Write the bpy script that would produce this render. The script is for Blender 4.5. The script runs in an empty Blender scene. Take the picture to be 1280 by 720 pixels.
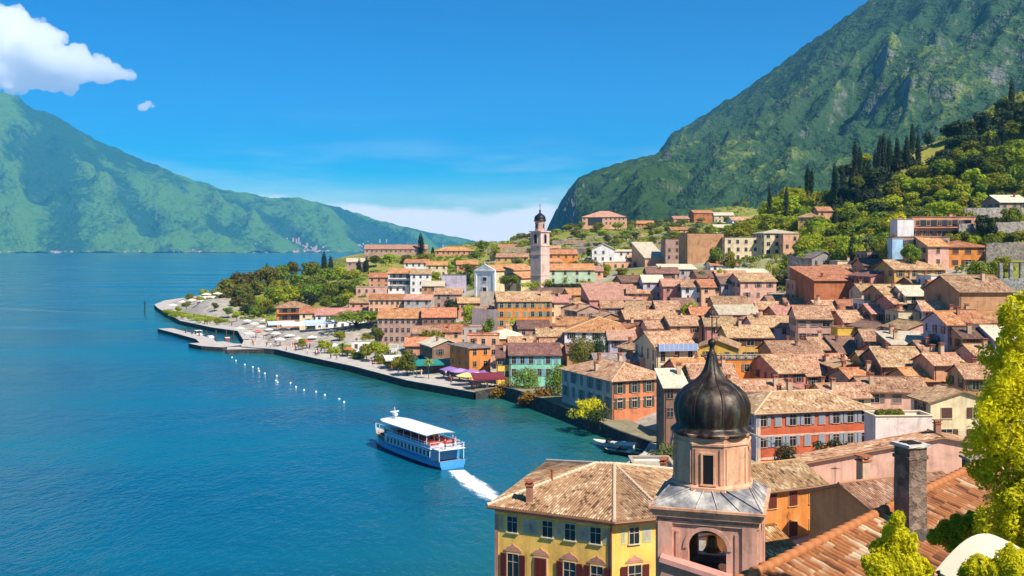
import bpy, bmesh, math, random
import numpy as np
from mathutils import Vector, Matrix

R = math.radians
# ------------------------------------------------------------------ camera, world, sun, exposure
F, CX, HY, H = 1250.0, 640.0, 310.0, 36.0          # focal length and horizon of the photograph in its pixels, eye height above the lake
scene = bpy.context.scene
cam_d = bpy.data.cameras.new("camera"); cam = bpy.data.objects.new("camera", cam_d)
scene.collection.objects.link(cam); scene.camera = cam
cam.location = (0, 0, H); cam.rotation_euler = (R(90), 0, 0)
cam_d.sensor_width = 36.0; cam_d.lens = 36.0 * F / 1280.0
cam_d.shift_y = -(360.0 - HY) / 1280.0
cam_d.clip_start = 0.5; cam_d.clip_end = 60000

SUN_EL, SUN_AZ = 47.0, 138.0                         # azimuth clockwise from the view direction (+Y)
world = bpy.data.worlds.new("World"); scene.world = world; world.use_nodes = True
wn = world.node_tree.nodes; wl = world.node_tree.links; wn.clear()
w_out = wn.new("ShaderNodeOutputWorld"); w_bg = wn.new("ShaderNodeBackground")
w_sky = wn.new("ShaderNodeTexSky"); w_sky.sky_type = 'NISHITA'; w_sky.sun_disc = False
w_sky.sun_elevation = R(SUN_EL); w_sky.sun_rotation = R(SUN_AZ)
w_sky.altitude = 300; w_sky.air_density = 1.0; w_sky.dust_density = 0.25; w_sky.ozone_density = 4.0
w_hs = wn.new("ShaderNodeHueSaturation"); w_hs.inputs['Saturation'].default_value = 1.9; w_hs.inputs['Hue'].default_value = 0.497
w_hs.inputs['Value'].default_value = 0.26
w_gm = wn.new('ShaderNodeGamma'); w_gm.inputs[1].default_value = 1.55
wl.new(w_sky.outputs[0], w_gm.inputs[0]); wl.new(w_gm.outputs[0], w_hs.inputs['Color'])
# thin high cloud and the low cloud bank over the far end of the lake
w_tc = wn.new("ShaderNodeTexCoord"); w_sep = wn.new("ShaderNodeSeparateXYZ"); wl.new(w_tc.outputs['Generated'], w_sep.inputs[0])
def wnoise(scale, sx, sy, sz, det, rough):
    m = wn.new("ShaderNodeMapping"); m.inputs['Scale'].default_value = (sx, sy, sz)
    n = wn.new("ShaderNodeTexNoise"); n.inputs['Scale'].default_value = scale; n.inputs['Detail'].default_value = det; n.inputs['Roughness'].default_value = rough
    wl.new(w_tc.outputs['Generated'], m.inputs[0]); wl.new(m.outputs[0], n.inputs[0]); return n
def wmath(op, a, b=None, c=None):
    n = wn.new("ShaderNodeMath"); n.operation = op
    for i, v in enumerate((a, b, c)):
        if v is None: continue
        if isinstance(v, (int, float)): n.inputs[i].default_value = v
        else: wl.new(v, n.inputs[i])
    return n.outputs[0]
def wrange(v, a, b, c=0.0, d=1.0):
    n = wn.new("ShaderNodeMapRange"); n.interpolation_type = 'SMOOTHSTEP'
    wl.new(v, n.inputs[0])
    for i, x in enumerate((a, b, c, d)): n.inputs[i + 1].default_value = x
    return n.outputs[0]
n1 = wnoise(7.0, 1, 1, 3.0, 6, 0.55)
edge = wmath('ADD', w_sep.outputs[2], wmath('MULTIPLY', wmath('SUBTRACT', n1.outputs[0], 0.5), -0.075))
bank = wrange(edge, 0.047, 0.034)
n2 = wnoise(4.0, 1, 1, 7.0, 5, 0.6)
wisp = wmath('MULTIPLY', wrange(n2.outputs[0], 0.42, 0.75), wrange(w_sep.outputs[2], 0.15, 0.03))
cl = wmath('MAXIMUM', wmath('MULTIPLY', bank, 0.92), wmath('MULTIPLY', wisp, 0.38))
w_mix = wn.new("ShaderNodeMixRGB"); w_mix.inputs[2].default_value = (8.5, 8.4, 8.4, 1)
wl.new(cl, w_mix.inputs[0]); wl.new(w_hs.outputs[0], w_mix.inputs[1])
wl.new(w_mix.outputs[0], w_bg.inputs[0]); w_bg.inputs[1].default_value = 0.10
wl.new(w_bg.outputs[0], w_out.inputs[0])

sun_d = bpy.data.lights.new("sun", 'SUN'); sun_d.energy = 4.9; sun_d.angle = R(0.53); sun_d.color = (1.0, 0.93, 0.82)
sun = bpy.data.objects.new("sun", sun_d); scene.collection.objects.link(sun)
_s = Vector((math.sin(R(SUN_AZ)) * math.cos(R(SUN_EL)), math.cos(R(SUN_AZ)) * math.cos(R(SUN_EL)), math.sin(R(SUN_EL))))
sun.rotation_euler = _s.to_track_quat('Z', 'Y').to_euler(); sun.location = (300, -50, 500)

vs = scene.view_settings
vs.view_transform = 'Standard'; vs.look = 'None'; vs.gamma = 1.0; vs.use_curve_mapping = False
vs.exposure = 0.8
scene.cycles.max_bounces = 44; scene.cycles.diffuse_bounces = 3; scene.cycles.glossy_bounces = 3
scene.cycles.transparent_max_bounces = 44; scene.cycles.volume_bounces = 40
scene.cycles.use_adaptive_sampling = True

# ------------------------------------------------------------------ helpers
COL = scene.collection
rng = random.Random(7)
def W(px, py, Z): return Vector(((px - CX) / F * Z, Z, H - (py - HY) / F * Z))
def G(px, py, z=0.0):
    Z = (H - z) * F / (py - HY); return Vector(((px - CX) / F * Z, Z, z))
def lin(h):
    c = [int(h[i:i + 2], 16) / 255 for i in (0, 2, 4)]
    return tuple((x / 12.92 if x <= .04045 else ((x + .055) / 1.055) ** 2.4) for x in c)
def tag(o, label=None, cat=None, group=None, kind=None):
    if label: o['label'] = label
    if cat: o['category'] = cat
    if group: o['group'] = group
    if kind: o['kind'] = kind
    return o
def empty(name, loc, rz=0.0):
    o = bpy.data.objects.new(name, None); COL.objects.link(o); o.location = loc; o.rotation_euler = (0, 0, rz); o.empty_display_size = 0.5; return o
def link(name, mesh, parent=None, loc=(0, 0, 0), rz=0.0):
    o = bpy.data.objects.new(name, mesh); COL.objects.link(o); o.parent = parent; o.location = loc; o.rotation_euler = (0, 0, rz); return o

class MB:
    """collects faces, then links them as one mesh object"""
    def __init__(s): s.v = []; s.f = []; s.m = []; s.uv = []
    def face(s, pts, mi=0, uv=None):
        b = len(s.v); s.v += [tuple(p) for p in pts]; s.f.append(tuple(range(b, b + len(pts)))); s.m.append(mi)
        s.uv += uv if uv else [(0, 0)] * len(pts)
    def idx(s, verts, faces, mi=0, uvs=None):
        b = len(s.v); s.v += [tuple(p) for p in verts]
        for f in faces:
            s.f.append(tuple(b + i for i in f)); s.m.append(mi)
            s.uv += [uvs[i] for i in f] if uvs else [(0, 0)] * len(f)
    def box(s, c, sz, mi=0, rz=0.0, M=None):
        x, y, z = (k / 2 for k in sz); cr, sr = math.cos(rz), math.sin(rz)
        vv = []
        for dz in (-z, z):
            for dx, dy in ((-x, -y), (x, -y), (x, y), (-x, y)):
                p = Vector((c[0] + dx * cr - dy * sr, c[1] + dx * sr + dy * cr, c[2] + dz))
                vv.append(M @ p if M else p)
        s.idx(vv, [(3, 2, 1, 0), (4, 5, 6, 7), (0, 1, 5, 4), (1, 2, 6, 5), (2, 3, 7, 6), (3, 0, 4, 7)], mi)
    def tube(s, p0, p1, r0, r1=None, n=8, mi=0, caps=True):
        r1 = r0 if r1 is None else r1; p0 = Vector(p0); p1 = Vector(p1); d = (p1 - p0)
        if d.length < 1e-6: return
        d.normalize(); a = d.orthogonal().normalized(); b = d.cross(a)
        vv = []
        for p, r in ((p0, r0), (p1, r1)):
            for i in range(n):
                t = 2 * math.pi * i / n; vv.append(p + a * (r * math.cos(t)) + b * (r * math.sin(t)))
        ff = [(i, (i + 1) % n, n + (i + 1) % n, n + i) for i in range(n)]
        if caps: ff += [tuple(range(n - 1, -1, -1)), tuple(range(n, 2 * n))]
        s.idx(vv, ff, mi)
    def lathe(s, prof, c=(0, 0, 0), n=16, mi=0, rf=None, ph=0.0, cap=False):
        vv = []
        for r, z in prof:
            for i in range(n):
                t = 2 * math.pi * i / n + ph; k = rf(t) if rf else 1.0
                vv.append((c[0] + r * k * math.cos(t), c[1] + r * k * math.sin(t), c[2] + z))
        ff = [(j * n + i, j * n + (i + 1) % n, (j + 1) * n + (i + 1) % n, (j + 1) * n + i) for j in range(len(prof) - 1) for i in range(n)]
        if cap: ff += [tuple(range(n - 1, -1, -1)), tuple((len(prof) - 1) * n + i for i in range(n))]
        s.idx(vv, ff, mi)
    def prism(s, poly, z0, z1, mi=0, mtop=None):
        n = len(poly); vv = [(p[0], p[1], z0) for p in poly] + [(p[0], p[1], z1) for p in poly]
        s.idx(vv, [(i, (i + 1) % n, n + (i + 1) % n, n + i) for i in range(n)], mi)
        s.face([(p[0], p[1], z1) for p in poly], mi if mtop is None else mtop, [(p[0], p[1]) for p in poly])
        s.face([(p[0], p[1], z0) for p in reversed(poly)], mi)
    def mesh(s, name, mats, smooth=False):
        me = bpy.data.meshes.new(name); me.from_pydata(s.v, [], s.f)
        for m in (mats if isinstance(mats, (list, tuple)) else [mats]): me.materials.append(m)
        me.polygons.foreach_set('material_index', s.m)
        ul = me.uv_layers.new(name="UVMap"); ul.data.foreach_set('uv', np.array(s.uv, dtype=np.float32).ravel())
        if smooth: me.polygons.foreach_set('use_smooth', [True] * len(me.polygons))
        me.update(); return me
    def build(s, name, mats, parent=None, loc=(0, 0, 0), rz=0.0, smooth=False):
        return link(name, s.mesh(name, mats, smooth), parent, loc, rz)

# ------------------------------------------------------------------ materials
_mc = {}
class NT:
    def __init__(s, name):
        s.mat = bpy.data.materials.new(name); s.mat.use_nodes = True; s.t = s.mat.node_tree; s.n = s.t.nodes; s.l = s.t.links
        s.p = s.n['Principled BSDF']; s.out = s.n['Material Output']
    def node(s, typ, **kw):
        n = s.n.new(typ)
        for k, v in kw.items():
            if hasattr(n, k): setattr(n, k, v)
            else: s.set(n, k, v)
        return n
    def set(s, n, k, v):
        i = n.inputs[k.replace('_', ' ')] if isinstance(k, str) else n.inputs[k]
        if isinstance(v, bpy.types.NodeSocket): s.l.new(v, i)
        else: i.default_value = v
    def coord(s, kind='Object', scale=(1, 1, 1)):
        tc = s.n.new("ShaderNodeTexCoord"); m = s.n.new("ShaderNodeMapping"); m.inputs['Scale'].default_value = scale
        s.l.new(tc.outputs[kind], m.inputs[0]); return m.outputs[0]
    def noise(s, vec, scale, detail=4, rough=.55, dist=0.0):
        n = s.n.new("ShaderNodeTexNoise"); s.l.new(vec, n.inputs['Vector']); n.inputs['Scale'].default_value = scale
        n.inputs['Detail'].default_value = detail; n.inputs['Roughness'].default_value = rough; n.inputs['Distortion'].default_value = dist; return n.outputs['Fac']
    def ramp(s, fac, stops):
        r = s.n.new("ShaderNodeValToRGB"); s.l.new(fac, r.inputs[0]); e = r.color_ramp.elements
        while len(e) < len(stops): e.new(0.5)
        for i, (p, c) in enumerate(stops): e[i].position = p; e[i].color = (*c, 1) if len(c) == 3 else c
        return r.outputs[0]
    def mix(s, fac, a, b, mode='MIX'):
        m = s.n.new("ShaderNodeMixRGB"); m.blend_type = mode
        for i, v in ((0, fac), (1, a), (2, b)):
            if isinstance(v, bpy.types.NodeSocket): s.l.new(v, m.inputs[i])
            elif isinstance(v, tuple): m.inputs[i].default_value = (*v, 1) if len(v) == 3 else v
            else: m.inputs[i].default_value = v
        return m.outputs[0]
    def math(s, op, a, b=None):
        m = s.n.new("ShaderNodeMath"); m.operation = op
        for i, v in ((0, a), (1, b)):
            if v is None: continue
            if isinstance(v, bpy.types.NodeSocket): s.l.new(v, m.inputs[i])
            else: m.inputs[i].default_value = v
        return m.outputs[0]
    def bump(s, h, strength=.5, dist=.1):
        b = s.n.new("ShaderNodeBump"); b.inputs['Strength'].default_value = strength; b.inputs['Distance'].default_value = dist
        s.l.new(h, b.inputs['Height']); s.l.new(b.outputs[0], s.p.inputs['Normal']); return b
    def base(s, c): s.set(s.p, 'Base Color', c if isinstance(c, bpy.types.NodeSocket) else (*c, 1))

def sc(c, k): return tuple(min(1, x * k) for x in c)
def plaster(hexc, worn=0.0):
    if ('pl', hexc, worn) in _mc: return _mc['pl', hexc, worn]
    t = NT("plaster_" + hexc); c = lin(hexc); v = t.coord('Object')
    oi = t.n.new("ShaderNodeObjectInfo")
    off = t.node("ShaderNodeVectorMath", operation='ADD'); t.l.new(v, off.inputs[0])
    cm = t.n.new("ShaderNodeCombineXYZ"); r = t.math('MULTIPLY', oi.outputs['Random'], 90.0)
    for i in range(3): t.l.new(r, cm.inputs[i])
    t.l.new(cm.outputs[0], off.inputs[1]); v = off.outputs[0]
    big = t.noise(v, .35, 5, .65, .6)
    mp = t.n.new("ShaderNodeMapping"); mp.inputs['Scale'].default_value = (1.6, 1.6, .16); t.l.new(v, mp.inputs[0])
    streak = t.noise(mp.outputs[0], 1.0, 4, .6)
    fine = t.noise(v, 6, 4, .6)
    g = (c[0] + c[1] + c[2]) / 3
    dirt = tuple(.62 * x + .05 * g for x in c); pale = tuple(min(.9, x * 1.08 + .05) for x in c)
    a = t.ramp(big, [(.3, dirt), (.5, c), (.75, pale)])
    b = t.ramp(streak, [(.32, (.62, .6, .58)), (.55, (1, 1, 1))])
    m = t.mix(.55 + worn * .4, a, b, 'MULTIPLY')
    if worn:
        pt = t.noise(v, 1.3, 7, .75, .8); m = t.mix(t.math('MULTIPLY', t.ramp(pt, [(.55, (0, 0, 0)), (.62, (1, 1, 1))]), worn * .7), m, tuple(.5 * x + .22 for x in c))
        p3 = t.noise(v, .7, 6, .7, 1.2); m = t.mix(t.math('MULTIPLY', t.ramp(p3, [(.54, (0, 0, 0)), (.66, (1, 1, 1))]), worn * .55), m, (.16, .12, .10))
    m = t.mix(.35, m, t.ramp(fine, [(.3, (.7, .7, .7)), (.7, (1, 1, 1))]), 'MULTIPLY')
    t.base(m); t.p.inputs['Roughness'].default_value = .9; t.bump(fine, .25, .03)
    _mc['pl', hexc, worn] = t.mat; return t.mat
def flat_mat(hexc, rough=.7, metal=0.0, var=.25, scale=3.0, spec=.4):
    k = ('fl', hexc, rough, metal)
    if k in _mc: return _mc[k]
    t = NT("paint_" + hexc); c = lin(hexc); v = t.coord('Object')
    n = t.noise(v, scale, 4, .6)
    t.base(t.mix(1.0, c, t.ramp(n, [(.3, (1 - var,) * 3), (.7, (1, 1, 1))]), 'MULTIPLY'))
    t.p.inputs['Roughness'].default_value = rough; t.p.inputs['Metallic'].default_value = metal
    t.p.inputs['Specular IOR Level'].default_value = spec
    _mc[k] = t.mat; return t.mat
ROOFS = {   # dark, mid, light tile colours
    'tan': ('5e3a28', 'b68660', 'e2c09c'), 'orange': ('74402a', 'bc764c', 'dca87c'), 'pink': ('8a5a4a', 'b8806a', 'd2a890'),
    'brown': ('553a2e', '80574a', 'a17a62'), 'grey': ('6a5c56', '8d7c74', 'b0a096'), 'pale': ('b09a80', 'd6c2a4', 'e8dac2'),
    'fore': ('6e3d22', 'b8703f', 'e6c8a0')}
def rooftile(kind):
    if ('rf', kind) in _mc: return _mc['rf', kind]
    t = NT("roof_tiles_" + kind); d, m, l = (lin(x) for x in ROOFS[kind])
    tc = t.n.new("ShaderNodeTexCoord"); uv = tc.outputs['UV']; oi = t.n.new("ShaderNodeObjectInfo")
    sep = t.n.new("ShaderNodeSeparateXYZ"); t.l.new(uv, sep.inputs[0])
    fu = t.math('FLOOR', t.math('DIVIDE', sep.outputs[0], .22)); fv = t.math('FLOOR', t.math('DIVIDE', sep.outputs[1], .42))
    cm = t.n.new("ShaderNodeCombineXYZ"); t.l.new(fu, cm.inputs[0]); t.l.new(fv, cm.inputs[1]); t.l.new(oi.outputs['Random'], cm.inputs[2])
    wh = t.n.new("ShaderNodeTexWhiteNoise"); t.l.new(cm.outputs[0], wh.inputs[0])
    of = t.node("ShaderNodeVectorMath", operation='ADD'); t.l.new(uv, of.inputs[0]); c2 = t.n.new("ShaderNodeCombineXYZ")
    r = t.math('MULTIPLY', oi.outputs['Random'], 70.0); t.l.new(r, c2.inputs[0]); t.l.new(r, c2.inputs[1]); t.l.new(c2.outputs[0], of.inputs[1])
    p = t.noise(of.outputs[0], .45, 6, .7, .5)
    mp = t.n.new("ShaderNodeMapping"); mp.inputs['Scale'].default_value = (1.0, .35, 1); t.l.new(of.outputs[0], mp.inputs[0])
    p2 = t.noise(mp.outputs[0], 2.2, 3, .6)
    f = t.math('ADD', t.math('MULTIPLY', p, .62), t.math('ADD', t.math('MULTIPLY', wh.outputs[0], .26), t.math('MULTIPLY', p2, .36)))
    col = t.ramp(f, [(.44, d), (.56, m), (.66, m), (.80, l)])
    hv = t.node("ShaderNodeHueSaturation"); t.l.new(col, hv.inputs['Color'])
    t.l.new(t.math('ADD', t.math('MULTIPLY', oi.outputs['Random'], .40), .70), hv.inputs['Value'])
    wn_ = t.n.new('ShaderNodeTexWhiteNoise'); wn_.noise_dimensions = '1D'; t.l.new(t.math('MULTIPLY', oi.outputs['Random'], 37.0), wn_.inputs['W']); t.l.new(t.math('ADD', t.math('MULTIPLY', wn_.outputs[0], .024), .493), hv.inputs['Hue'])
    t.base(hv.outputs[0]); t.p.inputs['Roughness'].default_value = .85
    s = t.math('ABSOLUTE', t.math('SINE', t.math('MULTIPLY', sep.outputs[0], math.pi / .22)))
    fr = t.math('FRACT', t.math('DIVIDE', sep.outputs[1], .42))
    t.bump(t.math('ADD', s, t.math('MULTIPLY', fr, -.5)), .9, .05)
    _mc['rf', kind] = t.mat; return t.mat
def stone(hexc='8e867c', name='stone', scale=1.2, dark=.5):
    if ('st', hexc, scale) in _mc: return _mc['st', hexc, scale]
    t = NT(name + "_" + hexc); c = lin(hexc); v = t.coord('Object')
    vo = t.n.new("ShaderNodeTexVoronoi"); vo.inputs['Scale'].default_value = scale * 1.6; t.l.new(v, vo.inputs['Vector'])
    n = t.noise(v, scale * .8, 6, .7); n2 = t.noise(v, scale * 6, 3, .6)
    bw = t.n.new('ShaderNodeRGBToBW'); t.l.new(vo.outputs['Color'], bw.inputs[0])
    col = t.mix(.6, t.ramp(n, [(.3, sc(c, dark)), (.55, c), (.8, sc(c, 1.35))]), bw.outputs[0], 'SOFT_LIGHT')
    hs = t.node("ShaderNodeHueSaturation", Saturation=.75); t.l.new(col, hs.inputs['Color'])
    t.base(hs.outputs[0]); t.p.inputs['Roughness'].default_value = .95
    t.bump(t.math('ADD', vo.outputs['Distance'], n2), .7, .12)
    _mc['st', hexc, scale] = t.mat; return t.mat
def leafmat(name, c, c2, transl=.35, rough=.6):
    if ('lf', name) in _mc: return _mc['lf', name]
    t = NT("leaves_" + name); v = t.coord('Object'); oi = t.n.new("ShaderNodeObjectInfo")
    n = t.noise(v, .55, 4, .65); n2 = t.noise(v, 5, 2, .5)
    col = t.ramp(t.math('ADD', t.math('MULTIPLY', n, .7), t.math('MULTIPLY', n2, .3)), [(.34, c), (.66, c2)])
    hv = t.node("ShaderNodeHueSaturation"); t.l.new(col, hv.inputs['Color'])
    t.l.new(t.math('ADD', t.math('MULTIPLY', oi.outputs['Random'], 0.0 if name == 'gold' else .7), 1.1 if name == 'gold' else .65), hv.inputs['Value'])
    t.l.new(t.math('ADD', t.math('MULTIPLY', oi.outputs['Random'], 0.0 if name == 'gold' else .05), .50 if name == 'gold' else .462), hv.inputs['Hue'])
    t.base(hv.outputs[0]); t.p.inputs['Roughness'].default_value = rough; t.p.inputs['Specular IOR Level'].default_value = .25
    tr = t.n.new("ShaderNodeBsdfTranslucent"); t.l.new(hv.outputs[0], tr.inputs[0])
    mx = t.n.new("ShaderNodeMixShader"); mx.inputs[0].default_value = transl
    t.l.new(t.p.outputs[0], mx.inputs[1]); t.l.new(tr.outputs[0], mx.inputs[2]); t.l.new(mx.outputs[0], t.out.inputs[0])
    _mc['lf', name] = t.mat; return t.mat
LF = {
    'bright': leafmat('bright', (.18, .24, .010), (.45, .48, .014), .42),
    'mid': leafmat('mid', (.085, .135, .010), (.23, .30, .014), .38),
    'dark': leafmat('dark', (.018, .034, .009), (.05, .08, .016), .2),
    'olive': leafmat('olive', (.10, .12, .035), (.21, .23, .06), .3),
    'brownish': leafmat('brownish', (.085, .082, .010), (.21, .20, .015), .33),
    'gold': leafmat('gold', (.42, .40, .008), (.86, .76, .012), .5),
    'amber': leafmat('amber', (.22, .13, .01), (.45, .30, .015), .4),
    'cypress': leafmat('cypress', (.010, .020, .008), (.022, .042, .012), .15),
}
BARK = flat_mat('5b4636', .95)
GLASS = flat_mat('232a30', .12, 0, .4, .3, .5)
FRAME = flat_mat('d8cdbc', .8)
WOOD = flat_mat('5a3d2b', .8)
METAL = flat_mat('3c4044', .45, .6)
TERRA = flat_mat('a8603c', .9)
CHIM = plaster('a8735a')

# ------------------------------------------------------------------ shoreline and terrain
SHORE = [(-14, -80), (-12, 0), (-6, 40), (-4.5, 66), (-3, 82), (2, 95), (6, 110), (8, 125), (12, 140), (16, 155), (22, 168), (24.5, 177), (19.5, 186),
         (11, 209), (3.5, 227), (0, 235), (-3, 241), (-9, 237), (-27, 258), (-46.5, 290), (-66, 317), (-80, 338), (-94, 347), (-99, 369), (-113, 412),
         (-129, 430), (-156, 470), (-202, 570), (-216, 604), (-226, 650), (-224, 730), (-192, 850), (-150, 1000), (-110, 1300), (-60, 1900)]
LAND = SHORE + [(1500, 1900), (1500, -80)]
_P = np.array(LAND, float)
def inside(x, y):
    res = np.zeros(x.shape, bool); n = len(_P)
    for i in range(n):
        x0, y0 = _P[i]; x1, y1 = _P[(i + 1) % n]
        c = ((y0 > y) != (y1 > y))
        with np.errstate(divide='ignore', invalid='ignore'):
            xi = (x1 - x0) * (y - y0) / (y1 - y0 if y1 != y0 else 1e-9) + x0
        res ^= c & (x < xi)
    return res
def shoredist(x, y):
    d = np.full(x.shape, 1e9)
    for i in range(len(SHORE) - 1):
        a = np.array(SHORE[i]); b = np.array(SHORE[i + 1]); ab = b - a
        t = np.clip(((x - a[0]) * ab[0] + (y - a[1]) * ab[1]) / (ab @ ab), 0, 1)
        d = np.minimum(d, np.hypot(x - a[0] - t * ab[0], y - a[1] - t * ab[1]))
    return d
CTRL = []       # (x, y, ground height)
def ctrl(px, py, Z, up=0.0):
    p = W(px, py, Z); CTRL.append((p.x, p.y, p.z - up))
for a in [(-2, 60, 3), (10, 62, 5), (20, 50, 12), (25, 30, 18), (20, 100, 4), (35, 100, 9), (52, 100, 15), (60, 60, 24), (0, 30, 8), (0, 5, 20), (40, 10, 26),
          (15, 120, 2.5), (20, 145, 2.5), (30, 172, 3), (24, 195, 3), (8, 235, 3), (-10, 252, 2), (-40, 300, 2), (-75, 350, 2), (-130, 460, 2), (-190, 590, 2),
          (-205, 660, 3), (-160, 560, 3), (-120, 480, 3), (-90, 420, 3), (-150, 650, 8), (-100, 560, 9), (-180, 780, 5), (90, 60, 34), (120, 120, 34), (140, 180, 36),
          (170, 240, 48), (250, 300, 84), (260, 200, 70), (300, 100, 70), (330, 450, 150), (250, 480, 118), (400, 380, 160), (300, 700, 110), (200, 900, 75)]: CTRL.append(a)
# wooded hill and olive terraces: (pixel of the ground, depth)
for a in [(930, 287, 430), (1000, 247, 450), (1080, 208, 460), (1150, 180, 465), (1220, 150, 470), (1280, 122, 475), (1360, 85, 480), (950, 302, 385), (1050, 290, 365),
          (1100, 274, 345), (1160, 258, 330), (1230, 238, 325), (1280, 222, 320), (1360, 190, 320), (1000, 275, 410), (1080, 248, 410), (1160, 222, 410), (1240, 190, 405),
          (1000, 262, 540), (1100, 215, 560), (1250, 150, 580), (640, 306, 620), (700, 299, 600), (760, 288, 680), (820, 287, 640), (880, 278, 740), (800, 302, 500), (860, 292, 520),
          (720, 312, 500), (650, 316, 520), (580, 314, 620), (520, 318, 640), (470, 326, 620), (640, 303, 800), (720, 296, 900), (820, 286, 960), (900, 276, 960), (560, 313, 900), (1000, 270, 900),
          (1215, 346, 235), (1262, 352, 238), (1240, 300, 262), (1270, 285, 285), (1120, 312, 300)]: ctrl(*a)
# ------------------------------------------------------------------ the houses: (eave pixel x, y, facade width px, distance, depth m, turn, roof, wall, tiles, storeys, label, extras)
WC = dict(cream='e2cba0', yellow='e6b844', orange='d88436', redorange='c05a30', salmon='d69870', pink='daa890', rose='c88472', mauve='b08c78', white='e6e0d8',
          grey='b3a8a2', tan='bd8a5e', brown='8c6650', ochre='d0a054', green='b4c8a4', lilac='bcaebc', terra='b86a3c', peach='dea880', stone='958c84', mint='86c8a8', cornero='d07c50', sky='a8cade', side='ccb4a6', wing='e4ccc0')
HS = []
def hs(*a, **k): HS.append((a, k))
# far slope
hs(755, 271, 54, 690, 24, -8, 'hip', 'peach', 'pink', 2, "large low hillside villa with a dark glazed front high above the olive fields", bigwin=1)
hs(880, 266, 26, 780, 12, 10, 'gf', 'terra', 'orange', 2, "distant terracotta house with orange roof at the foot of the mountain")
hs(905, 269, 24, 760, 12, -5, 'gf', 'cream', 'pale', 2, "distant cream house with pale roof at the foot of the mountain")
hs(852, 273, 20, 760, 10, 8, 'gf', 'rose', 'pink', 1, "tiny rose house beside the distant terracotta house")
hs(928, 275, 26, 690, 12, 6, 'gf', 'white', 'tan', 2, "distant white house half hidden by the edge of the wooded hill")
hs(806, 279, 20, 720, 10, -10, 'gf', 'orange', 'orange', 1, "tiny orange cottage among the olive terraces beside the glazed villa")
hs(495, 311, 78, 640, 14, 4, 'gf', 'mauve', 'pink', 1, "long low house with pinkish roof on the crest left of the black cypress")
hs(567, 313, 46, 600, 12, -5, 'hip', 'salmon', 'orange', 1, "low salmon house with orange hipped roof on the crest beyond the church", )
hs(446, 327, 24, 560, 10, 10, 'gf', 'mauve', 'pale', 1, "small pale roofed house by the water beyond the lakeside wood")
# white villa, orange houses behind the campanile, blocks at the cream hotel
hs(754, 311, 28, 480, 12, -6, 'gs', 'white', 'pale', 2, "white villa with a pointed gable front on the terraced slope", pitch=26)
hs(781, 314, 34, 484, 10, 0, 'gf', 'white', 'pale', 1, "long white wing with dark openings joined to the pointed white villa", pitch=8)
hs(774, 329, 36, 455, 8, 0, 'flat', 'peach', 'pale', 1, "low peach house right below the pointed white villa")
hs(703, 317, 38, 462, 10, 5, 'gf', 'orange', 'orange', 1, "low orange house just behind the stone campanile")
hs(640, 321, 40, 520, 10, -6, 'gf', 'ochre', 'tan', 1, "low ochre farmhouse above the long church roof")
hs(846, 300, 28, 432, 14, 0, 'flat', 'mauve', 'brown', 3, "dark mauve block with flat roof beside the blank tan block")
hs(882, 293, 46, 400, 14, 5, 'flat', 'tan', 'brown', 3, "tan block with one large blank wall and flat roof", nowin=1)
hs(933, 298, 54, 395, 14, 0, 'flat', 'cream', 'grey', 3, "cream hotel with rows of tall windows and flat grey roof below the wood", winw=1.1)
hs(976, 291, 42, 391, 14, 3, 'hip', 'cream', 'pale', 4, "taller cream hotel wing with pale hipped roof", winw=1.4, pitch=12)
hs(819, 322, 26, 440, 26, 6, 'shed', 'peach', 'pale', 1, "long pale pink sloping roof running up between olive terraces", nowin=1, pitch=15)
hs(848, 336, 44, 368, 9, 0, 'shed', 'grey', 'pale', 2, "low grey house with a long flat cream roof below the blank tan block", pitch=8)
hs(935, 343, 60, 352, 10, 0, 'shed', 'white', 'pale', 1, "long low shed with cream roof below the cream hotel", pitch=8)
hs(1012, 271, 26, 405, 10, -22, 'hip', 'ochre', 'tan', 3, "yellow hillside villa half sunk in the green wood")
hs(1032, 263, 18, 409, 8, 0, 'gf', 'salmon', 'orange', 4, "salmon tower house rising behind the yellow hillside villa")
hs(989, 294, 20, 384, 8, 0, 'flat', 'peach', 'tan', 2, "small peach house among trees beside the cream hotel wing")
# terraced hotel and villa on the right hand slope
hs(1180, 273, 76, 285, 12, -6, 'flat', 'salmon', 'tan', 2, "long salmon hotel with two rows of dark balconies above the orange villa", balc=1)
hs(1132, 276, 20, 283, 6, -2, 'flat', 'white', 'pale', 2, "white cube block closing the end of the long salmon hotel", nowin=1)
hs(1155, 298, 62, 272, 9, -6, 'flat', 'mauve', 'tan', 2, "lower mauve hotel terrace with dark balcony row", balc=1)
hs(1122, 300, 13, 270, 4, -2, 'flat', 'sky', 'pale', 1, "small pale blue block at the end of the lower hotel terrace", nowin=1)
hs(1268, 252, 36, 312, 10, 0, 'gf', 'mauve', 'pale', 1, "house with long pale roof on the highest garden terrace")
hs(1210, 308, 50, 268, 11, 5, 'hip', 'orange', 'orange', 2, "bright orange villa with hipped roof and big dark windows", winw=1.8, pitch=16)
hs(1173, 307, 27, 266, 11, 5, 'gf', 'pink', 'orange', 2, "pink house with white trim joined to the bright orange villa")
hs(1102, 316, 36, 302, 10, 0, 'flat', 'mauve', 'tan', 2, "mauve flat roofed house with a row of dark loggia openings", winw=1.9)
hs(1030, 322, 34, 332, 10, 18, 'gs', 'stone', 'grey', 2, "grey stone gabled house among terraces above the terracotta block", pitch=24)
hs(1064, 328, 34, 312, 8, 0, 'flat', 'cream', 'pale', 1, "low cream house with flat roof beside the grey stone gable")
hs(1143, 322, 38, 288, 10, 6, 'hip', 'brown', 'brown', 1, "brown pavilion with broad roof and deep dark eaves below the hotel")
hs(1150, 336, 66, 262, 10, 4, 'gf', 'ochre', 'tan', 1, "long ochre house with wide tan roof below the brown pavilion")
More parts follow.
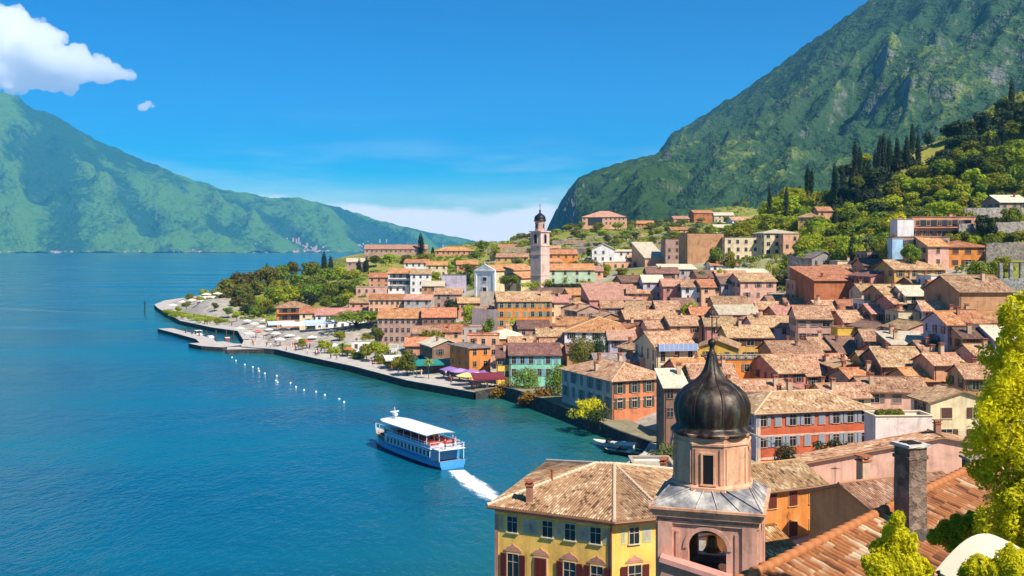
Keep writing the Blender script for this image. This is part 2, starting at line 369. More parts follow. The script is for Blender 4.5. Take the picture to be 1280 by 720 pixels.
hs(1182, 347, 36, 243, 9, 0, 'flat', 'white', 'pale', 2, "white flat roofed house with dark openings below the orange villa")
hs(1120, 366, 34, 240, 8, 6, 'gf', 'tan', 'tan', 2, "small tan house with bright roof edge near the brick red gable")
hs(1152, 369, 40, 234, 9, 0, 'gf', 'cream', 'pale', 2, "cream house with pale roof and a bright yellow front panel", panel='yellow')
hs(1200, 372, 40, 226, 9, -8, 'gf', 'peach', 'tan', 2, "peach house with tan roof tucked against the long tan building")
hs(1233, 364, 68, 214, 14, 2, 'gf', 'tan', 'tan', 2, "long tan building with a high blank wall under a wide roof", nowin=1)
hs(1050, 350, 66, 277, 16, 4, 'shed', 'terra', 'orange', 4, "tall terracotta building with a blank windowless wall", nowin=1, pitch=10)
hs(1007, 353, 26, 290, 10, 0, 'flat', 'salmon', 'tan', 3, "salmon house with a small balcony against the blank terracotta wall", balc=1)
hs(1110, 345, 46, 268, 12, 10, 'gs', 'rose', 'brown', 3, "brick red gabled house right of the blank terracotta building", pitch=15, cols=1)
# middle row under the long cream roofs
hs(817, 352, 26, 340, 9, 0, 'gf', 'lilac', 'pale', 2, "lilac house with pale roof among brown roofs beside the rose red house")
hs(842, 357, 26, 330, 9, 0, 'gf', 'rose', 'pink', 3, "rose red house with narrow windows next to the white row house")
hs(866, 358, 27, 322, 9, -8, 'gf', 'white', 'tan', 3, "white row house with tan roof above a small green garden")
hs(890, 358, 27, 319, 9, 5, 'gf', 'peach', 'orange', 3, "peach row house with orange roof between white and grey houses")
hs(914, 354, 25, 318, 9, 0, 'gf', 'grey', 'brown', 3, "grey row house with brown roof next to the pink row house")
hs(948, 351, 46, 311, 10, 6, 'gf', 'pink', 'tan', 3, "pink row house with two rows of dark windows and tan roof")
hs(980, 370, 24, 301, 8, 0, 'flat', 'white', 'pale', 1, "low white terrace house at the end of the pink row house")
hs(829, 341, 40, 352, 8, 0, 'gf', 'brown', 'brown', 2, "brown row house under the long flat cream roof")
hs(792, 352, 30, 352, 9, 10, 'gf', 'tan', 'brown', 2, "small brown roofed house above the large rose roof slope")
hs(770, 374, 66, 335, 14, 6, 'shed', 'rose', 'pink', 2, "large rose house with one wide pink roof slope", pitch=16)
hs(716, 384, 30, 325, 10, -15, 'gs', 'peach', 'tan', 3, "peach gabled house beside the orange palazzo with dormers")
hs(738, 388, 34, 314, 9, 20, 'gs', 'mauve', 'tan', 3, "mauve gabled house with pale roof edge above the white house with broad hipped roof")
hs(764, 396, 26, 302, 9, 12, 'gs', 'tan', 'tan', 2, "small tan gabled house below the wide pink roof slope")
hs(797, 386, 30, 308, 9, -10, 'gf', 'ochre', 'tan', 2, "small ochre house between tan roofs below the wide pink roof slope")
hs(815, 398, 66, 288, 9, 4, 'gf', 'brown', 'tan', 2, "long low brown house with tan roof and dark eaves")
hs(746, 414, 80, 268, 15, -8, 'hip', 'white', 'orange', 2, "white house with a broad orange hipped roof behind two dark trees")
hs(778, 424, 34, 254, 8, 0, 'gf', 'lilac', 'pink', 2, "pale lilac house with pink roof right behind the dark trees")
hs(826, 410, 32, 264, 8, 6, 'gf', 'pink', 'tan', 2, "small pink house with tan roof above the cream house")
hs(806, 436, 32, 240, 8, 20, 'gs', 'tan', 'tan', 2, "tan gabled house between the dark trees and the cream house")
hs(772, 453, 54, 222, 7, 5, 'gf', 'mauve', 'grey', 1, "low mauve house under a long grey roof behind the corner palazzo")
hs(813, 450, 26, 221, 7, 0, 'flat', 'pink', 'pale', 2, "pink house with white trimmed flat terrace beside the cream house")
hs(846, 435, 52, 214, 13, 10, 'gf', 'cream', 'tan', 3, "cream house with tall grey windows and a blue glazed strip under its roof", winh=2.3, strip=1)
hs(897, 434, 46, 222, 12, -15, 'gs', 'yellow', 'tan', 3, "bright yellow house with big gable behind the dome's spire", cols=2)
hs(915, 380, 44, 300, 9, 0, 'gf', 'tan', 'tan', 2, "tan house with low tan roof below the peach row house")
hs(880, 393, 30, 285, 8, 0, 'gf', 'brown', 'orange', 2, "dark house under the brightest orange roof in the town's middle")
hs(924, 392, 50, 276, 9, 4, 'gf', 'peach', 'pale', 2, "peach house with broad pale roof and ivy on its wall")
hs(950, 400, 26, 266, 10, 0, 'gs', 'pink', 'tan', 2, "small pink gabled house with dark eaves beside the pale roof")
hs(972, 408, 60, 255, 10, 0, 'gf', 'lilac', 'tan', 2, "lilac house with low tan roof and chimneys next to the square windowed pink house", chim=3)
hs(1018, 398, 42, 240, 12, -8, 'gf', 'pink', 'tan', 3, "pink house with three columns of square dark windows", winw=1.7, winh=1.4, cols=3)
hs(938, 421, 56, 235, 10, 0, 'gf', 'ochre', 'tan', 2, "ochre house with tan roof and two large dark windows", winw=1.7, cols=3)
hs(858, 406, 40, 262, 9, 5, 'gf', 'salmon', 'tan', 2, "salmon house with tan roof just above the blue glazed strip")
hs(934, 452, 92, 206, 9, 2, 'flat', 'orange', 'grey', 2, "orange house with a railed roof terrace of potted plants behind the spire")
hs(998, 441, 62, 214, 9, 4, 'gf', 'tan', 'tan', 2, "tan house with two chimneys behind the long peach house", chim=3)
hs(1045, 468, 76, 200, 14, 12, 'gf', 'peach', 'tan', 3, "long peach house with a row of small shuttered windows above arches", cols=5, winw=.9)
hs(990, 465, 36, 197, 12, 12, 'gf', 'rose', 'tan', 3, "rose pink house joined to the long peach house")
hs(940, 491, 96, 172, 9, 4, 'gf', 'tan', 'tan', 1, "long low house with rough tan roof right behind the dome", chim=3)
hs(958, 505, 44, 156, 7, 4, 'gf', 'brown', 'brown', 1, "low brown roofed house hugging the back of the red orange palazzo")
hs(1008, 497, 40, 166, 7, 6, 'gs', 'orange', 'tan', 1, "small orange gable peeping over the red orange palazzo roof")
hs(1018, 512, 156, 148, 11, 14, 'hip', 'redorange', 'tan', 3, "long red orange palazzo with grey blue shutters and pale string courses", cols=8, winw=1.0, winh=1.6, sh='9aa0a8', bands=1, side='lilac', shp=1)  # lavender shade of the end walls is put into their lilac colour
hs(1065, 459, 42, 196, 8, 0, 'gs', 'redorange', 'tan', 2, "red orange gabled house with a single small window", cols=1, pitch=14)
hs(1120, 489, 80, 172, 10, -4, 'gf', 'pink', 'tan', 2, "pink house with dark loggia under a wide tan roof with skylight", winw=1.6, skyl=1)
hs(1058, 412, 22, 232, 5, 0, 'flat', 'yellow', 'tan', 2, "small yellow box house squeezed between brown roofs", nowin=1)
hs(1074, 402, 36, 238, 10, 0, 'gf', 'mauve', 'tan', 2, "mauve house next to the square windowed pink house")
hs(1080, 441, 62, 217, 13, 4, 'gf', 'brown', 'brown', 1, "low house under a broad dark brown roof")
hs(1108, 410, 36, 226, 10, 12, 'gs', 'mauve', 'brown', 2, "mauve gabled house with blank wall above the broad dark brown roof", nowin=1)
hs(1095, 378, 30, 246, 8, 0, 'flat', 'white', 'pink', 2, "white house with red awning over its roof terrace")
hs(1112, 391, 44, 238, 8, 0, 'gf', 'tan', 'pink', 2, "low tan house with pinkish roof below the red awning")
hs(1138, 392, 30, 222, 8, 0, 'flat', 'cream', 'tan', 2, "narrow cream house with a bright end wall")
hs(1172, 388, 34, 218, 8, -12, 'gf', 'white', 'tan', 2, "white house with twisted tan roof above the pinkish gable")
hs(1154, 411, 44, 206, 10, 6, 'gs', 'pink', 'tan', 2, "pinkish gabled house with one dark window above the cream shed", cols=1)
hs(1142, 430, 54, 196, 7, 0, 'shed', 'brown', 'pale', 1, "low shed with a long bright cream roof", pitch=12)
hs(1146, 457, 84, 184, 12, -4, 'gf', 'brown', 'tan', 2, "house with a big square tan roof and little chimneys", chim=3)
hs(1194, 405, 20, 188, 9, 0, 'gf', 'lilac', 'orange', 5, "tall narrow lilac house with many small windows", winw=.8)
hs(1219, 403, 30, 191, 9, 0, 'gf', 'grey', 'orange', 3, "grey blue house with orange roof against the tall lilac house")
hs(1216, 421, 26, 183, 6, 0, 'gf', 'tan', 'brown', 4, "brownish house with small brown roof above the green bush")
hs(1240, 402, 34, 201, 8, 6, 'gf', 'tan', 'orange', 2, "house with sagging orange roof close to the golden tree")
hs(1258, 424, 28, 180, 9, 0, 'gf', 'lilac', 'pale', 4, "pale house with dark balconies partly behind the golden tree", balc=1)
hs(1100, 425, 36, 212, 8, -6, 'gf', 'mauve', 'tan', 2, "mauve house with narrow tan roof between brown roof and cream shed")
hs(1187, 455, 40, 176, 8, 4, 'gf', 'salmon', 'tan', 2, "salmon house with tan roof beside the bright green bush")
hs(1085, 476, 40, 184, 8, 8, 'gf', 'mauve', 'orange', 2, "mauve house with small orange roof beside the red orange gable")
# church side and the lower left of the town
hs(656, 376, 68, 340, 12, 5, 'gf', 'orange', 'tan', 3, "orange palazzo with grey green shutters and two dark roof dormers", cols=7, winw=1.1, winh=1.8, sh='7d9484', dorm=2)
hs(714, 337, 60, 400, 12, 4, 'gf', 'green', 'orange', 2, "pale green parsonage with orange roof beside the stone campanile", cols=4)
hs(560, 367, 34, 376, 10, 0, 'gf', 'mauve', 'tan', 2, "mauve house with dark shrubs on its front below the church")
hs(567, 345, 30, 432, 8, 0, 'flat', 'lilac', 'grey', 2, "pale lilac house with flat roof between trees beside the church", nowin=1)
hs(501, 341, 32, 456, 10, 0, 'gf', 'white', 'orange', 3, "white villa with orange roof and blue shaded balconies", balc=1)
hs(526, 342, 26, 453, 10, 4, 'gf', 'white', 'tan', 3, "white villa with tan roof and dark windows", )
hs(474, 346, 26, 472, 9, 0, 'gf', 'salmon', 'orange', 2, "salmon house with bright orange roof close to the lakeside wood")
hs(463, 360, 36, 446, 8, 0, 'flat', 'pink', 'pale', 2, "low pink house with flat pale roof at the edge of the lakeside wood")
hs(484, 374, 46, 402, 10, 0, 'gf', 'peach', 'orange', 2, "peach house with a row of small windows above the long mauve hotel", cols=7)
hs(522, 374, 34, 396, 9, -6, 'gf', 'grey', 'pink', 2, "grey house with patchy pink roof above the brown hotel wing")
hs(588, 378, 30, 372, 9, 8, 'gf', 'salmon', 'tan', 2, "salmon house with tan roof right under the white church front")
hs(500, 397, 56, 346, 12, 0, 'gf', 'mauve', 'orange', 3, "long mauve lakeside hotel right of the umbrella pine", cols=8)
hs(549, 396, 42, 342, 12, 4, 'gf', 'brown', 'orange', 3, "brown hotel wing with dark windows joined to the long mauve hotel", cols=5)
hs(588, 410, 36, 322, 9, 5, 'flat', 'grey', 'tan', 3, "grey house with flat roof terrace between small trees", cols=3)
hs(632, 422, 44, 290, 11, 4, 'hip', 'tan', 'pale', 2, "tan house with a bright cream hipped roof above the mint green house", nowin=1)
hs(692, 420, 42, 282, 9, 0, 'gf', 'peach', 'tan', 2, "peach house with three small attic windows", cols=3)
hs(604, 421, 40, 284, 8, 0, 'flat', 'peach', 'orange', 2, "peach house with flat orange roof behind the bright orange cube house")
hs(600, 434, 26, 262, 10, 28, 'hip', 'orange', 'grey', 3, "bright orange cube house with grey roof edge by the harbour", pitch=9, cols=2)
hs(560, 432, 38, 276, 12, 22, 'gs', 'brown', 'pale', 2, "brown house with a large pale gable roof behind the teal awning", cols=2)
hs(524, 432, 36, 292, 9, 0, 'gf', 'salmon', 'orange', 2, "salmon house with mottled roof behind the quayside trees")
hs(629, 446, 17, 251, 10, 0, 'gf', 'yellow', 'brown', 3, "narrow yellow house attached to the mint green house", cols=2)
hs(669, 443, 64, 250, 10, 2, 'gf', 'mint', 'brown', 3, "mint green lakeside house with long brown roof", cols=6, winh=1.8, sh='6f9fa8')
hs(802, 473, 76, 199, 18, 24, 'hip', 'cornero', 'tan', 2, "orange corner palazzo with a grey white lakeside front", cols=4, winh=2.1, winw=1.1, side='side', shs='8a8c94', shp=1, bandsf=1, chim=4)
hs(724, 440, 30, 262, 8, 0, 'gf', 'tan', 'brown', 2, "tan house with brown roof just left of the two dark trees")
hs(367, 384, 40, 430, 12, 14, 'hip', 'orange', 'tan', 3, "orange hotel with tan hipped roof and balconies at the edge of the lakeside wood", balc=1)
hs(392, 391, 34, 414, 10, 8, 'gf', 'cream', 'orange', 3, "cream house with orange roof next to the orange hotel")
hs(428, 393, 66, 402, 12, 6, 'gf', 'white', 'pink', 3, "long white hotel with wide pinkish roof behind the umbrella pine")
hs(485, 435, 22, 308, 5, 0, 'flat', 'white', 'pale', 1, "small white kiosk among the quayside trees")
hs(452, 428, 26, 330, 6, 0, 'flat', 'white', 'pale', 1, "low white pavilion by the umbrella pine on the quay")
# near houses below the camera
hs(845, 483, 30, 166, 6, 4, 'shed', 'brown', 'pale', 2, "brown house with pale lean-to roof left of the copper dome", cols=2)
hs(821, 592, 50, 100, 6, 0, 'flat', 'white', 'pale', 1, "low white annex between the yellow hotel and the pink tower", cols=2, chim=2)
hs(1203, 501, 82, 142, 6, 4, 'gs', 'cream', 'tan', 3, "cream gabled house with square windows near the golden tree", winw=1.6, winh=1.5, cols=2, pitch=17, shp=0)
hs(1130, 524, 72, 136, 4, 2, 'flat', 'wing', 'pale', 2, "white terrace wing with planted edge below the pink loggia house", nowin=1, plants=1)
hs(1112, 577, 206, 110, 3.4, 0, 'gs', 'pink', 'tan', 2, "long pale house with lopsided gable behind the stone chimney", pitch=10.5, peakf=.82, nowin=1)
hs(991, 607, 88, 100, 8, 24, 'gf', 'orange', 'tan', 2, "orange yellow house with dark red shutters right of the pink tower", cols=3, sh='6a2a1e', shut=1, chim=2, near=1)
hs(1058, 625, 34, 94, 3, 0, 'gf', 'cream', 'tan', 1, "little lean-to house with tiled roof beside the orange yellow house", cols=1, near=1)
hs(966, 690, 64, 80, 6, 24, 'gf', 'peach', 'fore', 1, "low shed with orange tiles and a glass skylight beside the pink tower", cols=1, near=1, skyl=1)
hs(1160, 632, 150, 72, 7, 24, 'gf', 'tan', 'tan', 1, "tan roofed house behind the big stone chimney", nowin=1, near=1)

# more houses packed between the others
for a in [
    (541, 357, 28, 402, 9, 0, 'gf', 'tan', 'pale', 2, "tan house with pale roof below the white villa with tan roof"),
    (609, 391, 30, 352, 9, 6, 'gf', 'mauve', 'tan', 2, "mauve house wedged between the tall retaining wall and the orange palazzo"),
    (690, 366, 34, 372, 9, 0, 'gf', 'tan', 'brown', 2, "tan house with brown roof just below the long dark hedge"),
    (698, 377, 28, 346, 9, -6, 'gf', 'cream', 'pink', 2, "cream house with pinkish roof at the end of the orange palazzo"),
    (728, 368, 34, 360, 9, 8, 'gf', 'ochre', 'orange', 2, "ochre house with orange roof below the parsonage hedge's end"),
    (800, 366, 32, 338, 9, -8, 'gf', 'salmon', 'tan', 2, "salmon house with tan roof at the end of the wide pink roof slope"),
    (668, 410, 40, 308, 9, 5, 'gf', 'mauve', 'brown', 2, "mauve house with brown roof right below the orange palazzo"),
    (645, 412, 26, 312, 8, 0, 'gf', 'white', 'tan', 2, "narrow white house with tan roof below the orange palazzo"),
    (714, 406, 38, 296, 9, -6, 'gf', 'peach', 'orange', 2, "peach house with orange roof above the tan house with brown roof"),
    (652, 431, 30, 270, 8, 4, 'gf', 'salmon', 'tan', 2, "salmon house with tan roof directly behind the mint green house"),
    (693, 434, 34, 268, 8, 0, 'gf', 'rose', 'tan', 2, "rose house with tan roof behind the mint house's right end"),
    (562, 414, 30, 318, 8, 0, 'gf', 'peach', 'orange', 2, "peach house with orange roof right below the brown hotel wing"),
    (534, 416, 34, 316, 8, 6, 'gf', 'cream', 'tan', 2, "cream house with tan roof below the long mauve hotel"),
    (836, 386, 30, 300, 9, 0, 'gf', 'mauve', 'tan', 2, "mauve house with tan roof right of the long low brown house"),
    (858, 381, 28, 304, 8, 8, 'gf', 'cream', 'brown', 2, "cream house with brown roof beside the brightest orange roof"),
    (795, 412, 34, 272, 9, 12, 'gs', 'peach', 'orange', 2, "peach gabled house with orange roof right of the broad hipped roof"),
    (766, 384, 28, 318, 8, 0, 'gf', 'grey', 'tan', 2, "grey house with tan roof tucked under the wide pink roof"),
    (900, 407, 36, 258, 9, -4, 'gf', 'rose', 'tan', 2, "rose house with tan roof between bright yellow house and pale roof"),
    (988, 393, 34, 270, 9, 5, 'gf', 'tan', 'pink', 2, "tan house with pink roof just above the square windowed pink house"),
    (1000, 382, 30, 282, 8, 0, 'gf', 'cream', 'tan', 2, "cream house with tan roof below the salmon balcony house"),
    (962, 386, 30, 284, 8, -8, 'gf', 'ochre', 'tan', 2, "ochre house with tan roof below the white terrace house"),
    (1042, 387, 34, 256, 9, 4, 'gf', 'salmon', 'tan', 2, "salmon house with tan roof below the blank terracotta wall"),
    (1068, 386, 32, 254, 9, -5, 'gf', 'brown', 'orange', 2, "brown house with orange roof below the blank terracotta wall's right end"),
    (1090, 364, 26, 262, 8, 0, 'gf', 'cream', 'tan', 2, "cream house with tan roof between terracotta block and red awning house"),
    (1132, 379, 30, 234, 8, 6, 'gf', 'rose', 'tan', 2, "rose house with tan roof right of the red awning house"),
    (1188, 361, 32, 232, 8, 0, 'gf', 'cream', 'orange', 2, "cream house with orange roof left of the long tan building"),
    (1160, 356, 34, 250, 8, 6, 'gf', 'brown', 'tan', 2, "brown house with tan roof right of the brick red gable"),
    (1095, 331, 30, 290, 8, 0, 'gf', 'salmon', 'brown', 2, "salmon house with brown roof below the mauve loggia house"),
    (1122, 339, 34, 276, 8, 4, 'gf', 'peach', 'tan', 2, "peach house with tan roof left of the long ochre house"),
    (1042, 436, 44, 220, 9, 4, 'gf', 'salmon', 'tan', 2, "salmon house with tan roof below the square windowed pink house"),
    (1122, 442, 40, 200, 8, 8, 'gf', 'rose', 'tan', 2, "rose house with tan roof left of the bright cream shed"),
    (1098, 454, 36, 196, 8, -4, 'gf', 'ochre', 'tan', 2, "ochre house with tan roof right of the red orange gable"),
    (1172, 441, 32, 188, 8, 0, 'gf', 'mauve', 'tan', 2, "mauve house with tan roof by the dark clipped shrub"),
    (1160, 475, 44, 176, 9, 5, 'gf', 'peach', 'orange', 2, "peach house with orange roof above the cream gabled house"),
    (1232, 443, 28, 178, 8, 0, 'gf', 'pink', 'tan', 2, "pink house with tan roof right of the bright green bush"),
    (1230, 472, 44, 164, 9, -6, 'gf', 'tan', 'tan', 2, "tan house with tan roof behind the cream gabled house"),
    (1062, 496, 56, 168, 9, 8, 'gf', 'cream', 'tan', 2, "cream house with tan roof behind the palazzo's right end"),
    (893, 472, 56, 196, 9, 0, 'gf', 'salmon', 'tan', 2, "salmon house with tan roof hidden behind the dome's shoulder"),
    (868, 464, 40, 202, 9, 6, 'gf', 'rose', 'orange', 2, "rose house with orange roof left of the dome's spire"),
    (880, 497, 60, 178, 9, 4, 'gf', 'ochre', 'tan', 2, "ochre house with tan roof directly behind the copper dome"),
    (800, 323, 30, 470, 9, 0, 'gf', 'salmon', 'tan', 1, "low salmon house right of the white wing with dark openings"),
    (916, 346, 38, 340, 9, 0, 'gf', 'mauve', 'tan', 2, "mauve house with tan roof under the long low cream shed"),
    (888, 346, 32, 342, 9, 4, 'gf', 'tan', 'brown', 2, "tan house with brown roof above the peach row house"),
    (740, 338, 28, 420, 9, 0, 'gf', 'peach', 'pink', 1, "low peach house with pink roof right of the parsonage"),
    (690, 327, 26, 432, 8, 6, 'gf', 'cream', 'orange', 1, "low cream house with orange roof squeezed between campanile and orange house"),
    (546, 331, 26, 500, 9, 4, 'gf', 'cream', 'orange', 2, "cream house with orange roof on the slope below the black cypress"),
    (452, 378, 30, 415, 9, 0, 'gf', 'salmon', 'tan', 2, "salmon house with tan roof at the inland end of the wood"),
    (520, 328, 30, 540, 9, -5, 'gf', 'white', 'orange', 2, "white house with orange roof on the crest side above the villas"),
    (584, 330, 26, 520, 9, 5, 'gf', 'tan', 'orange', 1, "low tan house with orange roof on the slope behind the church front"),
    (830, 318, 26, 455, 9, 0, 'gf', 'tan', 'tan', 2, "tan house with tan roof left of the dark mauve block"),
    (905, 331, 34, 372, 8, 4, 'gf', 'white', 'orange', 1, "low white house with orange roof at the foot of the cream hotel"),
    (720, 304, 26, 600, 9, 5, 'gf', 'ochre', 'orange', 1, "small ochre house with orange roof among terraces right of the campanile's top"),
    (792, 296, 24, 640, 9, -8, 'gf', 'cream', 'tan', 1, "small cream house with tan roof below the glazed villa's right end"),
    (690, 310, 22, 560, 8, 0, 'gf', 'salmon', 'tan', 1, "small salmon house right behind the campanile's belfry"),
    (852, 287, 26, 620, 9, 6, 'gf', 'peach', 'orange', 2, "peach house with orange roof on the slope above the dark mauve block"),
    (905, 284, 24, 600, 9, 0, 'gf', 'white', 'pale', 1, "small white house with pale roof on the slope above the blank tan block"),
    (636, 309, 28, 600, 9, -4, 'gf', 'tan', 'orange', 1, "small tan house with orange roof on the skyline left of the campanile"),
    (1044, 312, 28, 348, 8, 8, 'gf', 'peach', 'orange', 2, "peach house with orange roof among lime trees above the grey stone gable"),
    (1078, 320, 26, 326, 8, 0, 'gf', 'cream', 'tan', 2, "cream house with tan roof among trees above the low cream flat roof"),
    (1050, 339, 40, 303, 8, 0, 'gf', 'tan', 'tan', 2, "tan house with tan roof right behind the blank terracotta wall"),
    (1018, 343, 26, 304, 8, 0, 'gf', 'white', 'orange', 2, "white house with orange roof behind the salmon balcony house"),
    (975, 378, 26, 292, 8, 0, 'gf', 'grey', 'tan', 2, "grey house with tan roof below the pink row house's right end"),
]: hs(*a)

def spec(a, k):
    px, py, wpx, Z, d, rot, roof, wall, rm, st, label = a
    r = R(rot); Pf = W(px, py, Z); w = wpx * Z / F / max(.6, math.cos(r)); 
    if wpx * Z / F > 0 and Z < 130: w = wpx * Z / F / math.cos(r)
    d = d * (1.22 if roof in ('gf', 'hip', 'shed') and 178 < Z < 370 else 1.0); b = Vector((-math.sin(r), math.cos(r), 0)); c = Pf + b * (d / 2)
    return dict(Pf=Pf, w=w, d=d, r=r, c=c, ze=Pf.z, roof=roof, wall=wall, rm=rm, st=st, label=label, Z=Z, zb=Pf.z - st * 3.05 - .4, **k)
for a in [(1130, 294, 281), (1112, 295, 281), (1150, 300, 279), (1121, 311, 268), (1105, 312, 268), (1150, 314, 266)]: ctrl(*a)
SP = [spec(a, k) for a, k in HS]
for s in SP: CTRL.append((s['c'].x, s['c'].y, s['zb'])); CTRL.append((s['Pf'].x, s['Pf'].y, s['zb'] - .3))
for a in [(1200, 299, 274), (1240, 301, 272), (1280, 303, 272), (1330, 300, 274), (1220, 276, 292), (1270, 277, 292)]: ctrl(*a)

# ------------------------------------------------------------------ terrain
_C = np.array(CTRL, float); _S2 = (5 + .022 * np.abs(_C[:, 1])) ** 2
def ground(x, y):
    x = np.atleast_1d(np.asarray(x, float)); y = np.atleast_1d(np.asarray(y, float)); sh = x.shape; x = x.ravel(); y = y.ravel()
    out = np.empty(x.shape)
    for i in range(0, len(x), 4000):
        dx = x[i:i + 4000, None] - _C[None, :, 0]; dy = y[i:i + 4000, None] - _C[None, :, 1]
        w = 1.0 / (dx * dx + dy * dy + _S2[None]) ** 1.8
        out[i:i + 4000] = (w * _C[None, :, 2]).sum(1) / w.sum(1)
    ins = inside(x, y); sd = shoredist(x, y)
    k = np.clip((sd - 5) / 14, 0, 1); k = k * k * (3 - 2 * k)
    k2 = np.clip((sd - 3.0) / 2.0, 0, 1)
    h = np.maximum(out, .6) * k + (1 - k) * (1.25 * k2 - 2.0 * (1 - k2))
    h = np.where(ins, h, -2.5)
    return h.reshape(sh)
def gz(x, y): return float(ground([x], [y])[0])
def make_terrain():
    # fine near the town, coarser further off: two butted sheets
    def sheet(name, xs, ys, mat):
        X, Y = np.meshgrid(xs, ys); Z = ground(X, Y); nx, ny = len(xs), len(ys)
        v = np.stack([X.ravel(), Y.ravel(), Z.ravel()], 1)
        ii = np.arange(ny * nx).reshape(ny, nx)
        f = np.stack([ii[:-1, :-1].ravel(), ii[:-1, 1:].ravel(), ii[1:, 1:].ravel(), ii[1:, :-1].ravel()], 1)
        me = bpy.data.meshes.new(name); me.from_pydata(v.tolist(), [], f.tolist()); me.materials.append(mat)
        me.polygons.foreach_set('use_smooth', [True] * len(me.polygons))
        # how built-up the ground is: paved near houses, grass elsewhere
        hc = np.array([(s['c'].x, s['c'].y) for s in SP if s['Z'] < 500])
        d = np.full(len(v), 1e9)
        for a in range(0, len(v), 4000): d[a:a + 4000] = np.sqrt(((v[a:a + 4000, None, :2] - hc[None]) ** 2).sum(2)).min(1)
        pav = np.clip(1 - (d - 9) / 9, 0, 1)
        pav = np.maximum(pav, np.clip(1 - (shoredist(v[:, 0], v[:, 1]) - np.where(v[:, 1] > 430, 26, np.where((v[:, 1] > 285) & (v[:, 1] < 430), 48, 15))) / 8, 0, 1) * (v[:, 1] < 640))
        at = me.attributes.new('paved', 'FLOAT', 'POINT'); at.data.foreach_set('value', pav.astype(np.float32))
        o = link(name, me); tag(o, kind='structure'); return o
    t = NT("ground_earth"); v = t.coord('Object')
    at = t.n.new("ShaderNodeAttribute"); at.attribute_name = 'paved'
    n = t.noise(v, .03, 5, .6); n2 = t.noise(v, .4, 4, .65)
    mp = t.n.new("ShaderNodeMapping"); mp.inputs['Scale'].default_value = (.008, .12, .12); t.l.new(v, mp.inputs[0]); n3 = t.noise(mp.outputs[0], 1.0, 4, .6)
    grass = t.ramp(t.math('ADD', t.math('MULTIPLY', n, .45), t.math('ADD', t.math('MULTIPLY', n2, .3), t.math('MULTIPLY', n3, .25))),
                   [(.38, (.06, .08, .012)), (.46, (.15, .17, .016)), (.54, (.27, .25, .03)), (.64, (.36, .27, .10))])
    pave = t.ramp(n2, [(.3, (.22, .19, .13)), (.5, (.36, .31, .25)), (.7, (.48, .42, .35))])
    t.base(t.mix(t.math('MULTIPLY', at.outputs['Fac'], 1.0), grass, pave)); t.p.inputs['Roughness'].default_value = .95
    t.bump(n2, .6, .6)
    sheet('ground', np.concatenate([np.arange(-240, 180, 5.), np.arange(180, 520, 12.)]), np.arange(-80, 720, 5.), t.mat)
    sheet('hill_terrain', np.concatenate([np.arange(-240, 180, 10.), np.arange(180, 1300, 24.)]), np.concatenate([np.arange(715, 1300, 12.), [1300, 1320]]), t.mat)
    o2 = sheet('far_slope', np.arange(508, 1300, 24.), np.arange(-80, 740, 20.), t.mat)
make_terrain()

# lake
def make_lake():
    t = NT("lake_water"); v = t.coord('Object')
    t.p.inputs['Roughness'].default_value = .16; t.p.inputs['IOR'].default_value = 1.333; t.p.inputs['Specular IOR Level'].default_value = .32
    mp = t.n.new("ShaderNodeMapping"); mp.inputs['Scale'].default_value = (1, .55, 1); mp.inputs['Rotation'].default_value = (0, 0, R(18)); t.l.new(v, mp.inputs[0])
    a = t.noise(mp.outputs[0], .16, 4, .6); b = t.noise(mp.outputs[0], .9, 3, .6); c = t.noise(mp.outputs[0], .02, 3, .5)
    h = t.math('ADD', t.math('MULTIPLY', a, 1.0), t.math('ADD', t.math('MULTIPLY', b, .35), t.math('MULTIPLY', c, 1.0)))
    t.bump(h, .55, 1.0)
    mp2 = t.n.new("ShaderNodeMapping"); mp2.inputs['Scale'].default_value = (.0035, .02, 1); t.l.new(v, mp2.inputs[0])
    big = t.noise(mp2.outputs[0], 1.0, 4, .6)
    at = t.n.new('ShaderNodeAttribute'); at.attribute_name = 'shallow'
    sn = t.math('MULTIPLY', at.outputs['Fac'], t.math('ADD', t.math('MULTIPLY', t.noise(v, .12, 4, .65), 1.1), .25))
    t.base(t.mix(sn, t.ramp(big, [(.35, (.0, .070, .135)), (.5, (.0, .095, .165)), (.65, (.0, .130, .195))]), (.022, .13, .075)))
    t.set(t.p, 'Roughness', t.ramp(big, [(.42, (.09,) * 3), (.6, (.26,) * 3)]))
    xs = np.concatenate([[-12500, -6000, -2500, -1200, -600, -400], np.arange(-300, 60, 6.), [100, 400, 1500, 4000, 9000]]); ys = np.concatenate([[-1400, -600, -200], np.arange(-80, 760, 6.), [900, 1200, 2000, 4000, 8000, 13500]])
    X, Y = np.meshgrid(xs, ys); ny, nx = X.shape; ii = np.arange(nx * ny).reshape(ny, nx); f = np.stack([ii[:-1, :-1].ravel(), ii[:-1, 1:].ravel(), ii[1:, 1:].ravel(), ii[1:, :-1].ravel()], 1)
    me = bpy.data.meshes.new('lake_water'); me.from_pydata(np.stack([X.ravel(), Y.ravel(), 0 * X.ravel()], 1).tolist(), [], f.tolist()); me.materials.append(t.mat)
    sd = shoredist(X.ravel(), Y.ravel()); sh = np.exp(-sd / 15.0) * (Y.ravel() < 330) + np.exp(-sd / 7.0) * (Y.ravel() >= 330)
    at = me.attributes.new('shallow', 'FLOAT', 'POINT'); at.data.foreach_set('value', sh.astype(np.float32))
    tag(link('lake_water', me), kind='structure')
make_lake()

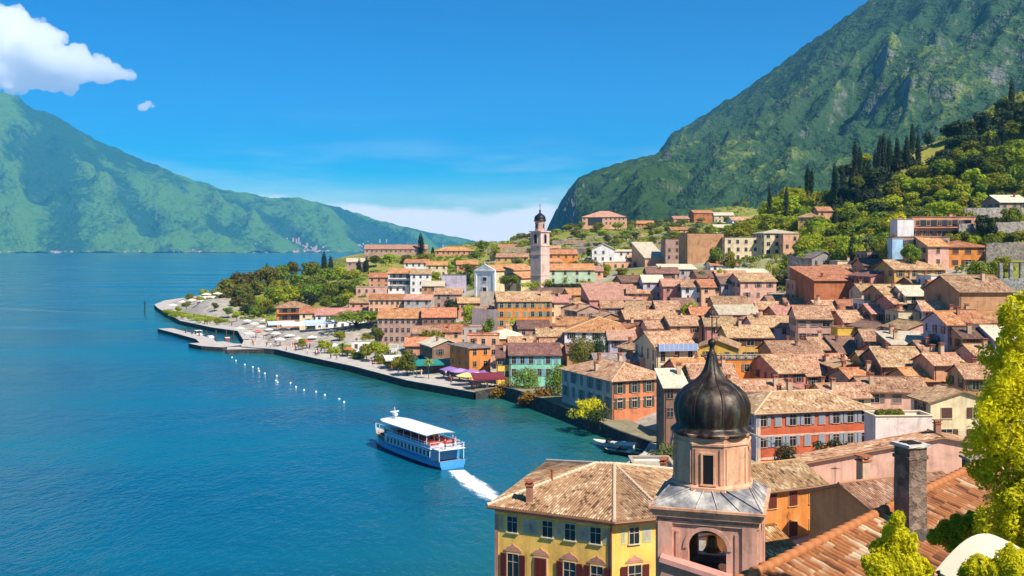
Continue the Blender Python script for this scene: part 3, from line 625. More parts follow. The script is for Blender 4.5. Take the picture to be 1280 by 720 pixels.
# ------------------------------------------------------------------ mountains
def forest_mat(name, dark, mid, light, rock, k, lightshift=0.0, gw=.16, rk_=.8):
    t = NT(name); v = t.coord('Object'); geo = t.n.new("ShaderNodeNewGeometry"); s = t.n.new("ShaderNodeSeparateXYZ"); t.l.new(geo.outputs['True Normal'], s.inputs[0])
    a = t.noise(v, .0022 * k, 7, .62, .4); b = t.noise(v, .018 * k, 5, .65); c = t.noise(v, .09 * k, 3, .6)
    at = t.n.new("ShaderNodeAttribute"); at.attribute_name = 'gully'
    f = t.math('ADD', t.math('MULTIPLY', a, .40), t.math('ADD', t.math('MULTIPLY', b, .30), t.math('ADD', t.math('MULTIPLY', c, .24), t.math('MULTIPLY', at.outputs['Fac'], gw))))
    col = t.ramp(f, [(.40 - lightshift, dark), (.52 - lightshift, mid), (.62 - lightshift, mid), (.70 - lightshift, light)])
    st = t.node("ShaderNodeMapRange"); st.interpolation_type = 'SMOOTHSTEP'; t.l.new(s.outputs[2], st.inputs[0])
    for i, x in enumerate((.58, .40, 0.0, 1.0)): st.inputs[i + 1].default_value = x
    rk = t.math('MULTIPLY', st.outputs[0], t.ramp(b, [(.42, (0, 0, 0)), (.56, (1, 1, 1))]))
    t.base(t.mix(t.math('MULTIPLY', rk, rk_), col, rock)); t.p.inputs['Roughness'].default_value = 1.0; t.p.inputs['Specular IOR Level'].default_value = .1
    t.bump(t.math('ADD', b, t.math('MULTIPLY', c, .7)), 1.0, 16.0 / k)
    return t.mat
def mountain(name, sky, Zr, Zf, zfoot, pxs, nt, gamma, amp, freq, mat, seed, skew, can, tback=.45):
    from mathutils import noise as mn
    sx = [a for a, b in sky]; sy = [b for a, b in sky]
    verts = []; gl = []; n = len(pxs); ts = np.concatenate([np.linspace(0, 1, nt), np.linspace(1, 1 + tback, 14)[1:]])
    for p in pxs:
        y = float(np.interp(p, sx, sy)); zr = float(np.interp(p, *zip(*Zr))); zf = float(np.interp(p, *zip(*Zf))); hf = float(np.interp(p, *zip(*zfoot)))
        top = H + (HY - y) / F * zr
        for t in ts:
            Z = zf + (zr - zf) * t; X = (p - CX) / F * Z
            if t <= 1: h = hf + (top - hf) * (t ** gamma)
            else: h = top - (top - 0) * ((t - 1) / tback) ** 1.3 * .95
            q = Vector(((X + skew * Z) * freq + seed, Z * freq * .3 + t * .5, seed * .7))
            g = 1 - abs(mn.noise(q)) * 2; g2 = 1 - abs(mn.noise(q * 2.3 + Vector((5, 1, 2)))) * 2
            fb = mn.fractal(Vector((X, Z, seed)) * freq * 3.0, 1.0, 2.0, 5)
            e = math.sin(min(1, t) ** .8 * math.pi) ** 1.1 if t < 1 else 0
            k = min(1.0, max(0, (top - hf)) / 200)
            cn = mn.noise(Vector((X, Z, h)) * can[0]) + .6 * mn.noise(Vector((X, Z, h + 70)) * can[0] * 2.1)
            h += amp * k * ((g * .7 + g2 * .35 - .3) * e + fb * (.35 * e + .05)) + can[1] * cn * min(1, k + .2)
            if t < .985: h = min(h, H + (HY - y) / F * Z - (2 + 26 * (1 - t)) * min(1, k + .1))
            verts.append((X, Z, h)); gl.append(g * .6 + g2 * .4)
    m = len(ts); ii = np.arange(n * m).reshape(n, m)
    f = np.stack([ii[:-1, :-1].ravel(), ii[1:, :-1].ravel(), ii[1:, 1:].ravel(), ii[:-1, 1:].ravel()], 1)
    me = bpy.data.meshes.new(name); me.from_pydata(verts, [], f.tolist()); me.materials.append(mat)
    me.polygons.foreach_set('use_smooth', [True] * len(me.polygons))
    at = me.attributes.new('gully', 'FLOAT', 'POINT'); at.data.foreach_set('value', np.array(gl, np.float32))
    o = link(name, me); tag(o, kind='structure'); return o
RM = forest_mat("mountain_forest", (.012, .033, .022), (.036, .076, .030), (.15, .19, .04), (.20, .19, .17), 1.0)
SM = forest_mat("shoulder_forest", (.011, .028, .015), (.034, .070, .020), (.15, .20, .03), (.22, .20, .17), 1.0, .01)
mountain('mountain_shoulder', [(640, 335), (668, 318), (676, 303), (684, 287), (692, 268), (700, 252), (712, 236), (722, 222), (742, 214), (760, 208), (800, 197), (832, 191), (870, 197), (920, 212), (970, 230), (1040, 250), (1100, 265)],
         [(640, 2900), (1100, 2300)], [(640, 2750), (690, 2350), (720, 1650), (800, 1250), (1100, 1150)], [(640, -20), (676, -20), (690, 10), (720, 45), (800, 56), (1100, 66)],
         np.arange(640, 1100, 2.2), 150, 1.0, 60, .0046, SM, 6.4, -.6, (.034, 6.0))
mountain('mountain_ridge', [(740, 345), (780, 290), (795, 258), (808, 222), (824, 189), (838, 169), (860, 156),
          (900, 131), (930, 112), (965, 88), (1000, 62), (1050, 26), (1085, 2), (1150, -34), (1280, -75), (1500, -110), (2000, -140), (2600, -150)],
         [(740, 3900), (830, 3500), (1085, 2700), (1280, 2250), (2600, 1950)], [(740, 2200), (790, 1500), (840, 1300), (900, 1220), (1000, 1160), (1280, 1100), (2600, 1050)],
         [(740, -20), (780, 30), (810, 56), (900, 60), (2600, 70)],
         np.concatenate([np.arange(740, 1320, 2.2), np.arange(1320, 2600, 16.)]), 200, 1.15, 74, .0042, RM, 3.1, -.6, (.034, 7.0))
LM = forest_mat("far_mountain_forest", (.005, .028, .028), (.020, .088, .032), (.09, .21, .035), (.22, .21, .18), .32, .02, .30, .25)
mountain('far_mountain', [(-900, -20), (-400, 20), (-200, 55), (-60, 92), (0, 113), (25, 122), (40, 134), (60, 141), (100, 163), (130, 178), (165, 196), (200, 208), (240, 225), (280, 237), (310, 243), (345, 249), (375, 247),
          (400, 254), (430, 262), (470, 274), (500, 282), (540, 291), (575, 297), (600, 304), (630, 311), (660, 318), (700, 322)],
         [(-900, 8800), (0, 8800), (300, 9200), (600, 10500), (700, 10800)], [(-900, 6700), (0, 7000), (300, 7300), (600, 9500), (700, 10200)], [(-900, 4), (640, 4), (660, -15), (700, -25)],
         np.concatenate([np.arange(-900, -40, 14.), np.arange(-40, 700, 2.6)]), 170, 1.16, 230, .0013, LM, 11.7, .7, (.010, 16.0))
# ------------------------------------------------------------------ house builder
_wm = {}
def window_mesh(w, h, frame, sh=None, closed=False, arch=False):
    key = (round(w, 2), round(h, 2), frame, sh, closed, arch)
    if key in _wm: return _wm[key]
    mb = MB(); fr = .075
    mb.box((0, -.015, h / 2), (w, .05, h), 0)
    for sx in (-1, 1): mb.box((sx * (w / 2 + fr / 2), -.035, h / 2), (fr, .10, h + .02), 1)
    mb.box((0, -.035, h + fr / 2), (w + 2 * fr, .10, fr), 1)
    mb.box((0, -.06, -fr / 2), (w + 2 * fr + .12, .18, fr), 1)
    mb.box((0, -.045, h / 2), (.05, .03, h), 2)
    if h > 1.1: mb.box((0, -.048, h * .66), (w, .03, .05), 2)
    if closed and sh:
        for sx in (-1, 1): mb.box((sx * w / 4, -.075, h / 2), (w / 2 - .015, .05, h), 3)
    elif sh:
        for sx in (-1, 1): mb.box((sx * (w / 2 + fr + w / 4), -.09, h / 2), (w / 2, .05, h), 3)
    mats = [GLASS, flat_mat(frame, .85), flat_mat('b4a898', .6)] + ([flat_mat(sh, .7, var=.35, scale=2)] if sh else [])
    me = mb.mesh('window', mats); _wm[key] = me; return me
_sm = {}
def shutter_mesh(w, h, c):
    k = (round(w, 2), round(h, 2), c)
    if k in _sm: return _sm[k]
    mb = MB(); mb.box((0, 0, h / 2), (w, .04, h))
    n = int(h / .16)
    for i in range(n): mb.box((0, -.03, (i + .5) * h / n), (w - .12, .03, h / n * .55))
    for sx in (-1, 1): mb.box((sx * (w / 2 - .03), -.03, h / 2), (.06, .035, h))
    me = mb.mesh('shutter', flat_mat(c, .7, var=.3)); _sm[k] = me; return me
def chimney_mb(h=1.5, w=.6):
    mb = MB(); mb.box((0, 0, h / 2 - .8), (w, w, h + 1.6), 0); mb.box((0, 0, h + .05), (w + .18, w + .18, .1), 1)
    for sx in (-1, 1):
        for sy in (-1, 1): mb.box((sx * w * .38, sy * w * .38, h + .22), (.12, .12, .24), 0)
    mb.box((0, 0, h + .38), (w + .24, w + .24, .09), 1); return mb
_ch = [chimney_mb(1.1, .6).mesh('chimney', [CHIM, TERRA]), chimney_mb(1.5, .7).mesh('chimney', [plaster('c9a888'), TERRA]), chimney_mb(.8, .5).mesh('chimney', [plaster('8a5a48'), TERRA])]

def roof_plane(mb, el, er, tr, tl, corr=False, th=.17, jit=0.0, mi=0, mu=1):
    el, er, tr, tl = (Vector(p) for p in (el, er, tr, tl))
    u = (er - el).normalized(); nrm = (er - el).cross(tl - el if (tl - el).length > .1 else tr - el).normalized()
    if nrm.z < 0: nrm = -nrm
    v = nrm.cross(u).normalized(); L = (er - el).length; Sl = max((tl - el).dot(v), (tr - el).dot(v))
    nu = max(2, int(L / .055)) if corr else max(2, int(L / 1.5)); nv = max(2, int(Sl / .21)) if corr else max(2, int(Sl / 1.5))
    vv = []; uv = []
    for j in range(nv + 1):
        a = el.lerp(tl, j / nv); b = er.lerp(tr, j / nv)
        for i in range(nu + 1):
            p = a.lerp(b, i / nu); q = p - el; uu, v_ = q.dot(u), q.dot(v)
            uv.append((uu, v_))
            if corr:
                p = p + nrm * (.055 * abs(math.sin(math.pi * uu / .22)) - .03 * ((v_ / .42) % 1.0))
            elif jit: p = p + nrm * ((rng.random() - .5) * jit if 0 < i < nu else 0)
            vv.append(p)
    W_ = nu + 1
    ff = [(j * W_ + i, j * W_ + i + 1, (j + 1) * W_ + i + 1, (j + 1) * W_ + i) for j in range(nv) for i in range(nu)]
    mb.idx(vv, ff, mi, uv)
    dz = Vector((0, 0, -th)); edge = [el, er] + ([tr] if (tr - tl).length > .05 else []) + [tl]
    bt = [p + dz for p in edge]
    for i in range(len(edge)):
        j = (i + 1) % len(edge); mb.face([bt[i], bt[j], edge[j], edge[i]], mi, [(0, 0)] * 4)
    mb.face(list(reversed(bt)), mu)

def build_house(s):
    w, d, r, ze, Z = s['w'], s['d'], s['r'], s['ze'], s['Z']; c = s['c']
    cr, sr = math.cos(r), math.sin(r)
    wl = lambda x, y: (c.x + x * cr - y * sr, c.y + x * sr + y * cr)
    gs_ = [gz(*wl(x, y)) for x in (-w / 2, w / 2) for y in (-d / 2, d / 2)]
    zb = min(min(gs_), s['zb'] + 1.5) - .6
    h = ze - zb; tp = math.tan(R(s.get('pitch', 20))); roof = s['roof']; ov = .55 if Z > 60 else .5
    root = empty('house', (c.x, c.y, zb), r); tag(root, s['label'], 'house', s.get('group', 'houses of the lakeside town'))
    wc = WC[s['wall']]; wm = plaster(wc); sm = plaster(WC[s['side']]) if s.get('side') else wm
    near = Z < 130; corr = near
    x0, x1, y0, y1 = -w / 2, w / 2, -d / 2, d / 2
    # walls
    mb = MB(); hp = h
    if roof == 'gs':
        f = s.get('peakf', .5); xp = x0 + w * f; pk = h + (xp - x0) * tp; hr = pk - (x1 - xp) * tp
        for y, o in ((y0, 0), (y1, 1)):
            pts = [(x0, y, 0), (x1, y, 0), (x1, y, hr), (xp, y, pk), (x0, y, h)]; mb.face(pts if o == 0 else pts[::-1], 0)
        mb.face([(x0, y1, 0), (x0, y0, 0), (x0, y0, h), (x0, y1, h)], 1); mb.face([(x1, y0, 0), (x1, y1, 0), (x1, y1, hr), (x1, y0, hr)], 1)
    elif roof == 'shed':
        hb = h + d * tp
        mb.face([(x0, y0, 0), (x1, y0, 0), (x1, y0, h), (x0, y0, h)], 0); mb.face([(x1, y1, 0), (x0, y1, 0), (x0, y1, hb), (x1, y1, hb)], 0)
        mb.face([(x0, y1, 0), (x0, y0, 0), (x0, y0, h), (x0, y1, hb)], 1); mb.face([(x1, y0, 0), (x1, y1, 0), (x1, y1, hb), (x1, y0, h)], 1)
    else:
        hh = h + .45 if roof == 'flat' else h
        mb.face([(x0, y0, 0), (x1, y0, 0), (x1, y0, hh), (x0, y0, hh)], 0); mb.face([(x1, y1, 0), (x0, y1, 0), (x0, y1, hh), (x1, y1, hh)], 0)
        for x, sg in ((x0, -1), (x1, 1)):
            pts = [(x, y1, 0), (x, y0, 0), (x, y0, hh), (x, y1, hh)]
            if roof == 'gf': pts = [(x, y1, 0), (x, y0, 0), (x, y0, h), (x, 0, h + d / 2 * tp), (x, y1, h)]
            mb.face(pts if sg < 0 else pts[::-1], 1)
    mats = [wm, sm]
    if s.get('bands'):
        mats.append(plaster('d8b49a'))
        for k in (1, 2, 3): mb.box((0, y0 - .03, h - .35 - (k - .0) * 3.25), (w + .1, .1, .32), 2)
        for x in (x0 + .35, x1 - .35): mb.box((x, y0 - .05, h / 2), (.7, .14, h - .05), 2)
        mb.box((0, y0 - .08, h - .22), (w + .2, .2, .3), 2)
    if s.get('bandsf'):
        mats.append(plaster('d8a890')); mb.box((0, y0 - .03, h - 4.2), (w + .06, .1, .25), 2)
    if s.get('panel'):
        mats.append(plaster(WC[s['panel']])); mb.box((w * .3, y0 - .03, h - 1.8), (w * .3, .1, 2.2), 2)
    wall = mb.build('wall', mats, root)
    # roof
    rb = MB(); rmat = rooftile(s['rm']); jit = .12
    if roof == 'gf':
        rz = h + d / 2 * tp + .04; ex, ey = w / 2 + ov * .7, d / 2 + ov; ez = h - ov * tp + .04
        roof_plane(rb, (-ex, -ey, ez), (ex, -ey, ez), (ex, 0, rz), (-ex, 0, rz), corr, jit=jit)
        roof_plane(rb, (ex, ey, ez), (-ex, ey, ez), (-ex, 0, rz), (ex, 0, rz), corr, jit=jit)
        rb.tube((-ex, 0, rz + .02), (ex, 0, rz + .02), .13, n=6)
        slope = lambda x, y: rz - abs(y) * tp
    elif roof == 'gs':
        ez = h - ov * tp + .04; ze_r = hr - ov * tp + .04; ey = d / 2 + ov * .8; pz = pk + .04
        roof_plane(rb, (x0 - ov, ey, ez), (x0 - ov, -ey, ez), (xp, -ey, pz), (xp, ey, pz), corr, jit=jit)
        roof_plane(rb, (x1 + ov, -ey, ze_r), (x1 + ov, ey, ze_r), (xp, ey, pz), (xp, -ey, pz), corr, jit=jit)
        rb.tube((xp, -ey, pz + .02), (xp, ey, pz + .02), .13, n=6)
        slope = lambda x, y: pz - abs(x - xp) * tp
    elif roof == 'hip':
        ex, ey = w / 2 + ov, d / 2 + ov; ez = h - ov * tp + .04
        if w >= d: a = w / 2 - d / 2; A, B = (-a, 0), (a, 0); rise = ey * tp
        else: a = d / 2 - w / 2; A, B = (0, -a), (0, a); rise = ex * tp
        tz = ez + rise; Pa = (*A, tz); Pb = (*B, tz); c1, c2, c3, c4 = (-ex, -ey, ez), (ex, -ey, ez), (ex, ey, ez), (-ex, ey, ez)
        if w >= d:
            roof_plane(rb, c1, c2, Pb, Pa, corr, jit=jit); roof_plane(rb, c3, c4, Pa, Pb, corr, jit=jit)
            roof_plane(rb, c2, c3, Pb, Pb, corr, jit=jit); roof_plane(rb, c4, c1, Pa, Pa, corr, jit=jit)
        else:
            roof_plane(rb, c1, c2, Pa, Pa, corr, jit=jit); roof_plane(rb, c3, c4, Pb, Pb, corr, jit=jit)
            roof_plane(rb, c2, c3, Pb, Pa, corr, jit=jit); roof_plane(rb, c4, c1, Pa, Pb, corr, jit=jit)
        for p, q in ((c1, Pa), (c4, Pa if w >= d else Pb), (c2, Pb if w >= d else Pa), (c3, Pb), (Pa, Pb)): rb.tube(p, q, .12, n=6)
        slope = lambda x, y: ez + min((ex - abs(x)), (ey - abs(y))) * tp
    elif roof == 'shed':
        ez = h - ov * tp + .04; tz = h + (d + .2) * tp + .04
        roof_plane(rb, (x0 - ov * .6, y0 - ov, ez), (x1 + ov * .6, y0 - ov, ez), (x1 + ov * .6, y1 + .2, tz), (x0 - ov * .6, y1 + .2, tz), corr, jit=jit)
        slope = lambda x, y: h + (y - y0) * tp
    else:
        rb.face([(x0, y0, h), (x1, y0, h), (x1, y1, h), (x0, y1, h)], 0, [(x0, y0), (x1, y0), (x1, y1), (x0, y1)])
        for cx_, cy_, sx_, sy_ in ((0, y0, w + .3, .34), (0, y1, w + .3, .34)): rb.box((cx_, cy_, h + .5), (sx_, sy_, .1), 1)
        for x in (x0, x1): rb.box((x, 0, h + .5), (.34, d - .34, .1), 1)
        slope = lambda x, y: h
    ro = rb.build('roof', [rmat, WOOD if roof != 'flat' else rmat], root)
    # chimneys on the roof
    nc = s.get('chim', rng.choice((0, 1, 1, 2)) if Z < 360 else 0)
    for k in range(nc):
        x = rng.uniform(-.38, .38) * w; y = rng.uniform(-.3, .3) * d
        ch = link('chimney', rng.choice(_ch), ro, (x, y, slope(x, y)), rng.uniform(-.1, .1))
    if Z < 260 and roof in ('gf', 'hip', 'shed'):
        gm = MB(); gz_ = h - ov * tp - .1; gm.tube((-w / 2 - ov * .6, -d / 2 - ov - .02, gz_), (w / 2 + ov * .6, -d / 2 - ov - .02, gz_), .075, n=6)
        gm.tube((x0 + .25, y0 - .1, .2), (x0 + .25, y0 - .1, h - .3), .05, n=6); gm.build('gutter', flat_mat('7a5440', .5, .3), root)
    if Z < 300 and roof != 'flat' and rng.random() < .4:
        am = MB(); ax_, ay_ = rng.uniform(-.3, .3) * w, rng.uniform(-.1, .25) * d; az_ = slope(ax_, ay_); am.tube((ax_, ay_, az_ - .2), (ax_, ay_, az_ + 2.3), .025, n=5)
        for q_ in range(4): am.tube((ax_ - .5 + .08 * q_, ay_ + .15 * q_ - .2, az_ + 2.1), (ax_ + .5 - .08 * q_, ay_ + .15 * q_ - .2, az_ + 2.1), .015, n=4)
        am.tube((ax_, ay_ - .25, az_ + 2.1), (ax_, ay_ + .3, az_ + 2.1), .018, n=4); am.build('aerial', METAL, ro)
    # windows
    if not s.get('nowin'):
        ww, wh = s.get('winw', 1.0), s.get('winh', 1.45); st = s['st']; fr = {'pink': 'd8b8ac', 'rose': 'd4a49c', 'salmon': 'd8b098', 'mauve': 'b89e94', 'orange': 'd8ac70', 'yellow': 'e0c888', 'cream': 'd8c8a8', 'tan': 'b8966c', 'brown': '947662', 'redorange': 'd0a088', 'white': 'd8d0c4', 'grey': 'b8b0a8', 'lilac': 'c4b8bc'}.get(s['wall'], 'c4ae94')
        shc = s.get('sh') or rng.choice((None, None, '5a3a28', '6a4a34', '4a5a48', '7a6a5a') if Z < 340 else (None,))
        sides = [('f', w)]; to = -Vector((c.x, c.y, 0)).normalized()
        if Vector((-cr, -sr, 0)).dot(to) > .05: sides.append(('l', d))
        if Vector((cr, sr, 0)).dot(to) > .05: sides.append(('r', d))
        for side, L in sides:
            n = s.get('cols') if side == 'f' and s.get('cols') else max(1, int(L / (2.9 if side == 'f' else 3.4)))
            shx = s.get('shs') if side != 'f' and s.get('shs') else shc
            for k in range(st):
                zc = h - .55 - wh - k * 3.05 - (.4 if roof == 'gs' and side == 'f' else 0)
                if zc < .9: continue
                for i in range(n):
                    if rng.random() < .07 and not s.get('cols'): continue
                    t = (i + .5) / n * L - L / 2 + (rng.uniform(-.15, .15) if not s.get('cols') else 0)
                    closed = bool(shx) and (rng.random() < .35 or bool(s.get('shut')))
                    loc, rz = {'f': ((t, y0, zc), 0), 'l': ((x0, -t, zc), -math.pi / 2), 'r': ((x1, t, zc), math.pi / 2)}[side]
                    sep = bool(shx) and (s.get('near') or s.get('shp'))
                    o = link('window', window_mesh(ww, wh, fr, None if sep else shx, closed), root, loc, rz)
                    if sep:
                        for sx in (-1, 1):
                            xx = sx * ww / 4 if closed else sx * (ww * .75 + .13)
                            link('shutter', shutter_mesh(ww / 2 - .02, wh, shx), o, (xx, -.1, 0))
    if s.get('balc'):
        for k in range(min(2, s['st'])):
            mb = MB(); zc = h - 2.55 - k * 3.05
            if zc < .4: continue
            mb.box((0, y0 - .55, zc - .08), (w * .92, 1.1, .16), 0); n = max(4, int(w / .9))
            for i in range(n + 1): mb.box((-w * .46 + .03 + (w * .92 - .06) * i / n, y0 - 1.04, zc + .45), (.05, .05, .9), 1)
            mb.box((0, y0 - 1.04, zc + .92), (w * .92, .07, .06), 1)
            mb.box((0, y0 - .02, zc + 1.15), (w * .86, .06, 1.9), 2)
            mb.build('balcony', [wm, METAL, GLASS], root)
    if s.get('bigwin'):
        mb = MB(); mb.box((-w * .2, y0 - .1, h - 3.2), (w * .32, .3, 5.0), 0)
        for i in range(6): mb.box((-w * .35 + w * .06 * i, y0 - .28, h - 3.2), (.25, .1, 5.0), 1)
        mb.build('glazed_front', [GLASS, METAL], root)
    if s.get('strip'):
        mb = MB(); mb.box((0, y0 - .5, h + .2), (w * .96, 1.2, 1.5), 0)
        for i in range(9): mb.box((-w * .47 + w * .94 * i / 8, y0 - 1.12, h + .2), (.12, .06, 1.5), 1)
        mb.build('glazed_veranda', [flat_mat('93a8cc', .15, 0, .2), FRAME], root)
    if s.get('dorm'):
        for sx in (-.18, .2):
            mb = MB(); y = -d * .30; z = slope(0, y)
            mb.box((sx * w, y + .5, z + .45), (1.5, 2.0, 1.5), 0); mb.box((sx * w, y - .52, z + .6), (1.1, .05, .9), 1)
            mb.box((sx * w, y + .4, z + 1.28), (1.9, 2.6, .16), 2); mb.build('dormer', [wm, GLASS, flat_mat('4a3228', .9)], ro)
    if s.get('skyl'):
        mb = MB(); x = w * .18; y = -d * .24; a = math.atan(tp)
        M = Matrix.Translation((x, y, slope(x, y) + .12)) @ Matrix.Rotation(a, 4, 'X')
        mb.box((0, 0, 0), (w * .42, 1.9, .12), 0, M=M); n = 6
        for i in range(n + 1): mb.box((-w * .21 + w * .42 * i / n, 0, .08), (.09, 1.95, .08), 1, M=M)
        mb.build('skylight', [flat_mat('5d6670', .08, 0, .2), flat_mat('d8d4cc', .5)], ro)
    s['root'] = root; s['zb2'] = zb; s['h'] = h
    return root
for s in SP: build_house(s)
# ------------------------------------------------------------------ yellow hotel by the water (irregular plan)
def make_hotel():
    A, B, C, D, E = (-1.35, 80.0), (7.55, 75.7), (11.45, 77.0), (14.5, 92.0), (3.5, 95.5)
    ze = 15.45; zb = -.5; root = empty('hotel', (5, 83, zb)); tag(root, "bright yellow hotel with painted window frames and dark red shutters at the water's edge", 'hotel')
    o = Vector((5, 83, zb)); P = lambda p, z: Vector((p[0], p[1], z)) - o
    ring = [A, B, C, D, E]; mb = MB()
    for i in range(5):
        a, b = ring[i], ring[(i + 1) % 5]; mb.face([P(a, zb), P(b, zb), P(b, ze), P(a, ze)], 0)
    # painted corner strips and string courses
    wallm = plaster('fcc45c'); band = plaster('d9a878')
    mb.build('wall', [wallm], root)
    def face_frame(a, b):
        a = Vector((*a, 0)); b = Vector((*b, 0)); u = (b - a).normalized(); n = Vector((u.y, -u.x, 0)); return a, u, n, (b - a).length, math.atan2(u.y, u.x)
    decor = MB(); paint = plaster('cdbf8e'); rose = plaster('c98d74')
    def attach(a, b, items):
        a_, u, n, L, rz = face_frame(a, b)
        def at(x, z, off=0): p = a_ + u * x + n * off; return Vector((p.x, p.y, z)) - o
        for kind, x, z, w, h in items:
            p = at(x, z)
            if kind == 'win':
                ow = link('window', window_mesh(w, h, 'd9b890'), root, p, rz)
                for sx in (-1, 1): link('shutter', shutter_mesh(w / 2, h, '5e1f1c'), ow, (sx * (w * .75 + .12), -.1, 0))
            elif kind == 'shut':
                ow = link('window', window_mesh(w, h, 'd9b890'), root, p, rz)
                for sx in (-1, 1): link('shutter', shutter_mesh(w / 2 - .02, h, '6e2418'), ow, (sx * w / 4, -.1, 0))
            elif kind == 'attic': link('window', window_mesh(w, h, 'cfc4a4'), root, p, rz)
            elif kind == 'panel':
                M = Matrix.Translation(p) @ Matrix.Rotation(rz, 4, 'Z')
                decor.box((0, -.012, h / 2), (w, .03, h), 0, M=M); decor.box((0, -.022, h / 2), (w * .78, .03, h * .72), 2, M=M)
                decor.lathe([(.0, -.01), (h * .2, -.01), (h * .2, .01), (0, .01)], (0, 0, 0), 12, 1) if False else decor.box((0, -.03, h / 2), (w * .2, .03, h * .35), 1, M=M)
            elif kind == 'ped':
                M = Matrix.Translation(p) @ Matrix.Rotation(rz, 4, 'Z')
                decor.box((0, -.03, .06), (w, .08, .12), 1, M=M)
                prof = [(-w * .45, .14), (w * .45, .14), (w * .3, .34), (w * .14, .42), (0, .62), (-w * .14, .42), (-w * .3, .34)]
                fr = [M @ Vector((x, -.06, z)) for x, z in prof]; bk = [M @ Vector((x, .0, z)) for x, z in prof]; nn = len(prof)
                decor.idx(fr + bk, [tuple(range(nn))] + [(i, nn + i, nn + (i + 1) % nn, (i + 1) % nn) for i in range(nn)], 1)
            elif kind == 'band':
                M = Matrix.Translation(p) @ Matrix.Rotation(rz, 4, 'Z'); decor.box((0, -.02, h / 2), (w, .06, h), 1, M=M)
    L = math.hypot(B[0] - A[0], B[1] - A[1])
    cols = [1.55, 4.15, 6.35, 8.55]
    it = []
    za = 13.45; it += [('panel', .55, za, .42, 1.25), ('attic', 1.55, za, .85, 1.25), ('panel', 3.15, za, 1.5, 1.25), ('attic', 4.6, za, .85, 1.25), ('panel', 5.55, za, .62, 1.25), ('attic', 6.5, za, .85, 1.25),
                       ('panel', 7.6, za, 1.05, 1.25), ('attic', 8.6, za, .85, 1.25), ('panel', 9.4, za, .42, 1.25)]
    for k, zz in enumerate((9.9, 6.1, 2.2)):
        for j, x in enumerate((1.6, 4.0, 6.45, 8.7)):
            it.append(('shut' if j == 1 else 'win', x, zz, 1.0 if j == 1 else .95, 1.85)); it.append(('ped', x, zz + 2.05, 1.5, .6))
        it.append(('band', L / 2, zz - .75, L + .04, .16))
    it.append(('band', L / 2, 14.95, L + .04, .3)); it.append(('band', .14, .2, .3, 14.5)); it.append(('band', L - .14, .2, .3, 14.5))
    attach(A, B, it)
    L2 = math.hypot(C[0] - B[0], C[1] - B[1])
    it = [('panel', .95, za, .35, 1.25), ('attic', 1.85, za, .8, 1.25), ('panel', 2.95, za, .8, 1.25), ('band', L2 / 2, 14.95, L2 + .04, .3)]
    for zz in (9.9, 6.1, 2.2): it += [('win', 1.9, zz, 1.05, 1.9), ('ped', 1.9, zz + 2.1, 1.5, .6)]
    attach(B, C, it)
    for a, b in ((E, A), (C, D), (D, E)):
        Lx = math.hypot(b[0] - a[0], b[1] - a[1]); attach(a, b, [('win', x, zz, .95, 1.85) for zz in (9.9, 6.1, 2.2) for x in (2.5, 6.0, 9.5) if x < Lx - 1])
    decor.build('painted_trim', [paint, rose, plaster('a8b09a')], root)
    # roof
    cen = Vector((6.2, 84.5)); ex = lambda p: Vector((p[0], p[1])) + (Vector((p[0], p[1])) - cen).normalized() * .75
    ev = [Vector((*ex(p), ze + .05)) - o for p in ring]
    Pa = W(744, 587, 86.5); Pb = W(768, 589, 86.3); Pa = Vector((Pa.x, Pa.y, 17.35)) - o; Pb = Vector((Pb.x, Pb.y, 17.35)) - o
    rb = MB()
    roof_plane(rb, ev[0], ev[1], Pb, Pa, True); roof_plane(rb, ev[1], ev[2], Pb, Pb, True); roof_plane(rb, ev[2], ev[3], Pb, Pb, True)
    roof_plane(rb, ev[3], ev[4], Pa, Pb, True); roof_plane(rb, ev[4], ev[0], Pa, Pa, True)
    ro = rb.build('roof', [rooftile('tan'), WOOD], root)
    rc = MB()
    for p, q in ((ev[0], Pa), (ev[1], Pb), (ev[2], Pb), (ev[3], Pb), (ev[4], Pa), (Pa, Pb)):
        n = max(2, int((q - p).length / .4))
        for i in range(n): rc.tube(p.lerp(q, i / n) + Vector((0, 0, .06)), p.lerp(q, (i + 1.08) / n) + Vector((0, 0, .04)), .15, .12, 8)
    rc.build('ridge_tile', flat_mat('dcc0a0', .85), ro)
    g = MB()
    for i in range(2): g.tube(ev[i] + Vector((0, 0, -.16)), ev[i + 1] + Vector((0, 0, -.16)), .09, n=8)
    dp = Vector((*B, 0)) - o; g.tube((dp.x - .05, dp.y - .12, .2), (dp.x - .05, dp.y - .12, ze - zb - .2), .07, n=8); g.build('gutter', flat_mat('8a5a40', .5, .3), root)
    p = W(662, 628, 79.2); link('chimney', chimney_mb(1.2, .55).mesh('chimney', [plaster('9a6a50'), TERRA]), ro, (p.x - o.x, p.y - o.y + .6, 15.85 - zb))
    p = W(690, 609, 83.5); mbp = MB(); mbp.tube((0, 0, -.3), (0, 0, .7), .1, n=8); mbp.tube((0, 0, .7), (0, 0, .8), .17, n=8); mbp.build('vent_pipe', TERRA, ro, (p.x - o.x, p.y - o.y, 16.75 - zb))
make_hotel()

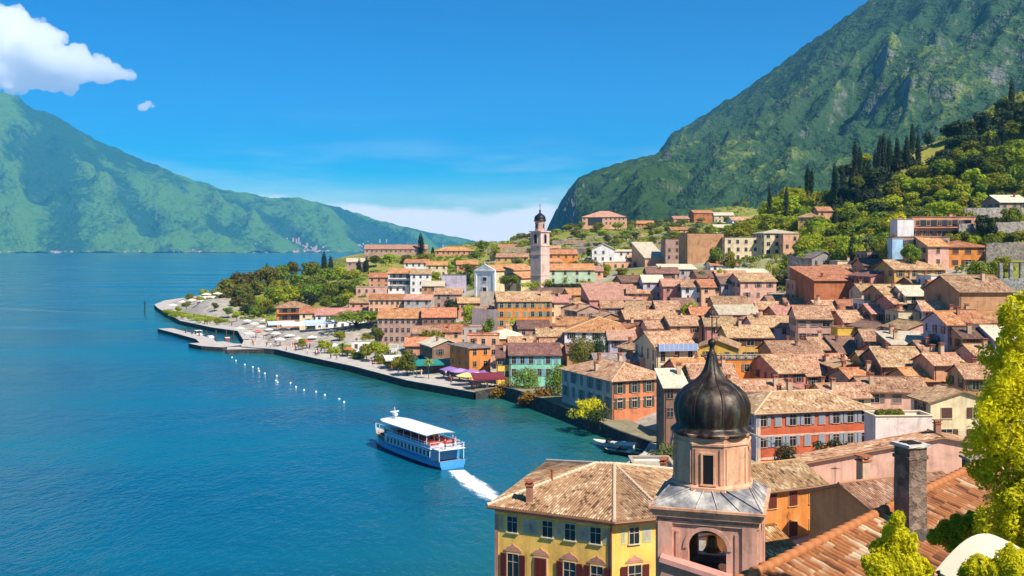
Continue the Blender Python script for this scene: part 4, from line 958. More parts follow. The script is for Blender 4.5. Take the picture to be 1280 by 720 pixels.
# ------------------------------------------------------------------ pink bell tower with the copper onion dome
def make_tower():
    Z = 61.0; cx = (890 - CX) / F * Z; zz = lambda y, Zq=61.0: H - (y - HY) / F * Zq
    r = R(-17); zb = 2.0; root = empty('bell_tower', (cx, Z, zb + .42), r)
    tag(root, "pink bell tower with octagonal drum and dark copper onion dome in front of the town", 'bell tower')
    L = lambda z: z - zb
    pink = plaster('dea48a', 1.0); peach = plaster('e4a880', 1.0); w = 5.7; zt = 20.0; mb = MB(); aw = 1.1; asz = L(18.0); ah = 1.1
    # body: four walls with an arched bell opening in each
    def wallpts(): return None
    for k in range(4):
        M = Matrix.Rotation(k * math.pi / 2, 4, 'Z'); y = -w / 2; n = 14; t = .7
        arc = [(aw * math.cos(math.pi * (1 - i / n)), asz + ah * math.sin(math.pi * (1 - i / n))) for i in range(n + 1)]; sill = L(16.2)
        V = lambda x, z, yy=y: M @ Vector((x, yy, z))
        mb.face([V(-w / 2, 0), V(w / 2, 0), V(w / 2, sill), V(-w / 2, sill)])
        mb.face([V(-w / 2, sill), V(-aw, sill), V(-aw, asz), V(-w / 2, asz)]); mb.face([V(aw, sill), V(w / 2, sill), V(w / 2, asz), V(aw, asz)])
        top = L(zt); mb.face([V(-w / 2, asz), V(-aw, asz), V(-aw, top), V(-w / 2, top)]); mb.face([V(aw, asz), V(w / 2, asz), V(w / 2, top), V(aw, top)])
        for i in range(n): mb.face([V(*arc[i]), V(*arc[i + 1]), V(arc[i + 1][0], top), V(arc[i][0], top)])
        outline = [(-aw, sill), *arc, (aw, sill)]
        for i in range(len(outline) - 1): mb.face([V(*outline[i]), V(outline[i][0], outline[i][1], y + t), V(outline[i + 1][0], outline[i + 1][1], y + t), V(*outline[i + 1])])
        mb.face([V(-aw, sill), V(aw, sill), V(aw, sill, y + t), V(-aw, sill, y + t)])
        # pilasters, recessed panels and slit
        for sx in (-1, 1):
            mb.box((sx * (w / 2 - .42), y - .07, L(13.4)), (.84, .16, 12.2), M=M); mb.box((sx * (w / 2 - 1.15), y - .03, L(17.2)), (.22, .08, 3.6), M=M)
        mb.box((0, y - .05, L(15.0)), (w - 1.7, .12, .3), M=M)
        for i in range(n):   # arch moulding
            a0 = math.pi * i / n; a1 = math.pi * (i + 1) / n
            q = [(rr * math.cos(a), asz + rr * .96 * math.sin(a)) for a in (a0, a1) for rr in (aw + .06, aw + .3)]
            mb.idx([V(x, z, y - .07) for x, z in (q[0], q[1], q[3], q[2])] + [V(x, z, y) for x, z in (q[0], q[1], q[3], q[2])], [(0, 1, 2, 3), (1, 5, 6, 2), (0, 3, 7, 4)])
    body = mb.build('wall', pink, root)
    fl = MB(); fl.box((0, 0, L(15.6)), (w - 1.5, w - 1.5, .3)); fl.build('belfry_floor', WOOD, root); fl = MB(); fl.box((0, 0, L(19.8)), (w - .3, w - .3, .3)); fl.build('belfry_ceiling', WOOD, root)
    cor = MB()
    for z, e, hh in ((19.5, .12, .18), (19.95, .30, .24), (20.16, .40, .18), (20.34, .5, .14)): cor.box((0, 0, L(z)), (w + 2 * e, w + 2 * e, hh))
    cor.build('cornice', peach, root)
    bl = MB(); bl.lathe([(.02, .95), (.2, .93), (.28, .8), (.32, .4), (.42, .1), (.55, 0), (.5, .02), (.3, .4)], (0, 0, L(17.1)), 20); bl.tube((-1.4, 0, L(18.25)), (1.4, 0, L(18.25)), .09); bl.build('bell', flat_mat('6a5a34', .4, .8), root, smooth=True)
    # sloping lead roof between square body and drum
    n8 = [(2.28 / math.cos(math.pi / 8) * math.cos(math.pi / 8 + i * math.pi / 4 + math.pi), 2.28 / math.cos(math.pi / 8) * math.sin(math.pi / 8 + i * math.pi / 4 + math.pi)) for i in range(8)]
    sk = MB(); e = w / 2 + .30; zl, zu = L(20.42), L(21.42); cs = [(-e, -e), (e, -e), (e, e), (-e, e)]
    oc = [(2.2 / math.cos(math.pi / 8) * math.cos(-math.pi / 2 - math.pi / 8 + i * math.pi / 4), 2.2 / math.cos(math.pi / 8) * math.sin(-math.pi / 2 - math.pi / 8 + i * math.pi / 4)) for i in range(8)]
    for k in range(4):
        a, b = cs[k], cs[(k + 1) % 4]; p, q = oc[2 * k], oc[2 * k + 1]; nx = oc[(2 * k + 2) % 8]
        sk.face([(*a, zl), (*b, zl), (*q, zu), (*p, zu)]); sk.face([(*b, zl), (*nx, zu), (*q, zu)])
    for k in range(4): a, b = cs[k], cs[(k + 1) % 4]; sk.face([(*a, zl - .1), (*b, zl - .1), (*b, zl), (*a, zl)])
    lead = NT('lead_sheet'); v = lead.coord('Object'); nn = lead.noise(v, .8, 5, .65); lead.base(lead.ramp(nn, [(.38, (.14, .14, .15)), (.52, (.34, .31, .28)), (.64, (.60, .54, .46))])); lead.p.inputs['Roughness'].default_value = .6; lead.p.inputs['Metallic'].default_value = .15; lead.bump(nn, .3, .1)
    for k in range(4):
        M = Matrix.Rotation(k * math.pi / 2, 4, 'Z')
        for x in np.linspace(-2.2, 2.2, 6): sk.tube(M @ Vector((x * 1.45, -e, zl + .03)), M @ Vector((x * .42, -2.25, zu + .03)), .035, n=5)
    lowr = sk.build('skirt_roof', lead.mat, root)
    # octagonal drum
    rd = 2.2; z0, z1 = L(21.25), L(24.55); dm = MB(); k8 = rd / math.cos(math.pi / 8)
    dm.lathe([(k8 + .2, 0), (k8 + .2, .2), (k8 + .09, .28), (k8, .34), (k8, 2.62), (k8 + .08, 2.66), (k8 + .08, 2.78), (k8, 2.82), (k8, 3.1), (k8 + .12, 3.16), (k8 + .2, 3.3), (.1, 3.3)], (0, 0, z0), 8, 0, ph=math.pi / 8)
    # face panels
    for i in range(8):
        M = Matrix.Rotation(i * math.pi / 4, 4, 'Z')
        for sx in (-1, 1): dm.box((sx * .72, -rd - .02, z0 + 1.45), (.10, .08, 2.1), 0, M=M)
    dm.build('drum', peach, root)
    for i in (0, 2, 4, 6):
        wmb = MB(); wmb.box((0, -.0, .87), (.6, .10, 1.75), 0)
        for sx in (-1, 1): wmb.box((sx * .36, -.03, .87), (.12, .14, 1.75), 1)
        wmb.box((0, -.03, 1.8), (.86, .14, .13), 1); wmb.box((0, -.06, -.04), (.95, .2, .1), 1)
        a = i * math.pi / 4; o = wmb.build('window', [flat_mat('0d0b0a', .6), peach], root, (math.sin(a) * rd, -math.cos(a) * rd, z0 + .4), a)
    # onion dome: eight bulging gores
    prof = [(2.36, 24.36), (2.42, 24.52), (2.30, 24.66), (2.10, 24.82), (2.10, 25.0), (2.16, 25.25), (2.22, 25.65), (2.22, 26.05), (2.13, 26.4), (1.95, 26.75), (1.62, 27.1), (1.18, 27.42), (.80, 27.74), (.55, 28.1), (.40, 28.5), (.30, 28.9), (.24, 29.15)]
    pr = [(a * 1.04, L(b)) for a, b in prof]
    # refine profile
    fine = []
    for i in range(len(pr) - 1):
        for t in np.linspace(0, 1, 4)[:-1]:
            p0 = pr[max(0, i - 1)]; p1 = pr[i]; p2 = pr[i + 1]; p3 = pr[min(len(pr) - 1, i + 2)]
            cm = lambda a, b, c, d: .5 * (2 * b + (c - a) * t + (2 * a - 5 * b + 4 * c - d) * t * t + (3 * b - a - 3 * c + d) * t ** 3)
            fine.append((cm(p0[0], p1[0], p2[0], p3[0]), cm(p0[1], p1[1], p2[1], p3[1])))
    fine.append(pr[-1])
    gore = lambda t: .945 + .055 * abs(math.cos(4 * t)) ** .8 if False else .93 + .07 * abs(math.sin(4 * (t - math.pi / 8) + math.pi / 2 * 0)) ** .7
    dome = MB(); dome.lathe(fine, (0, 0, 0), 96, 0, rf=lambda t: .94 + .06 * abs(math.sin(4 * (t - math.pi / 8))) ** .75)
    cu = NT('aged_copper'); v = cu.coord('Object'); n1_ = cu.noise(v, 1.1, 6, .7); mp = cu.n.new("ShaderNodeMapping"); mp.inputs['Scale'].default_value = (2.2, 2.2, .3); cu.l.new(v, mp.inputs[0]); n2_ = cu.noise(mp.outputs[0], 1.3, 4, .6)
    cu.base(cu.ramp(cu.math('ADD', cu.math('MULTIPLY', n1_, .5), cu.math('MULTIPLY', n2_, .5)), [(.38, (.022, .014, .012)), (.50, (.050, .030, .022)), (.57, (.075, .065, .045)), (.66, (.13, .15, .11))]))
    cu.p.inputs['Metallic'].default_value = .6; cu.set(cu.p, 'Roughness', cu.ramp(n2_, [(.35, (.38,) * 3), (.65, (.62,) * 3)])); cu.bump(cu.noise(v, 3.5, 4, .6), .35, .04)
    dob = dome.build('dome', cu.mat, root, smooth=True)
    for i in range(8):
        a = math.pi / 8 + i * math.pi / 4; rm_ = MB()
        for j in range(12, len(fine) - 1):
            p, q = fine[j], fine[j + 1]; k = .945
            rm_.tube((p[0] * k * math.cos(a), p[0] * k * math.sin(a), p[1]), (q[0] * k * math.cos(a), q[0] * k * math.sin(a), q[1]), .045, n=6, caps=False)
        rm_.build('rib', cu.mat, dob)
    fin = MB(); fin.lathe([(.24, 29.1 - zb), (.28, 29.2 - zb), (.2, 29.2 - zb), (.14, 29.5 - zb), (.16, 29.6 - zb), (.22, 29.7 - zb), (.25, 29.82 - zb), (.22, 29.95 - zb), (.1, 30.02 - zb), (.03, 30.1 - zb)], n=16)
    fin.tube((0, 0, L(30.0)), (0, 0, L(32.0)), .035); fin.build('finial', cu.mat, root, smooth=True)
    vane = MB(); vane.box((0, 0, L(31.35)), (.9, .04, .05)); vane.box((.28, 0, L(31.0)), (.05, .04, .6)); vane.box((-.3, 0, L(31.45)), (.34, .04, .16)); vane.box((0, 0, L(31.85)), (.4, .05, .05)); vane.build('weathervane', METAL, root)
    # gutter spout and a short mast on the eave
    g = MB(); g.tube((2.3, -1.0, L(24.6)), (3.6, -1.3, L(24.2)), .05); g.tube((-2.2, -1.2, L(24.55)), (-2.35, -1.3, L(23.7)), .06); g.build('gutter_spout', flat_mat('a8a49c', .5, .4), root)
    # sloping stone ledge on the front wall
    lg = MB(); M = Matrix.Translation((-.6, -w / 2 - .45, L(17.0))) @ Matrix.Rotation(R(13), 4, 'Y'); lg.box((0, 0, 0), (4.2, 1.0, .28), 0, M=M); M2 = Matrix.Translation((-.6, -w / 2 - .35, L(16.35))) @ Matrix.Rotation(R(13), 4, 'Y'); lg.box((0, 0, 0), (4.0, .7, 1.1), 1, M=M2)
    lg.build('stair_parapet', [plaster('c99080'), plaster('a8806c')], root)
make_tower()

# ------------------------------------------------------------------ church and campanile
def make_church():
    r = R(-37); Pf = W(606, 368, 405); fw, fl = 10.2, 27.0; zb = Pf.z - 1.0; ze = W(606, 338, 405).z; h = ze - zb
    root = empty('church', (Pf.x, Pf.y, zb), r); tag(root, "church with plain white pedimented front and long tan roof beside the stone campanile", 'church')
    white = plaster('f0ece6'); cream = plaster('d8c49c')
    mb = MB(); mb.box((0, fl / 2 + .35, h / 2), (fw, fl, h), 0); mb.box((fw / 2 + 2.2, fl * .62, h * .36), (4.4, fl * .6, h * .72), 0); mb.build('wall', cream, root)
    fm = MB(); pk = 2.6; fm.face([(-fw / 2 - .2, 0, 0), (fw / 2 + .2, 0, 0), (fw / 2 + .2, 0, h), (-fw / 2 - .2, 0, h)])
    for sx in (-1, 1): fm.box((sx * (fw / 2 - .35), -.1, h / 2), (1.0, .3, h)); fm.box((sx * (fw / 2 + .1), .3, h / 2), (.3, .6, h))
    fm.box((0, -.12, h - .1), (fw + .8, .5, .4))
    pts = [(-fw / 2 - .4, h + .1), (fw / 2 + .4, h + .1), (0, h + pk)]
    fm.idx([(x, -.15, z) for x, z in pts] + [(x, .5, z) for x, z in pts], [(0, 1, 2), (1, 4, 5, 2), (0, 2, 5, 3), (3, 5, 4)])
    fm.box((0, -.1, h + pk + .5), (.18, .18, 1.4)); fm.box((0, -.1, h + pk + .8), (.8, .16, .16)); f = fm.build('facade', white, root)
    dm = MB(); dm.box((0, -.06, 1.7), (1.9, .12, 3.4), 0); dm.box((0, -.12, 3.55), (2.6, .3, .3), 1)
    for sx in (-1, 1): dm.box((sx * 1.15, -.1, 1.7), (.3, .2, 3.4), 1)
    dm.build('door', [WOOD, white], root, (0, -.02, .4))
    wm = MB(); wm.box((0, -.04, .75), (1.7, .1, 1.5), 0); wm.box((0, -.08, 1.6), (2.1, .2, .2), 1); wm.box((0, -.08, -.1), (2.1, .2, .2), 1); wm.build('window', [GLASS, white], root, (0, -.02, h * .6))
    for y in (6, 11, 24): wm2 = MB(); wm2.box((.03, 0, .9), (.1, 1.1, 1.8), 0); wm2.box((.06, 0, -.06), (.2, 1.4, .12), 1); wm2.build('window', [GLASS, white], root, (fw / 2, y, h * .62))
    rb = MB(); e = .6; tz = h + 2.3
    roof_plane(rb, (fw / 2 + e, .4, h), (fw / 2 + e, fl + .8, h), (0, fl + .8, tz), (0, .4, tz), jit=.08); roof_plane(rb, (-fw / 2 - e, fl + .8, h), (-fw / 2 - e, .4, h), (0, .4, tz), (0, fl + .8, tz), jit=.08)
    roof_plane(rb, (fw / 2 + 5.0, fl * .30, h * .70), (fw / 2 + 5.0, fl * .94, h * .70), (fw / 2 + .02, fl * .94, h * .90), (fw / 2 + .02, fl * .30, h * .90), jit=.08)
    rb.build('roof', [rooftile('orange'), WOOD], root)
make_church()
def make_campanile():
    Z = 396.0; cx = (675 - CX) / F * Z; g = lambda y: H - (y - HY) / F * Z; zb = g(362); root = empty('campanile', (cx, Z, zb), R(-42)); tag(root, "tall pale stone campanile with paired belfry openings and small black dome", 'bell tower')
    L = lambda y: g(y) - zb; w = 5.3; pale = plaster('d8b8a8')
    mb = MB(); hb = L(290); mb.box((0, 0, hb / 2), (w, w, hb))
    for y in (318, 344): mb.box((0, 0, L(y)), (w + .3, w + .3, .35))
    mb.box((0, 0, hb + .15), (w + .9, w + .9, .5)); mb.box((0, 0, L(307)), (w + .4, w + .4, .4))
    mb.build('wall', pale, root)
    for k in range(4):
        M = Matrix.Rotation(k * math.pi / 2, 4, 'Z'); wm = MB(); wm.box((0, -w / 2 - .02, L(299.5)), (1.5, .12, 2.9), 0, M=M)
        pts = [(.75 * math.cos(a), L(299.5) + 1.45 + .75 * math.sin(a)) for a in np.linspace(0, math.pi, 9)]; wm.face([M @ Vector((x, -w / 2 - .08, z)) for x, z in pts], 0)
        for sx in (-1, 1): wm.box((sx * .9, -w / 2 - .06, L(299.5)), (.3, .2, 2.9), 1, M=M)
        wm.build('belfry_opening', [flat_mat('14161a', .6), pale], root)
    dm = MB(); dm.lathe([(2.05, 0), (2.05, 3.6), (2.3, 3.8), (2.4, 4.2), (.1, 4.2)], (0, 0, hb + .3), 8, ph=math.pi / 8); dm.build('drum', plaster('c8a08c'), root)
    for k in range(4): wm = MB(); wm.box((0, -1.92, hb + 2.3), (.7, .1, 1.8), 0, M=Matrix.Rotation(k * math.pi / 2, 4, 'Z')); wm.build('drum_window', flat_mat('2a2422', .6), root)
    do = MB(); do.lathe([(2.5, 0), (2.55, .2), (2.2, .5), (2.3, 1.0), (2.1, 1.7), (1.5, 2.3), (.8, 2.8), (.4, 3.2), (.25, 3.6), (.45, 3.9), (.35, 4.3), (.05, 4.5)], (0, 0, hb + 4.4), 16); do.tube((0, 0, hb + 8.8), (0, 0, hb + 11.2), .09); do.box((0, 0, hb + 10.3), (1.1, .1, .12))
    do.build('dome', flat_mat('221e20', .5, .3), root, smooth=True)
make_campanile()

# ------------------------------------------------------------------ foreground roof, big stone chimney, white awning
def make_foreground():
    # ridge runs from the lower middle of the picture up to the right
    A = W(900, 742, 22.6); B = W(1245, 581, 37.2); A.z = B.z = 28.25
    u = (B - A); u.z = 0; Lr = u.length; rz = math.atan2(u.y, u.x); mid = (A + B) / 2
    zb = 20.0; d = 15.0; w = Lr + 2; tp = math.tan(R(18)); root = empty('house', (mid.x, mid.y, zb), rz)
    tag(root, "nearest house, a big orange tiled roof filling the bottom corner below the stone chimney", 'house')
    hr = 28.25 - zb; he = hr - d / 2 * tp; x0, x1 = -w / 2, w / 2; wl = MB()
    for y, s in ((-d / 2 + .5, 1), (-.15, -1)):
        zt = he if s > 0 else hr - .2; p = [(x0, y, -3), (x1, y, -3), (x1, y, zt), (x0, y, zt)]; wl.face(p if s > 0 else p[::-1])
    for x, s in ((x0 + .3, 1), (x1 - .3, -1)):
        p = [(x, -.15, -3), (x, -d / 2 + .5, -3), (x, -d / 2 + .5, he), (x, -.15, hr - .2)]; wl.face(p if s > 0 else p[::-1])
    wl.build('wall', plaster('cf9a70'), root)
    rb = MB(); roof_plane(rb, (x0, -d / 2, he), (x1, -d / 2, he), (x1, 0, hr), (x0, 0, hr), True, mi=0); None
    ro = rb.build('roof', [rooftile('fore'), WOOD], root)
    rc = MB(); n = int(w / .42)
    for i in range(n): rc.tube((x0 + w * i / n, 0, hr + .04), (x0 + w * (i + 1.06) / n, 0, hr + .02), .15, .12, 10)
    rc.build('ridge_tile', rooftile('fore'), ro, smooth=True)
    # stone chimney on the slope
    Zc = 28.6; p = W(1138, 660, Zc); inv = Matrix.Rotation(-rz, 4, 'Z'); lp = inv @ (Vector((p.x, p.y, 0)) - Vector((mid.x, mid.y, 0)))
    zr = hr - abs(lp.y) * tp; top = W(1138, 557, Zc).z - zb; cm = MB(); cw = .62
    cm.box((0, 0, (zr - .6 + top) / 2), (cw, cw, top - zr + .6), 0); cm.box((0, 0, top + .04), (cw + .16, cw + .16, .08), 1); cm.box((0, 0, top - .3), (cw + .06, cw + .06, .1), 0)
    cm.box((.0, 0, top + .09), (cw * .7, cw * .7, .04), 2)
    me = cm.mesh('chimney', [stone('7c5f42', 'chimney_stone', 2.2), flat_mat('cfc4b4', .9), flat_mat('1a1614', .9)]); bm = bmesh.new(); bm.from_mesh(me); bmesh.ops.subdivide_edges(bm, edges=bm.edges, cuts=4, use_grid_fill=True)
    for v in bm.verts: v.co += Vector((rng.uniform(-.014, .014), rng.uniform(-.014, .014), rng.uniform(-.01, .01)))
    bm.to_mesh(me); bm.free()
    link('chimney', me, ro, (lp.x, lp.y, 0), R(-28) - rz * 0)
    fl = MB(); fl.box((0, 0, 0), (cw + .5, cw + .5, .06), 0, M=Matrix.Translation((lp.x, lp.y, zr + .02)) @ Matrix.Rotation(math.atan(tp), 4, 'X')); fl.build('flashing', flat_mat('4a4038', .8), ro)
    # brick chimney of the house behind
    b = MB(); Zb = 46.0; t = W(1221, 574, Zb).z; b.box((0, 0, t - 4.6), (.95, .95, 9.2), 0); b.box((0, 0, t + .05), (1.15, 1.15, .12), 1)
    o = b.build('brick_chimney', [stone('7a4434', 'brick', 3.0), flat_mat('a89080', .9)], None, (W(1221, 600, Zb).x, Zb, 0)); tag(o, "dark red brick chimney stack standing close beside the golden tree", 'chimney')
    # white canvas awning low in the corner
    aw = MB(); nu, nv = 14, 8; vv = []
    for j in range(nv + 1):
        for i in range(nu + 1):
            a = i / nu; bb = j / nv; vv.append((2.3 * (a - .5), -1.7 * bb, .42 * math.sin(a * math.pi) - .75 * bb ** 1.4))
    aw.idx(vv, [(j * (nu + 1) + i, j * (nu + 1) + i + 1, (j + 1) * (nu + 1) + i + 1, (j + 1) * (nu + 1) + i) for j in range(nv) for i in range(nu)])
    back = [(x, y + .0, z - .04) for x, y, z in vv]; aw.idx(back, [(j * (nu + 1) + i, (j + 1) * (nu + 1) + i, (j + 1) * (nu + 1) + i + 1, j * (nu + 1) + i + 1) for j in range(nv) for i in range(nu)])
    q = W(1222, 684, 17.0); r_ = empty('awning', (q.x, q.y, q.z - 3.2), R(32)); tag(r_, "cream canvas awning with a curved top under the golden tree", 'awning')
    aw.build('canvas', flat_mat('d2c6ac', .9, 0, .12, 1.5), r_, (0, 0, 3.0), smooth=True)
    po = MB()
    for x in (-1.1, 1.1): po.tube((x, -.05, -4), (x, -.05, 3.0), .04)
    po.tube((-1.15, -.05, 2.98), (1.15, -.05, 2.98), .035); po.build('frame', METAL, r_)
make_foreground()
# ------------------------------------------------------------------ quays and piers
def ribbon(pts, wd, top, bot, name, mats, kind='structure', wallmi=1):
    """slab along an open line: vertical wall on the water side, paved top running inland"""
    P = [Vector((a, b, 0)) for a, b in pts]; n = len(P); inn = []
    for i in range(n):
        a = P[max(0, i - 1)]; b = P[min(n - 1, i + 1)]; d = (b - a).normalized(); inn.append(Vector((d.y, -d.x, 0)))
    tp = top if isinstance(top, list) else [top] * n; mb = MB(); s = 0
    for i in range(n - 1):
        a, b = P[i], P[i + 1]; ia, ib = a + inn[i] * wd, b + inn[i + 1] * wd; L = (b - a).length; up = lambda p, z: Vector((p.x, p.y, z))
        mb.face([up(a, tp[i]), up(ia, tp[i]), up(ib, tp[i + 1]), up(b, tp[i + 1])], 0, [(s, 0), (s, wd), (s + L, wd), (s + L, 0)])
        mb.face([up(a, bot), up(a, tp[i]), up(b, tp[i + 1]), up(b, bot)], wallmi); mb.face([up(ib, bot), up(ib, tp[i + 1]), up(ia, tp[i]), up(ia, bot)], wallmi)
        # coping
        k = .45; mb.face([up(a, tp[i] + .14), up(a + inn[i] * k, tp[i] + .14), up(b + inn[i + 1] * k, tp[i + 1] + .14), up(b, tp[i + 1] + .14)], 2)
        mb.face([up(a, tp[i]), up(a, tp[i] + .14), up(b, tp[i + 1] + .14), up(b, tp[i + 1])], 2); mb.face([up(b + inn[i + 1] * k, tp[i + 1]), up(b + inn[i + 1] * k, tp[i + 1] + .14), up(a + inn[i] * k, tp[i] + .14), up(a + inn[i] * k, tp[i])], 2)
        s += L
    o = mb.build(name, mats)
    if kind: tag(o, kind=kind)
    return o
PAVE = NT('paving_stone'); _v = PAVE.coord('Object'); PAVE.base(PAVE.ramp(PAVE.noise(_v, .5, 5, .65), [(.3, (.36, .31, .26)), (.7, (.58, .52, .45))])); PAVE.p.inputs['Roughness'].default_value = .85; PAVE = PAVE.mat
QW = stone('3e3a36', 'quay_stone', .9, .45); COP = plaster('c8bcac')
i0 = SHORE.index((-9, 237)); i1 = SHORE.index((-202, 570))
ribbon(SHORE[i0:i1 + 4], 15, 1.75, -2, 'promenade', [PAVE, QW, COP])
ig = SHORE.index((19.5, 186))
ribbon([(24.5, 177), (19.5, 186), (11, 209), (3.5, 227), (0, 235), (-3, 241.0), (-8.6, 237.1)], 7, [1.6, 2.0, 2.6, 2.8, 2.8, 2.4, 1.75], -2, 'lakeside_garden_terrace', [plaster('8a8060'), QW, QW])
ribbon([(-14, -80), (-12, 0), (-6, 40), (-4.5, 66), (-3, 82), (2, 95), (6, 110), (8, 125), (12, 140), (16, 155), (22, 168), (24.4, 176.9)], 6, 1.5, -2, 'lower_quay', [PAVE, QW, COP])
def pier(pts, wd, top, label):
    P = [Vector((a, b, 0)) for a, b in pts]; n = len(P); L_, R_ = [], []
    for i in range(n):
        d = (P[min(n - 1, i + 1)] - P[max(0, i - 1)]).normalized(); m = Vector((-d.y, d.x, 0)) * wd / 2; L_.append(P[i] + m); R_.append(P[i] - m)
    poly = [(p.x, p.y) for p in R_] + [(p.x, p.y) for p in reversed(L_)]
    c = P[n // 2]; mb = MB(); mb.prism([(x - c.x, y - c.y) for x, y in poly], -2, top, 1, 0); o = mb.build('pier', [PAVE, QW], None, (c.x, c.y, 0)); tag(o, label, 'pier')
pier([(-150, 432), (-134, 408), (-118, 383), (-111, 366)], 6, 1.3, "long low stone pier reaching furthest out from the promenade")
pier([(-112, 366), (-105, 357), (-97.5, 353)], 13, 1.5, "wide rounded stone landing stage at the end of the long low pier")
pier([(-98, 344), (-90, 346), (-80, 345)], 9, 1.5, "short square stone jetty in front of the crowded promenade")
# mooring posts
pg = MB(); pg.tube((0, 0, -3), (0, 0, 3.2), .28, .24, 10); pg.tube((0, 0, 3.2), (0, 0, 3.7), .3, .02, 10); pgm = pg.mesh('mooring_post', WOOD)
for i, (px, py) in enumerate([(232, 420), (240, 422), (249, 424), (258, 424), (270, 424), (283, 424), (292, 424)]):
    p = G(px, py); o = link('mooring_post', pgm, None, (p.x, p.y, 0)); tag(o, "dark wooden mooring post in the little harbour behind the long low pier", 'post', 'mooring posts in the little harbour')
p = G(181, 389); mb = MB(); mb.tube((0, 0, -3), (0, 0, 4.6), .4, .35, 12); mb.lathe([(.8, 4.6), (.8, 4.9), (.3, 5.1), (.25, 5.9), (.02, 6.1)], n=12)
o = mb.build('navigation_marker', flat_mat('2c3a40', .6), None, (p.x, p.y, 0)); tag(o, "lone dark post standing in open water off the promenade tip", 'marker')
# buoys
bm_ = MB(); bm_.lathe([(.02, -.3), (.18, -.22), (.27, 0), (.24, .14), (.14, .24), (.05, .28), (.04, .4), (.02, .42)], n=14); bme = bm_.mesh('buoy', flat_mat('f2f0ea', .4), True)
for px, py in [(290, 447), (295, 451), (306, 456), (316, 459), (323, 461), (324, 464), (331, 467), (346, 470), (345, 476), (347, 478), (363, 479), (370, 484), (380, 488), (395, 490), (406, 494), (424, 499), (430, 503)]:
    p = G(px, py); o = link('buoy', bme, None, (p.x, p.y, 0)); tag(o, "small white buoy in the double line floating off the quay", 'buoy', 'white buoys off the quay')

